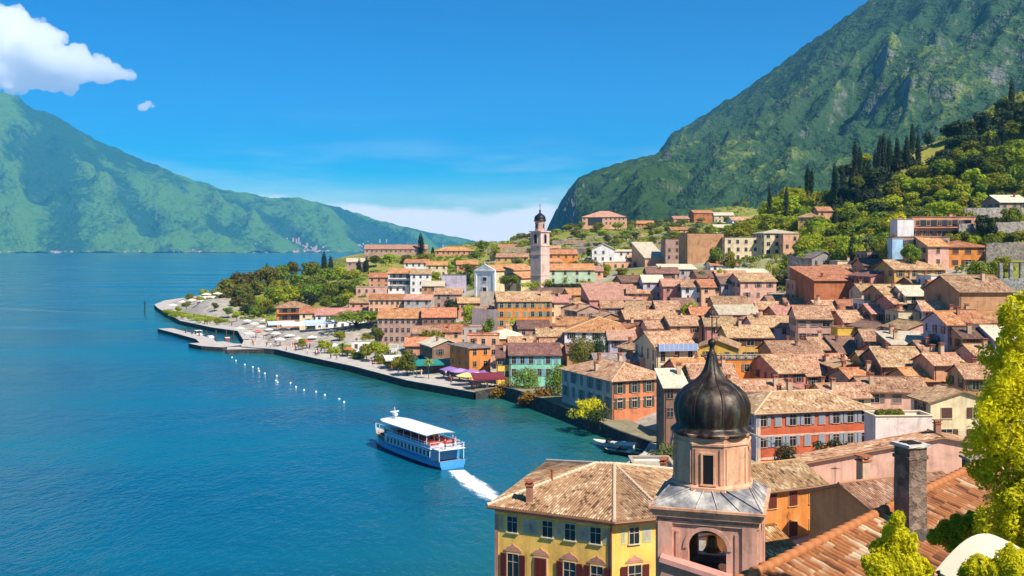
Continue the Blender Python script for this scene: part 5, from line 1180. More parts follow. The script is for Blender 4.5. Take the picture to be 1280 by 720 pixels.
# ------------------------------------------------------------------ ferry
def make_ferry():
    bow = G(470, 551); st = G(566, 586); ax = bow - st; L = ax.length; rz = math.atan2(ax.y, ax.x); c = (bow + st) / 2
    root = empty('ferry', (c.x, c.y, 0), rz); tag(root, "blue and white passenger ferry with long white canopy steaming away from its wake", 'ferry')
    k = L / 28.0; xs = lambda x: x * k   # bow at +14
    blue = flat_mat('4a9bd2', .35); navy = flat_mat('12284e', .4); white = flat_mat('f2f2f0', .4); red = flat_mat('b8402e', .6); deck = flat_mat('b09a80', .8); glass = flat_mat('1c2a36', .1, 0, .2)
    sec = [(-14, 2.3, 1.6), (-12, 2.75, 1.55), (-6, 3.0, 1.5), (0, 3.0, 1.55), (5, 2.75, 1.75), (9, 2.0, 2.15), (11.5, 1.15, 2.5), (13.3, .4, 2.8), (14.0, .03, 2.95)]
    rows = []
    for x, b, t in sec:
        rows.append([(xs(x - (.9 if x > 9 else .2) * 1), 0.0, -.8), (xs(x - (.5 if x > 9 else 0)), b * .86, -.3), (xs(x), b * .96, .55), (xs(x), b, .56), (xs(x), b * 1.02, t - .45), (xs(x), b * 1.03, t - .44), (xs(x), b * 1.05, t)])
    hm = MB()
    for sg in (1, -1):
        for i in range(len(rows) - 1):
            for j in range(6):
                q = [rows[i][j], rows[i + 1][j], rows[i + 1][j + 1], rows[i][j + 1]]; q = [(x, y * sg, z) for x, y, z in q]
                hm.face(q if sg < 0 else q[::-1], 0 if j < 2 else 0 if j == 2 else (2 if i >= 5 else 1))
    tr = rows[0]; hm.face([(x, y, z) for x, y, z in tr] + [(x, -y, z) for x, y, z in reversed(tr)], 1)
    hm.build('hull', [navy, blue, white], root)
    dk = MB(); top = [(r_[6][0], r_[6][1] - .06, r_[6][2] - .5) for r_ in rows]
    for i in range(len(top) - 1): a, b = top[i], top[i + 1]; dk.face([(a[0], -a[1], a[2]), (b[0], -b[1], b[2]), (b[0], b[1], b[2]), (a[0], a[1], a[2])])
    dk.build('deck', deck, root)
    cb = MB(); x0, x1, wd, z0, z1 = xs(-11.5), xs(4.2), 2.75, 1.2, 3.55
    cb.box(((x0 + x1) / 2, 0, (z0 + z1) / 2), (x1 - x0, wd * 2, z1 - z0), 0); cb.box(((x0 + x1) / 2, 0, z1 + .06), (x1 - x0 + .5, wd * 2 + .35, .14), 1); cb.build('cabin', [blue, white], root)
    n = 12
    for sg in (-1, 1):
        for i in range(n):
            x = x0 + (x1 - x0) * (i + .5) / n; wm = MB(); wm.box((0, 0, 0), ((x1 - x0) / n * .66, .06, 1.2), 0)
            for e in (-1, 1): wm.box((e * (x1 - x0) / n * .36, 0, 0), (.14, .1, 1.35), 1)
            wm.box((0, 0, .6), ((x1 - x0) / n * .78, .1, .08), 1); wm.box((0, 0, -.6), ((x1 - x0) / n * .78, .1, .08), 1); wm.build('cabin_window', [glass, white], root, (x, sg * (wd + .02), 2.6))
    # upper deck: rail, seats, white canopy on posts
    ra = MB()
    for sg in (-1, 1):
        for i in range(17): x = x0 + .1 + (x1 - x0 - .2) * i / 16; ra.tube((x, sg * wd, z1 + .1), (x, sg * wd, z1 + 1.1), .035, n=5)
        for z in (.6, 1.1): ra.tube((x0, sg * wd, z1 + z), (x1, sg * wd, z1 + z), .035, n=5)
        ra.box(((x0 + x1) / 2, sg * (wd - .02), z1 + .42), (x1 - x0, .04, .6), 1)
    for x in (x0, x1):
        for z in (.6, 1.1): ra.tube((x, -wd, z1 + z), (x, wd, z1 + z), .035, n=5)
    ra.build('railing', [white, flat_mat('8cb4d0', .5)], root)
    for i in range(8):
        x = x0 + 1.4 + (x1 - x0 - 3.4) * i / 7
        for sg in (-1, 1):
            sm_ = MB(); sm_.box((0, 0, .4), (.5, 1.9, .1)); sm_.box((-.25, 0, .72), (.08, 1.9, .6)); sm_.box((0, 0, .2), (.12, 1.6, .4)); sm_.build('bench', red, root, (x, sg * 1.35, z1 + .12))
    ca = MB(); cx0, cx1 = xs(-10.2), xs(8.3); nn = 10; zc = z1 + 2.35; vv = []
    for j in range(nn + 1):
        y = -2.75 + 5.5 * j / nn
        for i in range(15): x = cx0 + (cx1 - cx0) * i / 14; vv.append((x, y * (1 if i < 13 else .9 if i == 13 else .72), zc + .22 * (1 - (2 * j / nn - 1) ** 2)))
    ca.idx(vv, [(j * 15 + i, j * 15 + i + 1, (j + 1) * 15 + i + 1, (j + 1) * 15 + i) for j in range(nn) for i in range(14)])
    ca.idx([(x, y, z - .1) for x, y, z in vv], [(j * 15 + i, (j + 1) * 15 + i, (j + 1) * 15 + i + 1, j * 15 + i + 1) for j in range(nn) for i in range(14)])
    for sg in (0, nn): ca.idx([vv[sg * 15 + i] for i in range(15)] + [(vv[sg * 15 + i][0], vv[sg * 15 + i][1], vv[sg * 15 + i][2] - .16) for i in range(15)], [(i, i + 1, 16 + i, 15 + i) for i in range(14)])
    ca.build('canopy', white, root, smooth=False)
    po = MB()
    for i in range(6):
        for sg in (-1, 1): x = cx0 + .4 + (min(cx1, x1) - cx0 - .8) * i / 5; po.tube((x, sg * 2.5, z1 + .1), (x, sg * 2.5, zc), .05, n=6)
    po.build('canopy_post', white, root)
    wh = MB(); bx = xs(5.6); wh.box((bx, 0, 2.9), (2.6, 3.6, 3.2), 0); wh.box((bx, 0, 4.62), (3.1, 4.2, .16), 0)
    wh.box((bx + 1.31, 0, 3.75), (.05, 3.2, .9), 1)
    for sg in (-1, 1): wh.box((bx, sg * 1.81, 3.75), (2.1, .05, .9), 1)
    wh.build('wheelhouse', [white, glass], root)
    ma = MB(); mx = xs(6.5); ma.tube((mx, 0, zc), (mx, 0, zc + 2.6), .09, .05); ma.box((mx, 0, zc + 1.7), (.2, 1.7, .2)); ma.box((mx - .2, 0, zc + 1.2), (1.0, .6, .5)); ma.tube((mx - .9, 0, zc), (mx, 0, zc + 2.4), .05); ma.build('mast', white, root)
    fo = MB()
    for i in range(3): fo.box((xs(8.3 + i * 1.2), 0, 2.15), (.5, 2.4 - i * .55, .5), 0)
    fo.build('foredeck_bench', red, root)
    br = MB(); prev = None
    for x, b, t in sec[4:]:
        for sg in (-1, 1): br.tube((xs(x), sg * b * 1.0, t), (xs(x), sg * b * 1.0, t + .9), .035, n=5)
        if prev:
            for sg in (-1, 1): br.tube((xs(prev[0]), sg * prev[1], prev[2] + .9), (xs(x), sg * b, t + .9), .035, n=5)
        prev = (x, b, t)
    br.build('bow_railing', white, root)
    ap = MB(); ap.box((xs(-12.6), 0, 3.62), (xs(2.4), 5.0, .12), 0)
    for sg in (-1, 1):
        for z in (.5, 1.0): ap.tube((xs(-13.7), sg * 2.45, 3.65 + z), (x0, sg * 2.45, 3.65 + z), .035, n=5)
        ap.tube((xs(-13.6), sg * 2.3, 1.3), (xs(-13.6), sg * 2.3, 4.65), .06, n=6)
    for z in (.5, 1.0): ap.tube((xs(-13.7), -2.45, 3.65 + z), (xs(-13.7), 2.45, 3.65 + z), .035, n=5)
    ap.build('aft_deck', [white], root)
    root.scale = (1, 1, .86)
    return root, rz, c, z1, x0, x1
FERRY = make_ferry()
def make_wake():
    t = NT('wake_foam'); v = t.coord('UV'); n = t.noise(v, 5.5, 6, .72, .8); s = t.n.new("ShaderNodeSeparateXYZ"); t.l.new(v, s.inputs[0])
    cen = t.math('SUBTRACT', 1.0, t.math('ABSOLUTE', t.math('MULTIPLY', t.math('SUBTRACT', s.outputs[1], .5), 2.0)))
    fade = t.math('SUBTRACT', 1.15, t.math('MULTIPLY', s.outputs[0], .55))
    f = t.math('MULTIPLY', t.math('ADD', t.math('MULTIPLY', cen, .75), t.math('SUBTRACT', n, .42)), fade)
    t.base((.85, .9, .92)); t.p.inputs['Roughness'].default_value = .8
    a = t.node("ShaderNodeMapRange"); a.interpolation_type = 'SMOOTHSTEP'; t.l.new(f, a.inputs[0]); a.inputs[1].default_value = .18; a.inputs[2].default_value = .48
    tr = t.n.new("ShaderNodeBsdfTransparent"); mx = t.n.new("ShaderNodeMixShader"); t.l.new(a.outputs[0], mx.inputs[0]); t.l.new(tr.outputs[0], mx.inputs[1]); t.l.new(t.p.outputs[0], mx.inputs[2]); t.l.new(mx.outputs[0], t.out.inputs[0])
    pts = [G(570, 588), G(580, 597), G(595, 608), G(612, 619), G(632, 632), G(655, 648)]; wd = [1.7, 2.2, 2.7, 3.0, 3.6, 4.4]; mb = MB(); N = len(pts)
    for i in range(N - 1):
        a_, b_ = pts[i], pts[i + 1]; d = (b_ - a_).normalized(); m = Vector((-d.y, d.x, 0))
        mb.face([a_ - m * wd[i], b_ - m * wd[i + 1], b_ + m * wd[i + 1], a_ + m * wd[i]], 0, [(i * .34, 0), ((i + 1) * .34, 0), ((i + 1) * .34, 1), (i * .34, 1)])
    o = mb.build('wake_foam', t.mat, None, (0, 0, .02)); tag(o, kind='stuff'); o['label'] = "white churned wake trailing behind the ferry"; o['category'] = 'wake'
make_wake()
# moored boats
def small_boat(px, py, L, rz, hullc, label, canopy=None):
    p = G(px, py, .2); root = empty('motorboat', (p.x, p.y, 0), rz); tag(root, label, 'boat'); b = L * .19
    sec = [(-.5, .85, .55), (-.2, 1.0, .55), (.15, .95, .62), (.36, .6, .75), (.5, .04, .9)]; mb = MB()
    rows = [[(x * L, 0, -.3), (x * L, b * w * .8, .0), (x * L, b * w, z)] for x, w, z in sec]
    for sg in (1, -1):
        for i in range(len(rows) - 1):
            for j in range(2): q = [(x, y * sg, z) for x, y, z in (rows[i][j], rows[i + 1][j], rows[i + 1][j + 1], rows[i][j + 1])]; mb.face(q if sg < 0 else q[::-1])
    mb.face([rows[0][0], rows[0][1], rows[0][2], (rows[0][2][0], -rows[0][2][1], rows[0][2][2]), (rows[0][1][0], -rows[0][1][1], rows[0][1][2])]); mb.build('hull', flat_mat(hullc, .4), root)
    d = MB()
    for i in range(len(rows) - 1): a, c = rows[i][2], rows[i + 1][2]; d.face([(a[0], -a[1] * .9, a[2] - .2), (c[0], -c[1] * .9, c[2] - .1), (c[0], c[1] * .9, c[2] - .1), (a[0], a[1] * .9, a[2] - .2)])
    d.build('deck', flat_mat('d8c8ac', .7), root); s = MB(); s.box((.1 * L, 0, .95), (L * .05, b * 1.3, .5), 0); s.box((-.2 * L, 0, .65), (L * .12, b * 1.4, .35), 1); s.build('windscreen', [GLASS, flat_mat('f0ece4', .6)], root)
    if canopy: c_ = MB(); c_.box((-.08 * L, 0, 1.9), (L * .5, b * 1.9, .1), 0); [c_.tube((x * L, sg * b * .8, .5), (x * L, sg * b * .8, 1.9), .04, n=5) for x in (-.3, .14) for sg in (-1, 1)]; c_.build('canopy', flat_mat(canopy, .8), root)
small_boat(766, 556, 8.0, R(150), 'e8e4dc', "white motorboat moored under the dark garden wall")
small_boat(778, 566, 7.0, R(155), '2a2624', "dark hulled boat with cream canopy moored in the cove beside the garden wall", 'e0d4bc')
small_boat(262, 421, 7.0, R(120), 'f0eeea', "white boat in the little harbour between the two piers")
small_boat(284, 423, 6.0, R(110), 'b04434', "red boat in the little harbour near the landing stage")
small_boat(303, 433, 6.5, R(60), '3a5a8a', "blue boat moored between landing stage and short jetty")
small_boat(247, 418, 7.5, R(125), 'd8d0c0', "cream boat with white canopy in the little harbour", 'f0ece4')

# ------------------------------------------------------------------ vegetation
def leaf_mesh(name, seed, n, size, sampler, mat, tilt=.9, flat=1.0, asp=.62):
    """n small leaf-spray faces; sampler gives (points, outward normals)"""
    g = np.random.default_rng(seed); p, nr = sampler(g, n); p = np.asarray(p); n = len(p)
    nr = nr + g.normal(0, tilt * .5, (n, 3)); nr /= np.linalg.norm(nr, axis=1)[:, None] + 1e-9
    t = np.cross(nr, g.normal(0, 1, (n, 3))); t /= np.linalg.norm(t, axis=1)[:, None] + 1e-9; b = np.cross(nr, t)
    s = size * g.uniform(.6, 1.35, n)[:, None]
    c = np.stack([p - t * s, p - b * s * asp + nr * s * .12, p + t * s, p + b * s * asp + nr * s * .12], 1).reshape(-1, 3)
    f = np.arange(4 * n).reshape(n, 4); me = bpy.data.meshes.new(name); me.from_pydata(c.tolist(), [], f.tolist()); me.materials.append(mat); return me
def lobes_sampler(lobes, shell=.35):
    L = np.array(lobes, float)   # x y z rx ry rz
    def f(g, n):
        vol = (L[:, 3] * L[:, 4] * L[:, 5]) ** .67; k = g.choice(len(L), n, p=vol / vol.sum()); d = g.normal(0, 1, (n, 3)); d /= np.linalg.norm(d, axis=1)[:, None]
        r = 1 - shell * g.random(n) ** 1.6 + g.normal(0, .05, n); p = L[k, :3] + d * L[k, 3:6] * r[:, None]; nr = d / L[k, 3:6]; nr /= np.linalg.norm(nr, axis=1)[:, None]; nr[:, 2] += .25; return p, nr
    return f
def round_lobes(seed, rx, rz, zc, n=9):
    r = random.Random(seed); ox, oy = r.uniform(-.18, .18) * rx, r.uniform(-.18, .18) * rx; out = [(ox, oy, zc - rz * .1, rx * .5, rx * .5, rz * .6)]
    for i in range(n + 4):
        a = r.uniform(0, 6.28); el = r.uniform(-.7, 1.25); k = r.uniform(.2, .5); q = rx * r.uniform(.5, .85) * math.cos(el)
        out.append((q * math.cos(a), q * math.sin(a), zc + rz * .62 * math.sin(el), rx * k, rx * k, rz * k * .85))
    return out
def trunk_mesh(h, r, limbs, seed):
    g = random.Random(seed); mb = MB(); mb.tube((0, 0, -1.5), (0, 0, h * .6), r, r * .7, 8); mb.tube((0, 0, h * .6), (g.uniform(-.2, .2), g.uniform(-.2, .2), h), r * .7, r * .35, 8)
    for i in range(limbs): a = 6.28 * i / limbs + g.uniform(-.4, .4); z = h * g.uniform(.5, .9); l = h * g.uniform(.3, .5); mb.tube((0, 0, z), (l * math.cos(a), l * math.sin(a), z + l * .8), r * .4, r * .12, 6)
    return mb.mesh('trunk', BARK)
TK = {}
def tree_kind(k):
    """unit trees: a list of (crown mesh, trunk mesh) variants, height about 1 tree of 10 m"""
    if k in TK: return TK[k]
    v = []
    kind, mat = k.split('/')
    for s in range(6 if kind == 'round' else 3 if kind in ('ball', 'shrub') else 2):
        sd = s * 13 + hash_s(k)
        if kind == 'round': v.append((leaf_mesh('crown', sd, 1500, .42, lobes_sampler(round_lobes(sd, 4.2, 3.9, 5.9, 11)), LF[mat]), trunk_mesh(5.5, .28, 4, sd)))
        elif kind == 'ball': v.append((leaf_mesh('crown', sd, 2600, .26, lobes_sampler([(0, 0, 5.6, 4.3, 4.3, 4.3)] + [(random.Random(sd + i).uniform(-2.5, 2.5), random.Random(sd + i + 50).uniform(-2.5, 2.5), random.Random(sd + i + 90).uniform(4, 7.8), 1.9, 1.9, 1.9) for i in range(7)], .25), LF[mat]), trunk_mesh(4.5, .3, 4, sd)))
        elif kind == 'cypress':
            L = [(0, 0, z, (.15 + 1.0 * math.sin(math.pi * min(1, (z / 10.2) * .86 + .12)) ** .8) * 1.05, 1.0 * (.15 + math.sin(math.pi * min(1, (z / 10.2) * .86 + .12)) ** .8), 1.0) for z in np.linspace(.9, 9.4, 11)]
            v.append((leaf_mesh('crown', sd, 1300, .30, lobes_sampler(L, .4), LF[mat], asp=.4), trunk_mesh(2.5, .2, 0, sd)))
        elif kind == 'pine':
            r = random.Random(sd); L = [(r.uniform(-3.6, 3.6), r.uniform(-3.6, 3.6), 8.3 + r.uniform(-.5, .7), r.uniform(1.4, 2.3), r.uniform(1.4, 2.3), r.uniform(.7, 1.1)) for i in range(16)]
            v.append((leaf_mesh('crown', sd, 2200, .30, lobes_sampler(L, .5), LF[mat]), trunk_mesh(8.2, .34, 6, sd)))
        elif kind == 'shrub': v.append((leaf_mesh('crown', sd, 900, .34, lobes_sampler(round_lobes(sd, 4.6, 3.2, 2.6, 8)), LF[mat]), trunk_mesh(1.5, .12, 4, sd)))
        elif kind == 'palm':
            mb = MB(); g = random.Random(sd)
            for i in range(26):
                a = 6.28 * i / 26 + g.uniform(-.1, .1); up = g.uniform(-.2, .9); p = Vector((0, 0, 7.0)); d = Vector((math.cos(a) * math.cos(up), math.sin(a) * math.cos(up), math.sin(up)))
                for j in range(6):
                    q = p + d * .62; w0 = .38 * math.sin(math.pi * (j + .35) / 6.6); w1 = .38 * math.sin(math.pi * (j + 1.35) / 7.2) if j < 5 else .02; sd_ = Vector((-math.sin(a), math.cos(a), 0)); mb.face([p - sd_ * w0, q - sd_ * w1, q + sd_ * w1, p + sd_ * w0]); p = q; d = (d + Vector((0, 0, -.24))).normalized()
            v.append((mb.mesh('crown', LF[mat]), trunk_mesh(7.0, .24, 0, sd)))
    TK[k] = v; return v
def hash_s(s): return sum(ord(c) * (i + 3) for i, c in enumerate(s)) % 997
def plant(k, x, y, zb, h, label, group=None, name='tree', wide=1.0, cat=None):
    v = rng.choice(tree_kind(k)); base = 10.0 if not k.startswith('shrub') else 5.6
    s = h / base; root = empty(name, (x, y, zb), rng.uniform(0, 6.28)); root.scale = (s * wide * rng.uniform(.88, 1.14), s * wide * rng.uniform(.88, 1.14), s); root.rotation_euler.x = rng.uniform(-.06, .06)
    tag(root, label, cat or ('shrub' if k.startswith('shrub') else 'tree'), group); link('crown', v[0], root); link('trunk', v[1], root); return root
def plant_px(k, px, ytop, Z, h, label, group=None, name='tree', wide=1.0, cat=None):
    p = W(px, ytop, Z); return plant(k, p.x, p.y, p.z - h, h, label, group, name, wide, cat)
# -- wooded hill
def scatter():
    r = random.Random(21)
    gl = {'round/bright': ("bright yellow green broadleaf tree on the wooded hill above the town", 'bright broadleaf trees of the wooded hill', 'broadleaf_tree'),
          'round/mid': ("mid green broadleaf tree on the wooded hill above the town", 'mid green broadleaf trees of the wooded hill', 'broadleaf_tree'),
          'round/dark': ("dark green broad tree on the upper wooded hill among cypresses", 'dark trees of the wooded hill', 'evergreen_tree'),
          'cypress/cypress': ("slender black green cypress on the upper wooded hill", 'cypresses of the wooded hill', 'cypress')}
    crest_x = [900, 930, 1000, 1080, 1150, 1220, 1280, 1360]; crest_y = [300, 285, 245, 207, 178, 150, 124, 85]
    foot_x = [900, 940, 1000, 1050, 1100, 1160, 1230, 1280, 1360]; foot_y = [312, 302, 300, 292, 276, 258, 240, 224, 190]
    n = 0; tries = 0; used = []
    while n < 400 and tries < 6000:
        tries += 1; px = r.uniform(915, 1335); yc = np.interp(px, crest_x, crest_y); yf = np.interp(px, foot_x, foot_y); t = r.random() ** .9; py = yf + (yc - yf) * t; Z = 340 + 115 * t + r.uniform(-10, 10)
        if (px > 1180 and t < .12) or (px < 1003 and Z < 410): continue
        x = (px - CX) / F * Z; y = Z
        if any((x - a) ** 2 + (y - b) ** 2 < (2.8 if t > .72 else 3.9) ** 2 for a, b in used): continue
        dark = t > .62 + .12 * math.sin(px * .05) and px > 1040
        if dark: k = r.choice(['cypress/cypress', 'round/dark', 'round/dark', 'round/dark', 'round/mid' if r.random() < .4 else 'cypress/cypress'])
        else: k = 'cypress/cypress' if r.random() < .035 else r.choice(['round/bright', 'round/bright', 'round/bright', 'round/mid'])
        z = gz(x, y); h = r.uniform(10.5, 14.5) if k[0] == 'c' else r.uniform(8.5, 12.0); lab, grp, nm = gl[k]
        plant(k, x, y, z - .4, h, lab, grp, nm, .85 if k[0] == 'c' else r.uniform(.95, 1.2)); used.append((x, y)); n += 1
scatter()
# cypresses standing out on the hill's edge (top pixel)
for px, yt, h in [(1009, 207, 12), (1014, 213, 10), (962, 235, 9), (1068, 178, 12), (1075, 184, 11), (1098, 170, 13), (1104, 167, 14), (1112, 172, 12), (1122, 172, 11), (1134, 170, 12), (1045, 205, 13), (983, 235, 10)]:
    plant_px('cypress/cypress', px, yt, 425, h, "tall black cypress standing out along the front edge of the wooded hill", 'tall cypresses along the hill edge', 'cypress', .95)
plant_px('round/bright', 1080, 190, 430, 8, "bright yellow tree among black cypresses on the hill crest", None, 'broadleaf_tree', 1.2)
plant_px('round/bright', 1238, 162, 430, 7, "bright yellow tree among dark trees high on the hill", None, 'broadleaf_tree', 1.2)
plant_px('cypress/cypress', 527, 292, 640, 15, "lone black cypress standing on the crest against the far blue mountain", None, 'cypress', 1.25)
plant_px('cypress/cypress', 541, 309, 630, 6, "small dark cypress beside the lone tall one on the crest", None, 'cypress', 1.6)
# -- lakeside wood
def wood():
    r = random.Random(5); used = []
    for px, yt, Z, k, wd in [(286, 346, 540, 'round/brownish', 1.0), (300, 338, 545, 'round/brownish', 1.1), (318, 334, 550, 'round/brownish', 1.1), (335, 330, 555, 'round/brownish', 1.0), (278, 356, 530, 'round/brownish', .9),
             (290, 358, 520, 'round/brownish', 1.0), (305, 352, 515, 'round/brownish', 1.0), (322, 348, 520, 'round/brownish', 1.0), (296, 368, 500, 'round/brownish', .9), (312, 366, 490, 'round/brownish', .9),
             (352, 328, 560, 'round/mid', 1.0), (366, 325, 565, 'round/brownish', 1.0), (388, 324, 570, 'round/mid', 1.1), (372, 340, 530, 'round/mid', 1.0), (348, 346, 500, 'round/bright', 1.1), (340, 356, 490, 'round/mid', 1.0),
             (358, 352, 480, 'round/bright', 1.1), (376, 350, 495, 'round/mid', 1.1), (395, 340, 520, 'round/mid', 1.1), (408, 332, 545, 'round/mid', 1.1), (425, 330, 550, 'round/bright', 1.2), (440, 334, 530, 'round/bright', 1.1),
             (398, 352, 480, 'round/mid', 1.2), (415, 350, 470, 'round/mid', 1.2), (432, 350, 470, 'round/mid', 1.1), (388, 364, 455, 'round/dark', 1.1), (408, 366, 448, 'round/mid', 1.1), (425, 366, 450, 'round/mid', 1.0),
             (436, 364, 440, 'round/bright', .9), (446, 348, 500, 'round/mid', 1.0), (328, 368, 470, 'round/bright', .8), (324, 378, 462, 'round/mid', .8), (336, 372, 465, 'round/bright', .8), (308, 378, 480, 'round/dark', .9), (455, 352, 480, 'round/bright', .9), (452, 366, 445, 'round/mid', .8)]:
        h = r.uniform(11, 13.5) if yt < 362 else r.uniform(8, 10); k0 = k.split('/')[1]
        nm = {'brownish': 'olive brown', 'mid': 'mid green', 'bright': 'bright green', 'dark': 'dark green'}[k0]
        o = plant_px(k, px, yt, Z, h, f"{nm} broadleaf tree in the lakeside wood behind the promenade", f'{nm} trees of the lakeside wood', 'broadleaf_tree', wd)
        p = o.location; g = gz(p.x, p.y)
        if p.z > g + .3: s = (p.z + h - g) / h; o.location.z = g - .2; o.scale = (o.scale[0] * (1 + (s - 1) * .4), o.scale[1] * (1 + (s - 1) * .4), o.scale[2] * s)
    for px, yt in [(334, 330), (405, 316), (414, 320), (458, 321), (450, 324)]: plant_px('cypress/cypress', px, yt, 560, 13, "dark cypress poking out of the lakeside wood's top", 'cypresses of the lakeside wood', 'cypress', 1.0)
wood()
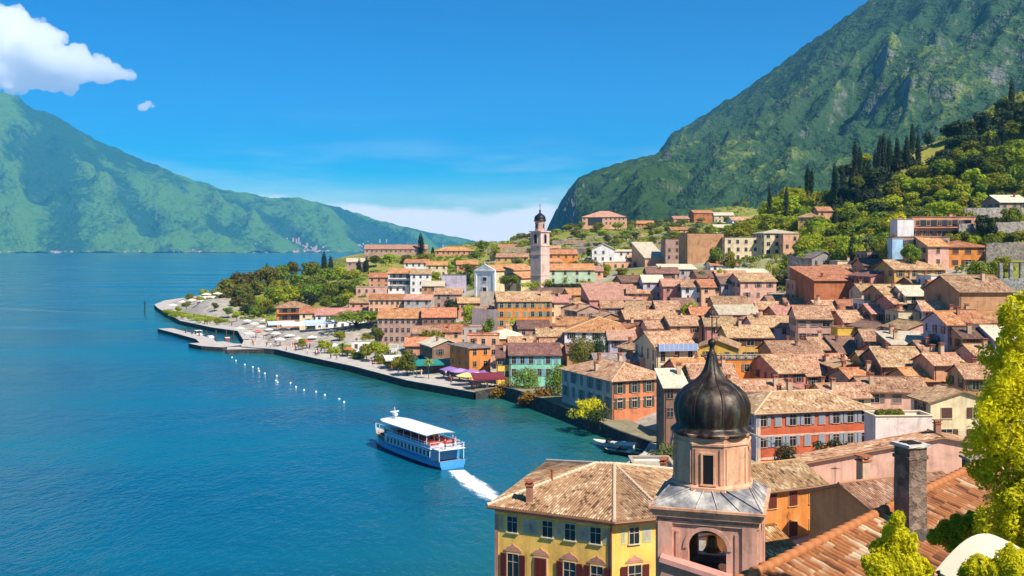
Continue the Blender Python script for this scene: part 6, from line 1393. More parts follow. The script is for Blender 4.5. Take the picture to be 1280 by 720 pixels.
# -- single trees of the town (kind, px, top y, distance, height, label, width)
for k, px, yt, Z, h, lab, wd, nm in [
    ('pine/mid', 445, 389, 372, 11.5, "big umbrella pine with a wide flat crown on the promenade", 2.1, 'umbrella_pine'),
    ('ball/mid', 657, 459, 238, 7.5, "round clipped green tree in front of the mint green house", 1.0, 'round_tree'),
    ('ball/mid', 698, 454, 226, 7.5, "round green tree between mint green house and orange corner palazzo", .85, 'round_tree'),
    ('shrub/amber', 672, 482, 226, 5.0, "orange yellow bush hanging over the dark garden wall below the round tree", 1.1, 'bush'),
    ('shrub/amber', 632, 474, 242, 5.5, "amber bush at the quay end beside the narrow yellow house", .9, 'bush'),
    ('shrub/gold', 736, 497, 195, 4.8, "yellow topped bush against the orange corner palazzo", .95, 'bush'),
    ('shrub/dark', 750, 506, 191, 3.6, "dark shrub at the corner of the orange palazzo", .9, 'bush'),
    ('ball/brownish', 727, 417, 252, 9.0, "large olive brown tree behind the orange corner palazzo", .95, 'round_tree'),
    ('ball/dark', 750, 416, 256, 8.0, "nearly black round tree beside the large olive brown tree", .75, 'round_tree'),
    ('ball/dark', 982, 553, 141, 5.4, "dark round tree in front of the red orange palazzo", .8, 'round_tree'),
    ('shrub/dark', 1040, 547, 139, 3.6, "dark hedge shrub against the foot of the red orange palazzo", 1.2, 'bush'),
    ('round/bright', 1203, 449, 172, 6.0, "bright green bushy tree under the brownish house by the golden tree", .9, 'broadleaf_tree'),
    ('ball/dark', 1168, 416, 192, 4.5, "dark clipped shrub at the end of the bright cream shed roof", .7, 'bush'),
    ('round/mid', 509, 432, 268, 9.0, "small quayside tree with rounded crown near the teal awning", .75, 'broadleaf_tree'),
    ('round/bright', 472, 424, 300, 7.0, "bright quayside tree beside the white kiosk", 1.0, 'broadleaf_tree'),
    ('round/bright', 458, 428, 305, 6.0, "light green quayside tree left of the bright one by the kiosk", .9, 'broadleaf_tree'),
    ('round/mid', 490, 438, 288, 6.5, "mid green quayside tree between kiosk and salmon house", .9, 'broadleaf_tree'),
    ('round/bright', 406, 423, 325, 5.0, "small light green tree on the promenade below the umbrella pine", 1.1, 'broadleaf_tree'),
    ('round/bright', 378, 422, 335, 4.5, "small tree in the middle of the crowded promenade", .9, 'broadleaf_tree'),
    ('palm/mid', 428, 424, 318, 6.0, "palm tree on the promenade edge below the umbrella pine", 1.2, 'palm_tree'),
    ('palm/bright', 536, 440, 262, 4.5, "little palm on the quay in front of the pale gable roof", 1.0, 'palm_tree'),
    ('round/bright', 540, 408, 312, 5.5, "bright shrub tree in front of the brown hotel wing", 1.4, 'broadleaf_tree'),
    ('round/bright', 586, 378, 352, 6.5, "bright green tree below the white church front", .8, 'broadleaf_tree'),
    ('ball/mid', 610, 364, 378, 8.0, "dense round green tree right under the church door", 1.1, 'round_tree'),
    ('pine/mid', 637, 343, 392, 8.0, "small umbrella pine in front of the long church wall", 1.1, 'umbrella_pine'),
    ('round/dark', 563, 371, 366, 6.5, "dark tree on the front of the mauve house below church", .9, 'broadleaf_tree'),
    ('round/mid', 612, 396, 318, 7.5, "green tree in the little garden beside grey flat roofed house", .8, 'broadleaf_tree'),
    ('shrub/bright', 645, 398, 318, 4.0, "bright hedge bush below the orange palazzo with dormers", 1.3, 'bush'),
    ('shrub/bright', 575, 399, 330, 4.0, "light green bush between brown hotel wing and grey house", .9, 'bush'),
    ('round/mid', 895, 306, 375, 10.0, "dark green conical tree in front of the cream hotel", .85, 'broadleaf_tree'),
    ('round/bright', 912, 312, 372, 8.0, "yellow green tree against the cream hotel's left pilasters", .7, 'broadleaf_tree'),
    ('round/bright', 903, 331, 345, 6.0, "bright round tree below the dark green conical tree", .9, 'round_tree'),
    ('round/olive', 878, 337, 345, 5.0, "pale olive tree in the garden above the peach row house", 1.3, 'olive_tree'),
    ('round/bright', 757, 329, 425, 8.5, "bright yellow green tree below the pointed white villa", .9, 'broadleaf_tree'),
    ('round/bright', 778, 334, 425, 5.0, "lime hedge tree beside the bright tree below the white wing", 1.5, 'broadleaf_tree'),
    ('round/olive', 738, 322, 440, 8.0, "pale olive tree behind the green parsonage roof", 1.2, 'olive_tree'),
    ('round/olive', 717, 325, 450, 5.0, "low pale tree between orange house and white villa", 1.5, 'olive_tree'),
    ('palm/mid', 707, 341, 390, 6.0, "dark palm on the lawn before the pale green parsonage", 1.0, 'palm_tree'),
    ('shrub/bright', 686, 349, 388, 4.0, "bright round shrub at the foot of the campanile", .9, 'bush'),
    ('shrub/bright', 664, 350, 390, 3.6, "light green shrub beside the church's long wall", 1.3, 'bush'),
    ('shrub/bright', 733, 348, 388, 3.8, "green shrub at the right end of parsonage hedge", 1.0, 'bush'),
    ('round/bright', 555, 323, 560, 9.0, "bright tree beneath the low salmon crest house", 1.3, 'broadleaf_tree'),
    ('round/mid', 575, 320, 555, 9.0, "darker bushy tree behind the white church front", 1.2, 'broadleaf_tree'),
    ('round/bright', 531, 315, 590, 10.0, "light bushy tree beside the lone black cypress", 1.3, 'broadleaf_tree'),
    ('round/mid', 508, 317, 590, 9.0, "mid green tree under the long low crest house", 1.2, 'broadleaf_tree'),
    ('round/bright', 487, 316, 600, 9.0, "light green tree at the lake side of the crest", 1.3, 'broadleaf_tree'),
    ('round/mid', 470, 318, 590, 8.0, "green tree where the crest drops to the lake", 1.2, 'broadleaf_tree'),
    ('round/dark', 583, 338, 440, 7.0, "dark shrub tree beside the church's shaded corner", .7, 'broadleaf_tree'),
    ('round/mid', 604, 299, 620, 9.0, "round tree alone on the skyline beyond the church", 1.0, 'broadleaf_tree'),
    ('round/mid', 1000, 345, 320, 8.0, "dark leafy tree beside the pink row house's end", 1.0, 'broadleaf_tree'),
    ('round/bright', 992, 366, 298, 3.5, "lime bush between pink row house and salmon house", 1.4, 'bush'),
    ('round/bright', 970, 333, 345, 5.0, "trimmed garden tree at the end of cream hotel terrace", 1.0, 'broadleaf_tree'),
    ('round/bright', 1005, 322, 345, 5.0, "light tree in the garden beside the grey stone gable", 1.1, 'broadleaf_tree'),
    ('round/mid', 985, 318, 350, 6.0, "green tree in the palm garden under the cream hotel wing", 1.1, 'broadleaf_tree'),
    ('palm/bright', 962, 322, 350, 5.5, "palm in front of the cream hotel wing", 1.1, 'palm_tree'),
    ('palm/bright', 975, 323, 348, 5.5, "palm beside the one in front of the cream hotel wing", 1.1, 'palm_tree'),
    ('round/gold', 1126, 263, 292, 7.0, "big lime yellow tree just above the white hotel cube", 1.2, 'broadleaf_tree'),
    ('round/bright', 1055, 290, 330, 8.0, "bright tree on the terraces right of the yellow villa", 1.2, 'broadleaf_tree'),
    ('round/bright', 1075, 300, 318, 7.0, "bright bushy tree above the mauve loggia house", 1.2, 'broadleaf_tree'),
    ('round/olive', 1085, 288, 325, 7.0, "pale olive tree on the slope below the big lime yellow tree", 1.4, 'olive_tree'),
    ('round/mid', 1100, 292, 315, 7.0, "mid green tree next to the small pale blue block", 1.1, 'broadleaf_tree'),
    ('cypress/cypress', 1063, 293, 318, 8.5, "single cypress on the terraces below the yellow villa", 1.0, 'cypress'),
    ('round/bright', 1010, 294, 350, 7.0, "lime green tree on the terrace right of the small peach house", 1.5, 'broadleaf_tree'),
    ('round/bright', 1030, 297, 345, 7.0, "lime green tree just under the yellow villa's garden", 1.3, 'broadleaf_tree'),
    ('round/dark', 1232, 264, 280, 8.0, "dark pine like tree on the hotel's upper terrace", 1.1, 'broadleaf_tree'),
    ('round/mid', 1262, 256, 290, 7.0, "round tree below the highest garden terrace house", 1.2, 'broadleaf_tree'),
    ('round/bright', 1210, 258, 300, 5.0, "light green tree over the terrace hotel's blank end", 1.6, 'broadleaf_tree'),
    ('round/bright', 1238, 322, 252, 4.6, "bright hedge tree right of the orange villa", 1.5, 'broadleaf_tree'),
    ('round/mid', 1222, 324, 250, 4.6, "green hedge tree below the orange villa's corner", 1.5, 'broadleaf_tree'),
    ('round/bright', 1255, 318, 252, 5.0, "bright hedge tree beside the stone lemon house pillars", 1.4, 'broadleaf_tree'),
    ('round/bright', 862, 374, 300, 3.6, "small lime tree in the garden below the white row house", 1.5, 'broadleaf_tree'),
    ('round/bright', 816, 385, 298, 3.5, "small lime tree among roofs near the long low brown house", 1.4, 'broadleaf_tree'),
    ('palm/olive', 825, 548, 140, 6.5, "pale green palm right beside the pink tower's dome", 1.15, 'palm_tree'),
    ('round/olive', 835, 549, 137, 5.0, "pale olive bush behind the pink tower's drum", .8, 'olive_tree'),
    ('round/bright', 255, 360, 610, 8.0, "tree on the promenade tip beside the lakeside wood", 1.0, 'broadleaf_tree'),
    ('round/mid', 237, 365, 600, 5.5, "dark small tree on the outer promenade tip", 1.0, 'broadleaf_tree'),
    ('round/bright', 434, 428, 318, 5.5, "small light green tree between palm and white pavilion on the quay", 1.1, 'broadleaf_tree'),
    ('round/bright', 497, 444, 280, 5.5, "low light green tree at the edge of the narrow quay", 1.1, 'broadleaf_tree'),
    ('round/mid', 446, 436, 310, 5.0, "mid green low tree beside the white pavilion on the quay", 1.3, 'broadleaf_tree'),
    ('round/bright', 418, 433, 325, 4.5, "light green tree left of the quay palm", 1.1, 'broadleaf_tree'),
    ('round/bright', 478, 441, 296, 5.0, "light green tree in front of the white kiosk", 1.1, 'broadleaf_tree'),
    ('round/bright', 620, 306, 560, 7.0, "bright tree on the slope just left of the campanile top", 1.3, 'garden_tree'),
    ('round/mid', 594, 312, 580, 8.0, "mid green tree on the slope right of the low salmon crest house", 1.3, 'garden_tree'),
    ('round/bright', 650, 304, 600, 6.0, "bright tree on the tan terraces close to the campanile", 1.4, 'garden_tree'),
    ('round/bright', 632, 330, 470, 5.5, "bright tree right behind the long church roof", 1.4, 'garden_tree'),
    ('round/bright', 545, 338, 470, 7.0, "bright tree above the pale lilac house", 1.3, 'garden_tree'),
    ('round/mid', 585, 328, 500, 7.5, "mid green tree on the slope behind the church front", 1.4, 'garden_tree'),
    ('round/bright', 540, 352, 425, 5.0, "light green tree between the white villas and the pale lilac house", 1.3, 'garden_tree'),
    ('round/mid', 450, 345, 520, 8.0, "mid green tree at the inland end of the lakeside wood", 1.3, 'garden_tree'),
    ('round/bright', 1108, 298, 276, 4.5, "lime tree in front of the small pale blue block", 1.2, 'garden_tree'),
    ('round/mid', 1138, 303, 266, 3.5, "mid green tree hiding the foot of the lower hotel terrace", 1.4, 'garden_tree'),
    ('round/mid', 385, 398, 405, 5.0, "mid green tree behind the long pale blue awning", 1.1, 'garden_tree'),
    ('round/bright', 425, 412, 350, 5.0, "light green tree under the umbrella pine's right side", 1.2, 'garden_tree'),
    ('round/mid', 470, 408, 345, 5.5, "mid green tree between umbrella pine and long mauve hotel", 1.2, 'garden_tree'),
    ('round/bright', 460, 414, 338, 4.5, "light green tree behind the white pavilion on the quay", 1.3, 'garden_tree'),
    ('round/bright', 515, 424, 300, 4.5, "light green tree in front of the salmon house with mottled roof", 1.2, 'garden_tree'),
    ('round/mid', 1250, 436, 174, 5.0, "green garden tree under the pale house with dark balconies", .9, 'broadleaf_tree'),
    ('round/bright', 1262, 409, 188, 4.5, "light green garden tree behind the golden tree", 1.1, 'broadleaf_tree'),
]: 
    o = plant_px(k, px, yt, Z, h, lab, None, nm, wd); g = gz(o.location.x, o.location.y)
    if k[0] != 's' and o.location.z > g + .5: s = min(2.2, (o.location.z + h - g) / h); o.location.z -= h * (s - 1); o.scale.z *= s
# clipped hedges and little trees along the promenade
def hedge(pts, wd, ht, z, label, mat='mid'):
    P = [Vector((*p, 0)) for p in pts]; c = P[len(P) // 2]; seg = [(P[i], P[i + 1]) for i in range(len(P) - 1)]; tl = sum((b - a).length for a, b in seg)
    lob = []
    for a, b in seg:
        n = max(2, int((b - a).length / (wd * .5)))
        for i in range(n): q = a.lerp(b, (i + .5) / n); lob.append((q.x - c.x + rng.uniform(-.1, .1) * wd, q.y - c.y + rng.uniform(-.1, .1) * wd, ht * .5, wd * .5, wd * .5, ht * .55))
    me = leaf_mesh('foliage', int(c.x * 7 + c.y) % 999, int(200 * len(lob)), .3, lobes_sampler(lob, .3), LF[mat]); o = link('hedge', me, None, (c.x, c.y, z)); tag(o, label, 'hedge')
g2 = lambda px, py, z: tuple(G(px, py, z)[:2])
hedge([g2(275, 383, 2), g2(292, 392, 2), g2(306, 399, 2)], 5, 3.2, 1.9, "long bright clipped hedge beside the car park on the promenade", 'bright')
for px, py, lab in [(219, 398, "outermost clipped bright bush on the promenade tip"), (228, 399, "second clipped bush from the promenade tip"), (241, 401, "bright clipped bush in the middle of the promenade row"), (250, 404, "clipped bush behind the little harbour posts"), (261, 405, "low clipped bush near the harbour mouth"), (271, 406, "last low clipped bush of the promenade row")]:
    p = G(px, py, 1.8); plant('shrub/bright', p.x, p.y, 1.7, 3.6, lab, 'clipped bushes on the promenade', 'bush', .9)
hedge([tuple(W(682, 360, 384)[:2]), tuple(W(740, 361, 384)[:2])], 2.2, 2.6, W(700, 363, 384).z, "long dark hedge in front of the pale green parsonage", 'dark')
# olive trees and shrubs on the terraced fields
def olives():
    r = random.Random(77); n = 0
    while n < 250:
        px = r.uniform(640, 935); Z = r.uniform(470, 900); x = (px - CX) / F * Z
        if any(abs(x - s['c'].x) < 9 and abs(Z - s['c'].y) < 12 for s in SP if s['Z'] > 380): continue
        z = gz(x, Z); k = r.choice(['round/olive', 'round/bright', 'round/bright', 'round/mid']); h = r.uniform(3.5, 6.5); k0 = k.split('/')[1]
        lab = {'olive': "grey green olive tree on the terraced slope behind the campanile", 'bright': "bright yellow green tree on the terraced slope behind the campanile", 'mid': "mid green tree on the terraced slope behind the campanile"}[k0]
        plant(k, x, Z, z - .3, h, lab, f'{k0} trees of the terraced slope', 'olive_tree' if k0 == 'olive' else 'garden_tree', r.uniform(1.1, 1.7)); n += 1
    n = 0
    while n < 60:   # gardens under the wooded hill
        px = r.uniform(905, 1115); Z = r.uniform(335, 385); x = (px - CX) / F * Z
        if px < 1000 and Z > 352: continue
        if any(abs(x - s['c'].x) < s['w'] / 2 + 4 and -9 < s['c'].y - Z < 12 for s in SP if s['Z'] > 290): continue
        z = gz(x, Z); k = r.choice(['round/bright', 'round/bright', 'round/mid', 'round/olive']); k0 = k.split('/')[1]
        plant(k, x, Z, z - .3, r.uniform(4, 7), {'olive': "olive tree in the gardens between hotel and wooded hill", 'bright': "lime green tree in the gardens between hotel and wooded hill", 'mid': "dark green tree in the gardens between hotel and wooded hill"}[k0], f'{k0} garden trees below the wooded hill', 'garden_tree', r.uniform(1, 1.4)); n += 1
olives()
# dry stone terrace walls
def terrace_wall(p0, p1, ht, label, mat=None, th=.7):
    a, b = Vector(p0), Vector(p1); c = (a + b) / 2; d = b - a; rz = math.atan2(d.y, d.x); L = math.hypot(d.x, d.y); n = 8; mb = MB(); sl = d.z
    for i in range(n): x = -L / 2 + L * (i + .5) / n; mb.box((x, 0, ht / 2 - 3 + sl * ((i + .5) / n - .5)), (L / n, th, ht + 6 + rng.uniform(-.2, .2)))
    o = mb.build('stone_wall', mat or stone('a09080'), None, tuple(c), rz); tag(o, label, 'wall', None, 'thing')
terrace_wall(W(1198, 290, 282), W(1300, 287, 284), 2.4, "long grey stone retaining wall right of the terrace hotel")
terrace_wall(W(1205, 268, 300), W(1300, 268, 302), 2.0, "grey stone retaining wall under the highest terrace house")
terrace_wall(W(1232, 318, 262), W(1300, 316, 262), 3.0, "rough stone terrace wall behind the lemon house pillars", stone('8a7a68'))
terrace_wall(W(690, 321, 520), W(745, 322, 520), 4.5, "dark stone terrace wall right of the campanile", stone('7a6a5e'))
terrace_wall(W(612, 316, 560), W(668, 315, 560), 3.0, "ochre stone terrace wall left of the campanile top", stone('a88a5a'))
terrace_wall(W(690, 305, 600), W(760, 307, 600), 2.2, "low stone terrace wall among yellow green fields below the glazed villa", stone('98846a'))
terrace_wall(W(590, 400, 335), W(622, 402, 335), 4.0, "tall mauve retaining wall under the church garden", plaster('8a7a78'))
terrace_wall(W(600, 371, 368), W(690, 370, 372), 2.0, "pale retaining wall below church and campanile", plaster('a89a8a'))
terrace_wall(W(985, 338, 322), W(1015, 345, 318), 5.0, "grey stone garden wall with dark plants below the hotel palms", stone('6e6a62'))
for i, (Z, xa, xb) in enumerate([(478, 690, 830), (505, 700, 900), (545, 610, 760), (580, 700, 920), (620, 560, 700), (655, 690, 900), (700, 640, 740), (700, 790, 900), (760, 690, 850), (830, 700, 880)]):
    n = 5
    for j in range(n):
        pa, pb = [(p - CX) / F * Z for p in (xa + (xb - xa) * j / n, xa + (xb - xa) * (j + .96) / n)]
        if any(pa - 8 < s['c'].x < pb + 8 and abs(Z - s['c'].y) < 14 for s in SP): continue
        terrace_wall((pa, Z, gz(pa, Z)), (pb, Z + 3, gz(pb, Z + 3)), rng.uniform(.9, 1.7), "low dry stone terrace wall crossing the yellow green slope behind the campanile", stone('98846a')); bpy.context.scene.collection.objects[-1]['group'] = 'dry stone terrace walls'
for i, (px, yt, Z, k) in enumerate([(1192, 289, 277, 'bright'), (1204, 286, 278, 'mid'), (1216, 290, 276, 'bright'), (1228, 284, 279, 'mid'), (1240, 290, 275, 'mid'), (1252, 286, 278, 'bright'), (1264, 290, 274, 'mid'), (1276, 287, 277, 'bright'), (1290, 286, 276, 'mid'),
                                     (1246, 303, 266, 'mid'), (1258, 300, 268, 'dark'), (1270, 304, 265, 'mid'), (1284, 300, 266, 'bright'), (1200, 268, 292, 'bright'), (1222, 266, 294, 'mid'), (1246, 268, 292, 'bright'), (1272, 264, 294, 'bright'), (1290, 268, 292, 'mid')]):
    o = plant_px('round/' + k, px, yt, Z, 5.0, {'bright': "bright", 'mid': "mid green", 'dark': "dark green"}[k] + " bushy tree along the retaining walls right of the terrace hotel", k + ' bushy trees along the retaining walls', 'garden_tree', 1.2)
    g = gz(o.location.x, o.location.y)
    if o.location.z > g + .3: q = (o.location.z + 5 - g) / 5; o.location.z = g - .2; o.scale.z *= q
# low scrub and grass tufts over the open slopes: far too many to count
def scrub():
    g = np.random.default_rng(8); pts = []
    for (pa, pb, za, zb_, n) in ((560, 940, 450, 960, 5200), (880, 1340, 335, 480, 3000), (460, 640, 430, 700, 2200), (900, 1120, 325, 395, 800), (1190, 1330, 262, 320, 700), (300, 480, 400, 640, 900)):
        Z = g.uniform(za, zb_, n); px = g.uniform(pa, pb, n); pts.append(np.stack([(px - CX) / F * Z, Z], 1))
    p = np.concatenate(pts); hc = np.array([(s['c'].x, s['c'].y, s['w'] * .6 + 3) for s in SP]); d = np.sqrt(((p[:, None] - hc[None, :, :2]) ** 2).sum(2)) - hc[None, :, 2]; p = p[(d.min(1) > 0) & inside(p[:, 0], p[:, 1]) & (shoredist(p[:, 0], p[:, 1]) > 22)]
    cl = np.sin(p[:, 0] * .09 + 2 * np.sin(p[:, 1] * .021)) + np.sin(p[:, 1] * .11 + p[:, 0] * .03) + g.normal(0, .5, len(p)); p = p[cl > -.35]
    z = ground(p[:, 0], p[:, 1]); r = g.uniform(.5, 1.9, len(p)); k = 14
    d3 = g.normal(0, 1, (len(p), k, 3)); d3 /= np.linalg.norm(d3, axis=2)[:, :, None]; d3[:, :, 2] = np.abs(d3[:, :, 2])
    pos = np.stack([p[:, 0], p[:, 1], z], 1)[:, None] + d3 * r[:, None, None] * np.array([1, 1, .8])
    gi = g.integers(0, 3, len(p))
    for i, (m, nm) in enumerate((('bright', 'scrub'), ('olive', 'scrub'), ('mid', 'scrub'))):
        q = pos[gi == i].reshape(-1, 3); nr = d3[gi == i].reshape(-1, 3); o = link('undergrowth', leaf_mesh('undergrowth', 40 + i, len(q), .55, lambda g_, n_: (q, nr.copy()), LF[m])); tag(o, kind='stuff')
scrub()
# lemon house pillars
lm = MB(); pz = W(1262, 352, 238)
lm.box((0, 0, -1.0), (9.5, 1.0, 3.6)); 
root = empty('lemon_house', (pz.x + 1.5, pz.y, pz.z), .1); tag(root, "row of tall grey stone lemon house pillars near the golden tree", 'pillars')
lm.build('base_wall', stone('8a8680'), root)
for i in range(4): m_ = MB(); m_.box((-3.9 + 2.6 * i, 0, 2.4), (.75, .75, 4.0)); m_.build('pillar', stone('8a8680'), root)
m_ = MB(); m_.box((0, 0, 4.5), (9.2, .5, .3)); m_.build('beam', WOOD, root)

# terrace pots and rail on the orange house, planter on the white wing
for s in SP:
    if 'railed roof terrace' in s['label']:
        root = s['root']; w, d, h = s['w'], s['d'], s['h']; mb = MB(); y = -d / 2 + .1
        for i in range(25): x = -w / 2 + w * i / 24; mb.tube((x, y, h + .5), (x, y, h + 1.45), .04, n=5)
        for z in (.95, 1.45): mb.tube((-w / 2, y, h + z), (w / 2, y, h + z), .04, n=5)
        mb.build('railing', flat_mat('d8d4cc', .5), root)
        for i in range(9):
            x = -w * .45 + w * .9 * i / 8; lp = root.matrix_world
            c_, s_ = math.cos(s['r']), math.sin(s['r']); px_, py_ = s['c'].x + x * c_ - (y + .9) * s_, s['c'].y + x * s_ + (y + .9) * c_
            r_ = empty('potted_plant', (px_, py_, s['ze'] + .02)); tag(r_, "potted plant behind the railing of the orange house's roof terrace", 'plant', 'potted plants on the roof terrace')
            pm = MB(); pm.lathe([(.16, 0), (.28, .5), (.32, .55), (.28, .55), (.05, .5)], n=10); pm.build('pot', TERRA, r_)
            link('leaves', leaf_mesh('leaves', i, 120, .16, lobes_sampler([(0, 0, .95, .45, .45, .5)], .5), LF['mid' if i % 2 else 'bright']), r_)
    if s.get('plants'):
        c_, s_ = math.cos(s['r']), math.sin(s['r']); pts = []
        for t in (.02, .25, .48): x, y = s['w'] * (t - .5) + .2, -s['d'] / 2 + .7; pts.append((s['c'].x + x * c_ - y * s_, s['c'].y + x * s_ + y * c_))
        hedge(pts, 1.0, 1.1, s['ze'] + .05, "planted strip along the edge of the white terrace wing", 'brownish')

for px, py, k, hh, lab in [(222, 392, 'bright', 4.5, "little tree at the very end of the promenade"), (233, 391, 'mid', 5, "second little tree from the promenade end"), (262, 388, 'bright', 5, "little tree beside the car park hedge"), (285, 401, 'mid', 5.5, "small tree between car park and crowded promenade"),
                           (296, 405, 'bright', 5, "small light tree at the corner of the lakeside wood"), (268, 398, 'mid', 4.5, "small tree in the middle of the pale plaza"), (250, 393, 'bright', 4, "light little tree on the pale plaza"), (318, 403, 'mid', 6, "small tree before the dark edge of the lakeside wood"), (338, 410, 'bright', 5, "light tree in front of the orange hotel's awning"), (300, 394, 'mid', 6, "tree at the foot of the lakeside wood facing the plaza")]:
    p = G(px, py, 1.8); plant('round/' + k, p.x, p.y, max(1.6, gz(p.x, p.y)), hh, lab, None, 'broadleaf_tree', 1.2)
for a_, b_, lab in (((206, 391), (236, 396), "low hedge along the outermost promenade edge"), ((246, 397), (284, 404), "low hedge between pale plaza and little harbour")): hedge([g2(*a_, 1.8), g2((a_[0] + b_[0]) / 2, (a_[1] + b_[1]) / 2, 1.8), g2(*b_, 1.8)], 3, 1.8, 1.75, lab, 'bright')
for i, (px, py) in enumerate([(240, 386), (252, 388), (228, 385), (216, 387), (272, 393), (258, 392)]):
    p = G(px, py, 1.75); root = empty('parasol', (p.x, p.y, max(1.75, gz(p.x, p.y)))); tag(root, "wide white parasol on the pale plaza at the promenade end", 'parasol', 'white parasols on the pale plaza')
    mb = MB(); mb.lathe([(2.6, 2.35), (2.6, 2.5), (1.3, 3.0), (.06, 3.3)], n=8); mb.build('canopy', flat_mat('f0e8da', .9, 0, .1), root); q_ = MB(); q_.tube((0, 0, 0), (0, 0, 3.3), .05); q_.box((0, 0, .05), (.6, .6, .1)); q_.build('pole', FRAME, root)
# awnings, parasols
def parasol(px, py, Z, c, label, r=2.2):
    p = W(px, py, Z); root = empty('parasol', (p.x, p.y, 1.75), rng.uniform(0, .7)); tag(root, label, 'parasol')
    mb = MB(); mb.lathe([(r, 2.35), (r, 2.5), (r * .5, 2.95), (.06, 3.25)], n=8); mb.build('canopy', flat_mat(c, .9, 0, .1), root); q = MB(); q.tube((0, 0, 0), (0, 0, 3.3), .04); q.box((0, 0, .05), (.6, .6, .1)); q.build('pole', FRAME, root)
for px, Z, c, lab in [(562, 262, '8e6aa8', "purple restaurant parasol nearest the teal awning"), (575, 258, 'b08ac0', "pale violet parasol beside the purple one"), (588, 256, '9a70b0', "purple parasol in front of the bright orange cube house"), (583, 249, 'e8dc7a', "yellow parasol at the quay edge in front of the purple ones"),
                      (597, 250, 'f4f0ea', "white parasol in the middle of the quayside restaurant"), (609, 247, 'a878bc', "purple parasol beside the white one, toward the amber bush"), (605, 254, '8e6aa8', "dark purple parasol behind the white one")]: parasol(px, 464, Z, c, lab, 2.7)
def canopy(px, py, Z, w, d, rz, c, label, h=3.0):
    p = W(px, py, Z); g = max(1.75, gz(p.x, p.y)); root = empty('awning', (p.x, p.y, g), rz); tag(root, label, 'awning')
    mb = MB(); n = 10; vv = [(-w / 2 + w * i / n, -d / 2 + d * j / 4, h - .2 + .9 * j / 4 + (.04 if i % 2 else 0)) for j in range(5) for i in range(n + 1)]
    mb.idx(vv, [(j * 11 + i, j * 11 + i + 1, (j + 1) * 11 + i + 1, (j + 1) * 11 + i) for j in range(4) for i in range(n)]); mb.idx([(x, y, z - .06) for x, y, z in vv], [(j * 11 + i, (j + 1) * 11 + i, (j + 1) * 11 + i + 1, j * 11 + i + 1) for j in range(4) for i in range(n)])
    for i in range(n): mb.box((-w / 2 + w * (i + .5) / n, -d / 2, h - .38), (w / n - .05, .04, .36))
    mb.build('canvas', flat_mat(c, .85, 0, .12), root); q = MB()
    for i in range(4):
        for y in (-d / 2 + .1, d / 2 - .1): q.tube((-w / 2 + .2 + (w - .4) * i / 3, y, -.5), (-w / 2 + .2 + (w - .4) * i / 3, y, h - .15), .05, n=6)
    q.build('frame', METAL, root)
canopy(353, 405, 412, 12, 6, .35, 'c4ccdc', "pale grey white awning in front of the orange hotel")
canopy(377, 411, 392, 16, 6, .35, 'd4dae8', "long pale blue awning between the orange hotel and the umbrella pine")
canopy(400, 416, 372, 12, 6, .35, 'b8c6e4', "blue white awning right beside the umbrella pine")
canopy(540, 455, 272, 12, 5, .3, '1f8078', "teal awning below the large pale gable roof")
canopy(520, 452, 281, 8, 4, .3, '2a4a7a', "dark blue awning left of the teal awning")
canopy(610, 470, 243, 8, 5, .2, '7a2c34', "dark red awning at the back of the quayside restaurant")
canopy(500, 448, 284, 9, 4, .3, 'd8d0c4', "plain cream awning behind the quayside trees")
canopy(262, 377, 600, 12, 7, .4, 'e4d8cc', "cream roofed stand at the tip of the promenade")
canopy(246, 377, 590, 8, 5, .4, 'a84a38', "red roofed stand beside the cream one on the promenade tip")

# cafe parasols, planters and parked cars on the wide promenade
for i, (px, py, c) in enumerate([(318, 412, 'f0e8da'), (327, 416, 'f0e8da'), (336, 420, 'e8d8c0'), (345, 425, 'f0e8da'), (330, 408, 'e8d8c0'), (342, 413, 'f0e8da'), (354, 419, 'e8d8c0'), (309, 408, 'f0e8da'), (362, 428, 'f0e8da'), (373, 432, 'e8d8c0'),
                                 (322, 422, 'c8604a'), (384, 436, 'c8604a'), (350, 433, 'f0e8da'), (390, 430, 'f0e8da'), (404, 436, 'e8d8c0'), (300, 418, 'e8d8c0'), (312, 425, 'f0e8da'), (418, 441, 'f0e8da'), (436, 446, 'c8604a'), (452, 449, 'f0e8da')]):
    p = G(px, py, 1.75); q = {'f0e8da': 'cream white', 'e8d8c0': 'pale beige', 'c8604a': 'brick red'}[c]; root = empty('parasol', (p.x, p.y, 1.75), rng.uniform(0, .7)); tag(root, f"{q} cafe parasol on the wide promenade", 'parasol', f'{q} parasols on the wide promenade')
    mb = MB(); mb.lathe([(1.9, 2.35), (1.9, 2.45), (1.0, 2.8), (.06, 3.05)], n=8); mb.build('canopy', flat_mat(c, .9, 0, .1), root); q_ = MB(); q_.tube((0, 0, 0), (0, 0, 3.1), .04); q_.box((0, 0, .05), (.6, .6, .1)); q_.build('pole', FRAME, root)
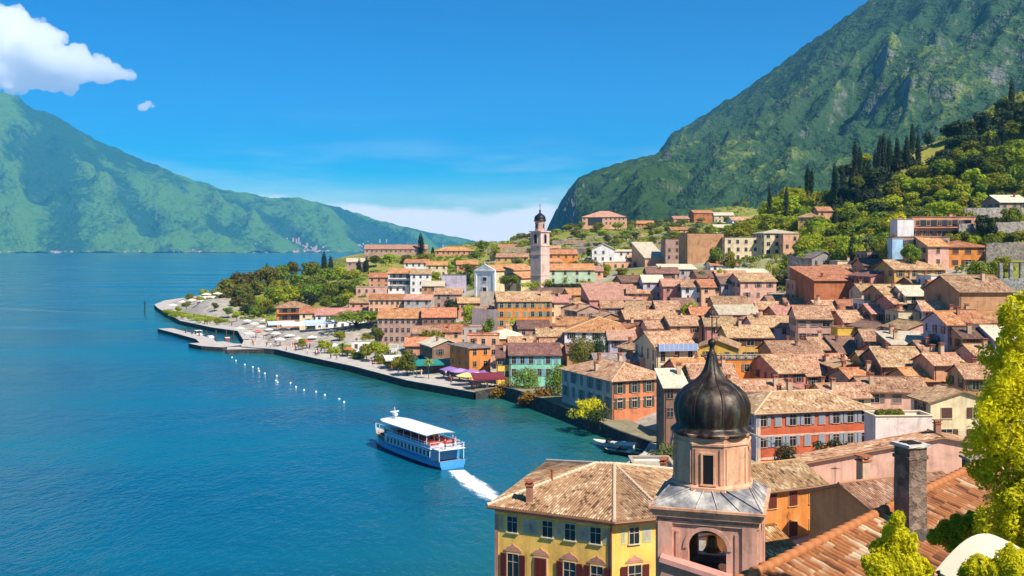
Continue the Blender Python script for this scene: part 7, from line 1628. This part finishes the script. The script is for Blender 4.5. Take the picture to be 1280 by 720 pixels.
# people
def person_mesh(shirt, pants, hair, walk):
    bm = bmesh.new(); me = bpy.data.meshes.new('person'); s = .16 * walk
    J = [((0, 0, .95), .15), ((0, 0, 1.2), .15), ((0, 0, 1.42), .17), ((0, 0, 1.52), .065), ((0, -.01, 1.62), .10), ((0, 0, 1.74), .085),
         ((-.09, 0, .88), .105), ((-.10, -s, .48), .07), ((-.10, -s * .4 if walk else 0, .08), .05), ((-.10, -s * .4 - .14, .04), .04), ((.09, 0, .88), .105), ((.10, s * .6, .48), .07), ((.10, s * 1.5, .09), .05), ((.10, s * 1.5 - .13, .04), .04),
         ((-.20, 0, 1.40), .065), ((-.25, s * .6, 1.12), .048), ((-.24, s * .3 - .08, .88), .036), ((.20, 0, 1.40), .065), ((.25, -s * .6, 1.12), .048), ((.24, -s * .6 - .1, .88), .036)]
    E = [(0, 1), (1, 2), (2, 3), (3, 4), (4, 5), (0, 6), (6, 7), (7, 8), (8, 9), (0, 10), (10, 11), (11, 12), (12, 13), (2, 14), (14, 15), (15, 16), (2, 17), (17, 18), (18, 19)]
    me.from_pydata([j[0] for j in J], E, []); o = bpy.data.objects.new('person', me); COL.objects.link(o); m = o.modifiers.new('skin', 'SKIN'); sv = me.skin_vertices[0].data
    for i, j in enumerate(J): sv[i].radius = (j[1], j[1]); sv[i].use_root = (i == 0)
    o.modifiers.new('sub', 'SUBSURF').levels = 1
    dg = bpy.context.evaluated_depsgraph_get(); out = bpy.data.meshes.new_from_object(o.evaluated_get(dg)); bpy.data.objects.remove(o)
    out.materials.clear()
    for c in (shirt, pants, 'c89070', hair): out.materials.append(flat_mat(c, .85, 0, .15))
    for p in out.polygons:
        z = p.center.z; x = abs(p.center.x); p.use_smooth = True
        p.material_index = 3 if z > 1.70 or (z > 1.6 and p.center.y > .03) else 2 if z > 1.47 or (x > .215 and z < 1.2) or z < .1 else 0 if z > .94 else 1
    out.name = 'person'; return out
PM = [(person_mesh(a, b, c, w), d) for a, b, c, w, d in [('b8322c', '2c3448', '3a2a20', 1, 'red top and dark trousers'), ('ece8e0', '5a6a84', '5a4030', 1, 'white top and blue trousers'), ('2f5f9c', 'c8b89a', '2a2220', 0, 'blue top and beige trousers'), ('e8a050', 'e4dcd0', '8a6a40', 1, 'orange top and pale trousers'), ('3a3a40', '2a2a30', '4a3a30', 0, 'dark clothes'), ('e890a0', 'f0ece6', '6a4a30', 1, 'pink top and white trousers')]]
def people():
    r = random.Random(9)
    zones = [((300, 425), (395, 440), 58, 'on the wide crowded promenade'), ((395, 440), (610, 487), 48, 'on the narrow quay along the shops'), ((205, 398), (300, 408), 14, 'on the outer promenade by the clipped bushes')]
    for (ax, ay), (bx, by), n, where in zones:
        for i in range(n):
            t = r.random(); px = ax + (bx - ax) * t; py = ay + (by - ay) * t + r.uniform(-9, 5) * (1 if n > 20 else .5); p = G(px, py, 1.75)
            if not inside(np.array([p.x]), np.array([p.y]))[0]: continue
            sd = shoredist(np.array([p.x]), np.array([p.y]))[0]
            if sd < 1.2 or sd > 14: continue
            m, d = r.choice(PM); o = link('person', m, None, (p.x, p.y, 1.76), r.uniform(0, 6.28)); tag(o, f"person in {d} {where}", 'person', f"people in {d} {where}")
people()

def passengers():
    root, rz, c, z1, x0, x1 = FERRY; r = random.Random(4); cr, sr = math.cos(rz), math.sin(rz)
    for i in range(16):
        if i < 10: x, y, z = r.uniform(x0 + .6, x1 - 1.2), r.choice((-.25, .25, 0)) + r.uniform(-.1, .1), z1 + .13
        elif i < 13: x, y, z = r.uniform(x0 - 2.6, x0 - .4), r.uniform(-1.9, 1.9), 3.69
        else: x, y, z = r.uniform(8.6, 10.4), r.uniform(-.6, .6), 1.75
        m, d = r.choice(PM); o = link('person', m, None, (c.x + x * cr - y * sr, c.y + x * sr + y * cr, z * .86), r.uniform(0, 6.28)); tag(o, f"passenger in {d} standing on the ferry's deck", 'person', f"passengers in {d} on the ferry")
passengers()
def far_wakes():
    m = bpy.data.materials['wake_foam'].copy(); m.name = 'faint_wake'
    for n in m.node_tree.nodes:
        if n.type == 'MAP_RANGE': n.inputs[1].default_value = .25; n.inputs[2].default_value = 2.4
    for (ax, ay, bx, by, w0, w1) in ((-60, 383, 135, 392, 7, 3), (-60, 408, 95, 411, 4, 2), (-40, 356, 60, 352, 9, 5)):
        a, b = G(ax, ay), G(bx, by); n = 8; mb = MB()
        for i in range(n):
            p, q = a.lerp(b, i / n), a.lerp(b, (i + 1) / n); wa, wb = w0 + (w1 - w0) * i / n, w0 + (w1 - w0) * (i + 1) / n
            mb.face([p - Vector((0, wa, 0)), q - Vector((0, wb, 0)), q + Vector((0, wb, 0)), p + Vector((0, wa, 0))], 0, [(i * .9, 0), ((i + 1) * .9, 0), ((i + 1) * .9, 1), (i * .9, 1)])
        o = mb.build('wake_foam', m, None, (0, 0, .02)); tag(o, kind='stuff')
    # these run along u for longer, so the fade along u is switched off
    for n in m.node_tree.nodes:
        if n.type == 'MATH' and n.operation == 'SUBTRACT' and abs(n.inputs[0].default_value - 1.15) < 1e-3:
            for l in list(m.node_tree.links):
                if l.to_socket == n.inputs[1]: m.node_tree.links.remove(l)
            n.inputs[1].default_value = .25
far_wakes()

# far shore villages: countless tiny houses, one mass
def far_village():
    r = random.Random(3); mb = MB()
    for i in range(900):
        px = r.choice([r.gauss(50, 40), r.gauss(200, 60), r.gauss(300, 50), r.gauss(430, 80), r.uniform(-200, 560)]); t = r.random() ** 2.2
        zf = float(np.interp(px, [-900, 0, 300, 600, 700], [6700, 7000, 7300, 9500, 10200])); Z = zf + 25 + 420 * t; s = r.uniform(8, 18); hh = r.uniform(6, 13); z = 4 + t * 120 * (.6 + .4 * r.random())
        X = (px - CX) / F * Z; mb.box((X, Z, z + hh / 2 - 12), (s, s, hh + 24), r.choice((0, 0, 1))); mb.box((X, Z, z + hh + .6), (s + 1, s + 1, 1.6), 2)
    o = mb.build('far_village', [plaster('d8c8b8'), plaster('c8a898'), flat_mat('a8664a', .9)]); tag(o, kind='stuff')
far_village()

# cumulus cloud above the far mountain
def cloud(label, spots, Z, seed, res, dens):
    c = W(sum(s[0] for s in spots) / len(spots), sum(s[1] for s in spots) / len(spots), Z); r = random.Random(seed); bm = bmesh.new()
    for px, py, rp in spots:
        k = rp / F * Z; p = W(px, py, Z) - c
        bmesh.ops.create_icosphere(bm, subdivisions=3, radius=1.0, matrix=Matrix.Translation(p + Vector((0, r.uniform(-.5, .5) * k, 0))) @ Matrix.Diagonal((k * 1.15, k * 1.1, k * .85, 1)))
        for i in range(7):
            d = Vector((r.gauss(0, 1), r.gauss(0, 1), abs(r.gauss(0, 1)) * .9 - .15)).normalized(); q = k * r.uniform(.28, .5)
            bmesh.ops.create_icosphere(bm, subdivisions=2, radius=q, matrix=Matrix.Translation(p + Vector((d.x * k, d.y * k, d.z * k * .8))))
    me = bpy.data.meshes.new('cloud'); bm.to_mesh(me); bm.free()
    o = link('cloud', me, None, tuple(c)); m = o.modifiers.new('r', 'REMESH'); m.mode = 'VOXEL'; m.voxel_size = res; m.use_smooth_shade = True
    for sz, st in ((res * 22, res * 10), (res * 9, res * 7), (res * 4, res * 3.6)):
        tx = bpy.data.textures.new('cl', 'CLOUDS'); tx.noise_scale = sz; tx.noise_depth = 3; d = o.modifiers.new('d', 'DISPLACE'); d.texture = tx; d.texture_coords = 'LOCAL'; d.strength = st; d.mid_level = .5
    m2 = o.modifiers.new('r2', 'REMESH'); m2.mode = 'VOXEL'; m2.voxel_size = res * .6; m2.use_smooth_shade = True
    dg = bpy.context.evaluated_depsgraph_get(); out = bpy.data.meshes.new_from_object(o.evaluated_get(dg)); o.modifiers.clear(); o.data = out
    t = NT('cloud_vapour'); t.n.remove(t.p); vs_ = t.n.new('ShaderNodeVolumeScatter'); vs_.inputs['Color'].default_value = (.995, .995, 1, 1); vs_.inputs['Density'].default_value = dens; vs_.inputs['Anisotropy'].default_value = .25; t.l.new(vs_.outputs[0], t.out.inputs['Volume'])
    out.materials.clear(); out.materials.append(t.mat); tag(o, label, 'cloud')
cloud("large white cumulus cloud over the shoulder of the far mountain", [(-70, 60, 50), (-30, 62, 42), (5, 50, 34), (12, 30, 24), (-10, 32, 26), (40, 62, 26), (48, 40, 17), (60, 50, 16), (70, 80, 22), (95, 84, 24), (120, 86, 19), (140, 90, 13), (158, 95, 8), (30, 92, 22), (60, 105, 14), (85, 108, 10), (20, 108, 14), (-20, 100, 24), (100, 64, 9), (-60, 100, 30)], 12600, 4, 14.0, .012)
cloud("tiny faint white cloud puff below the large cumulus", [(179, 133, 4.5), (186, 131, 5), (182, 134, 4), (191, 133, 3)], 12600, 8, 7.0, .02)

# air: one closed box of thin haze round everything, sky and clouds outside
def haze():
    mb = MB(); x0, x1, y0, y1, z0, z1 = -13000, 9500, -1500, 12200, -60, 1900
    mb.box(((x0 + x1) / 2, (y0 + y1) / 2, (z0 + z1) / 2), (x1 - x0, y1 - y0, z1 - z0)); m = bpy.data.materials.new('haze_air'); m.use_nodes = True; n = m.node_tree.nodes; n.clear(); o_ = n.new('ShaderNodeOutputMaterial'); v = n.new('ShaderNodeVolumePrincipled')
    v.inputs['Color'].default_value = (.14, .56, 1.0, 1); v.inputs['Density'].default_value = HAZE; v.inputs['Anisotropy'].default_value = .2; m.node_tree.links.new(v.outputs[0], o_.inputs['Volume'])
    o = mb.build('haze', m); tag(o, kind='stuff')
HAZE = 7e-5
haze()
# ------------------------------------------------------------------ golden foreground tree and bushes
def near_foliage(name, lobes, c, seed, n, size, mat, label, cat, trunk=None, asp=.45):
    root = empty(name, c); tag(root, label, cat); me = leaf_mesh('crown', seed, n, size, lobes_sampler(lobes, .5), LF[mat], 1.4, asp=asp); link('crown', me, root)
    if trunk:
        mb = MB()
        for a, b, r0, r1 in trunk: mb.tube(a, b, r0, r1, 8)
        mb.build('trunk', BARK, root)
def golden():
    r = random.Random(12); Z = 19.0; base = W(1290, 760, Z); prof = [(1276, 372, 14), (1270, 400, 26), (1266, 430, 34), (1258, 470, 44), (1254, 510, 50), (1252, 550, 48), (1258, 590, 46), (1262, 630, 46), (1262, 670, 44), (1268, 700, 44), (1300, 420, 40), (1310, 480, 60), (1315, 550, 64), (1315, 620, 60), (1310, 690, 60)]
    lob = []
    for px, py, rp in prof:
        p = W(px + 9, py, Z + r.uniform(-.3, .3)) - base; k = rp / F * Z; lob.append((p.x, p.y, p.z, k * .8, k * .8, k * .9))
        for i in range(9):
            a = r.uniform(0, 6.28); e = r.uniform(-.6, .9); q = k * r.uniform(.7, 1.08); lob.append((p.x + q * math.cos(a) * math.cos(e), p.y + q * math.sin(a) * math.cos(e), p.z + q * math.sin(e) + .05, k * r.uniform(.18, .32), k * r.uniform(.18, .32), k * r.uniform(.28, .5)))
    near_foliage('golden_tree', lob, tuple(base), 5, 60000, .045, 'gold', "tall golden yellow conifer filling the picture's edge in front of the town", 'tree', [((0, 0, -3), (.1, 0, 3.2), .16, .09), ((.1, 0, 3.2), (-.05, 0, 5.6), .09, .03)])
    def bush(spots, Z, seed, n, label, mat='gold', size=.035):
        b = W(spots[0][0], 740, Z); lob = []
        for px, py, rp in spots:
            p = W(px, py, Z + r.uniform(-.2, .2)) - b; k = rp / F * Z; lob.append((p.x, p.y, p.z, k, k, k))
            for i in range(6): a = r.uniform(0, 6.28); e = r.uniform(-.4, 1.0); lob.append((p.x + k * math.cos(a) * math.cos(e), p.y + k * .8 * math.sin(a) * math.cos(e), p.z + k * math.sin(e), k * .3, k * .3, k * .42))
        near_foliage('bush', lob, tuple(b), seed, n, size, mat, label, 'shrub', [((0, 0, -2.5), (0, 0, .5), .05, .02)])
    bush([(1122, 650, 9), (1118, 668, 15), (1112, 690, 20), (1125, 705, 26), (1098, 710, 18), (1135, 680, 12), (1150, 715, 16)], 16.5, 31, 14000, "bright yellow bush sprouting at the bottom edge before the orange roof", 'gold')
    bush([(1205, 660, 16), (1185, 668, 16), (1222, 655, 14), (1168, 672, 9), (1195, 680, 14)], 20.5, 32, 9000, "yellow green shrub right of the big stone chimney", 'bright')
    bush([(1225, 712, 18), (1245, 716, 14), (1265, 705, 20), (1210, 720, 12)], 15.0, 33, 8000, "small yellow bush in front of the cream awning", 'gold')
golden()
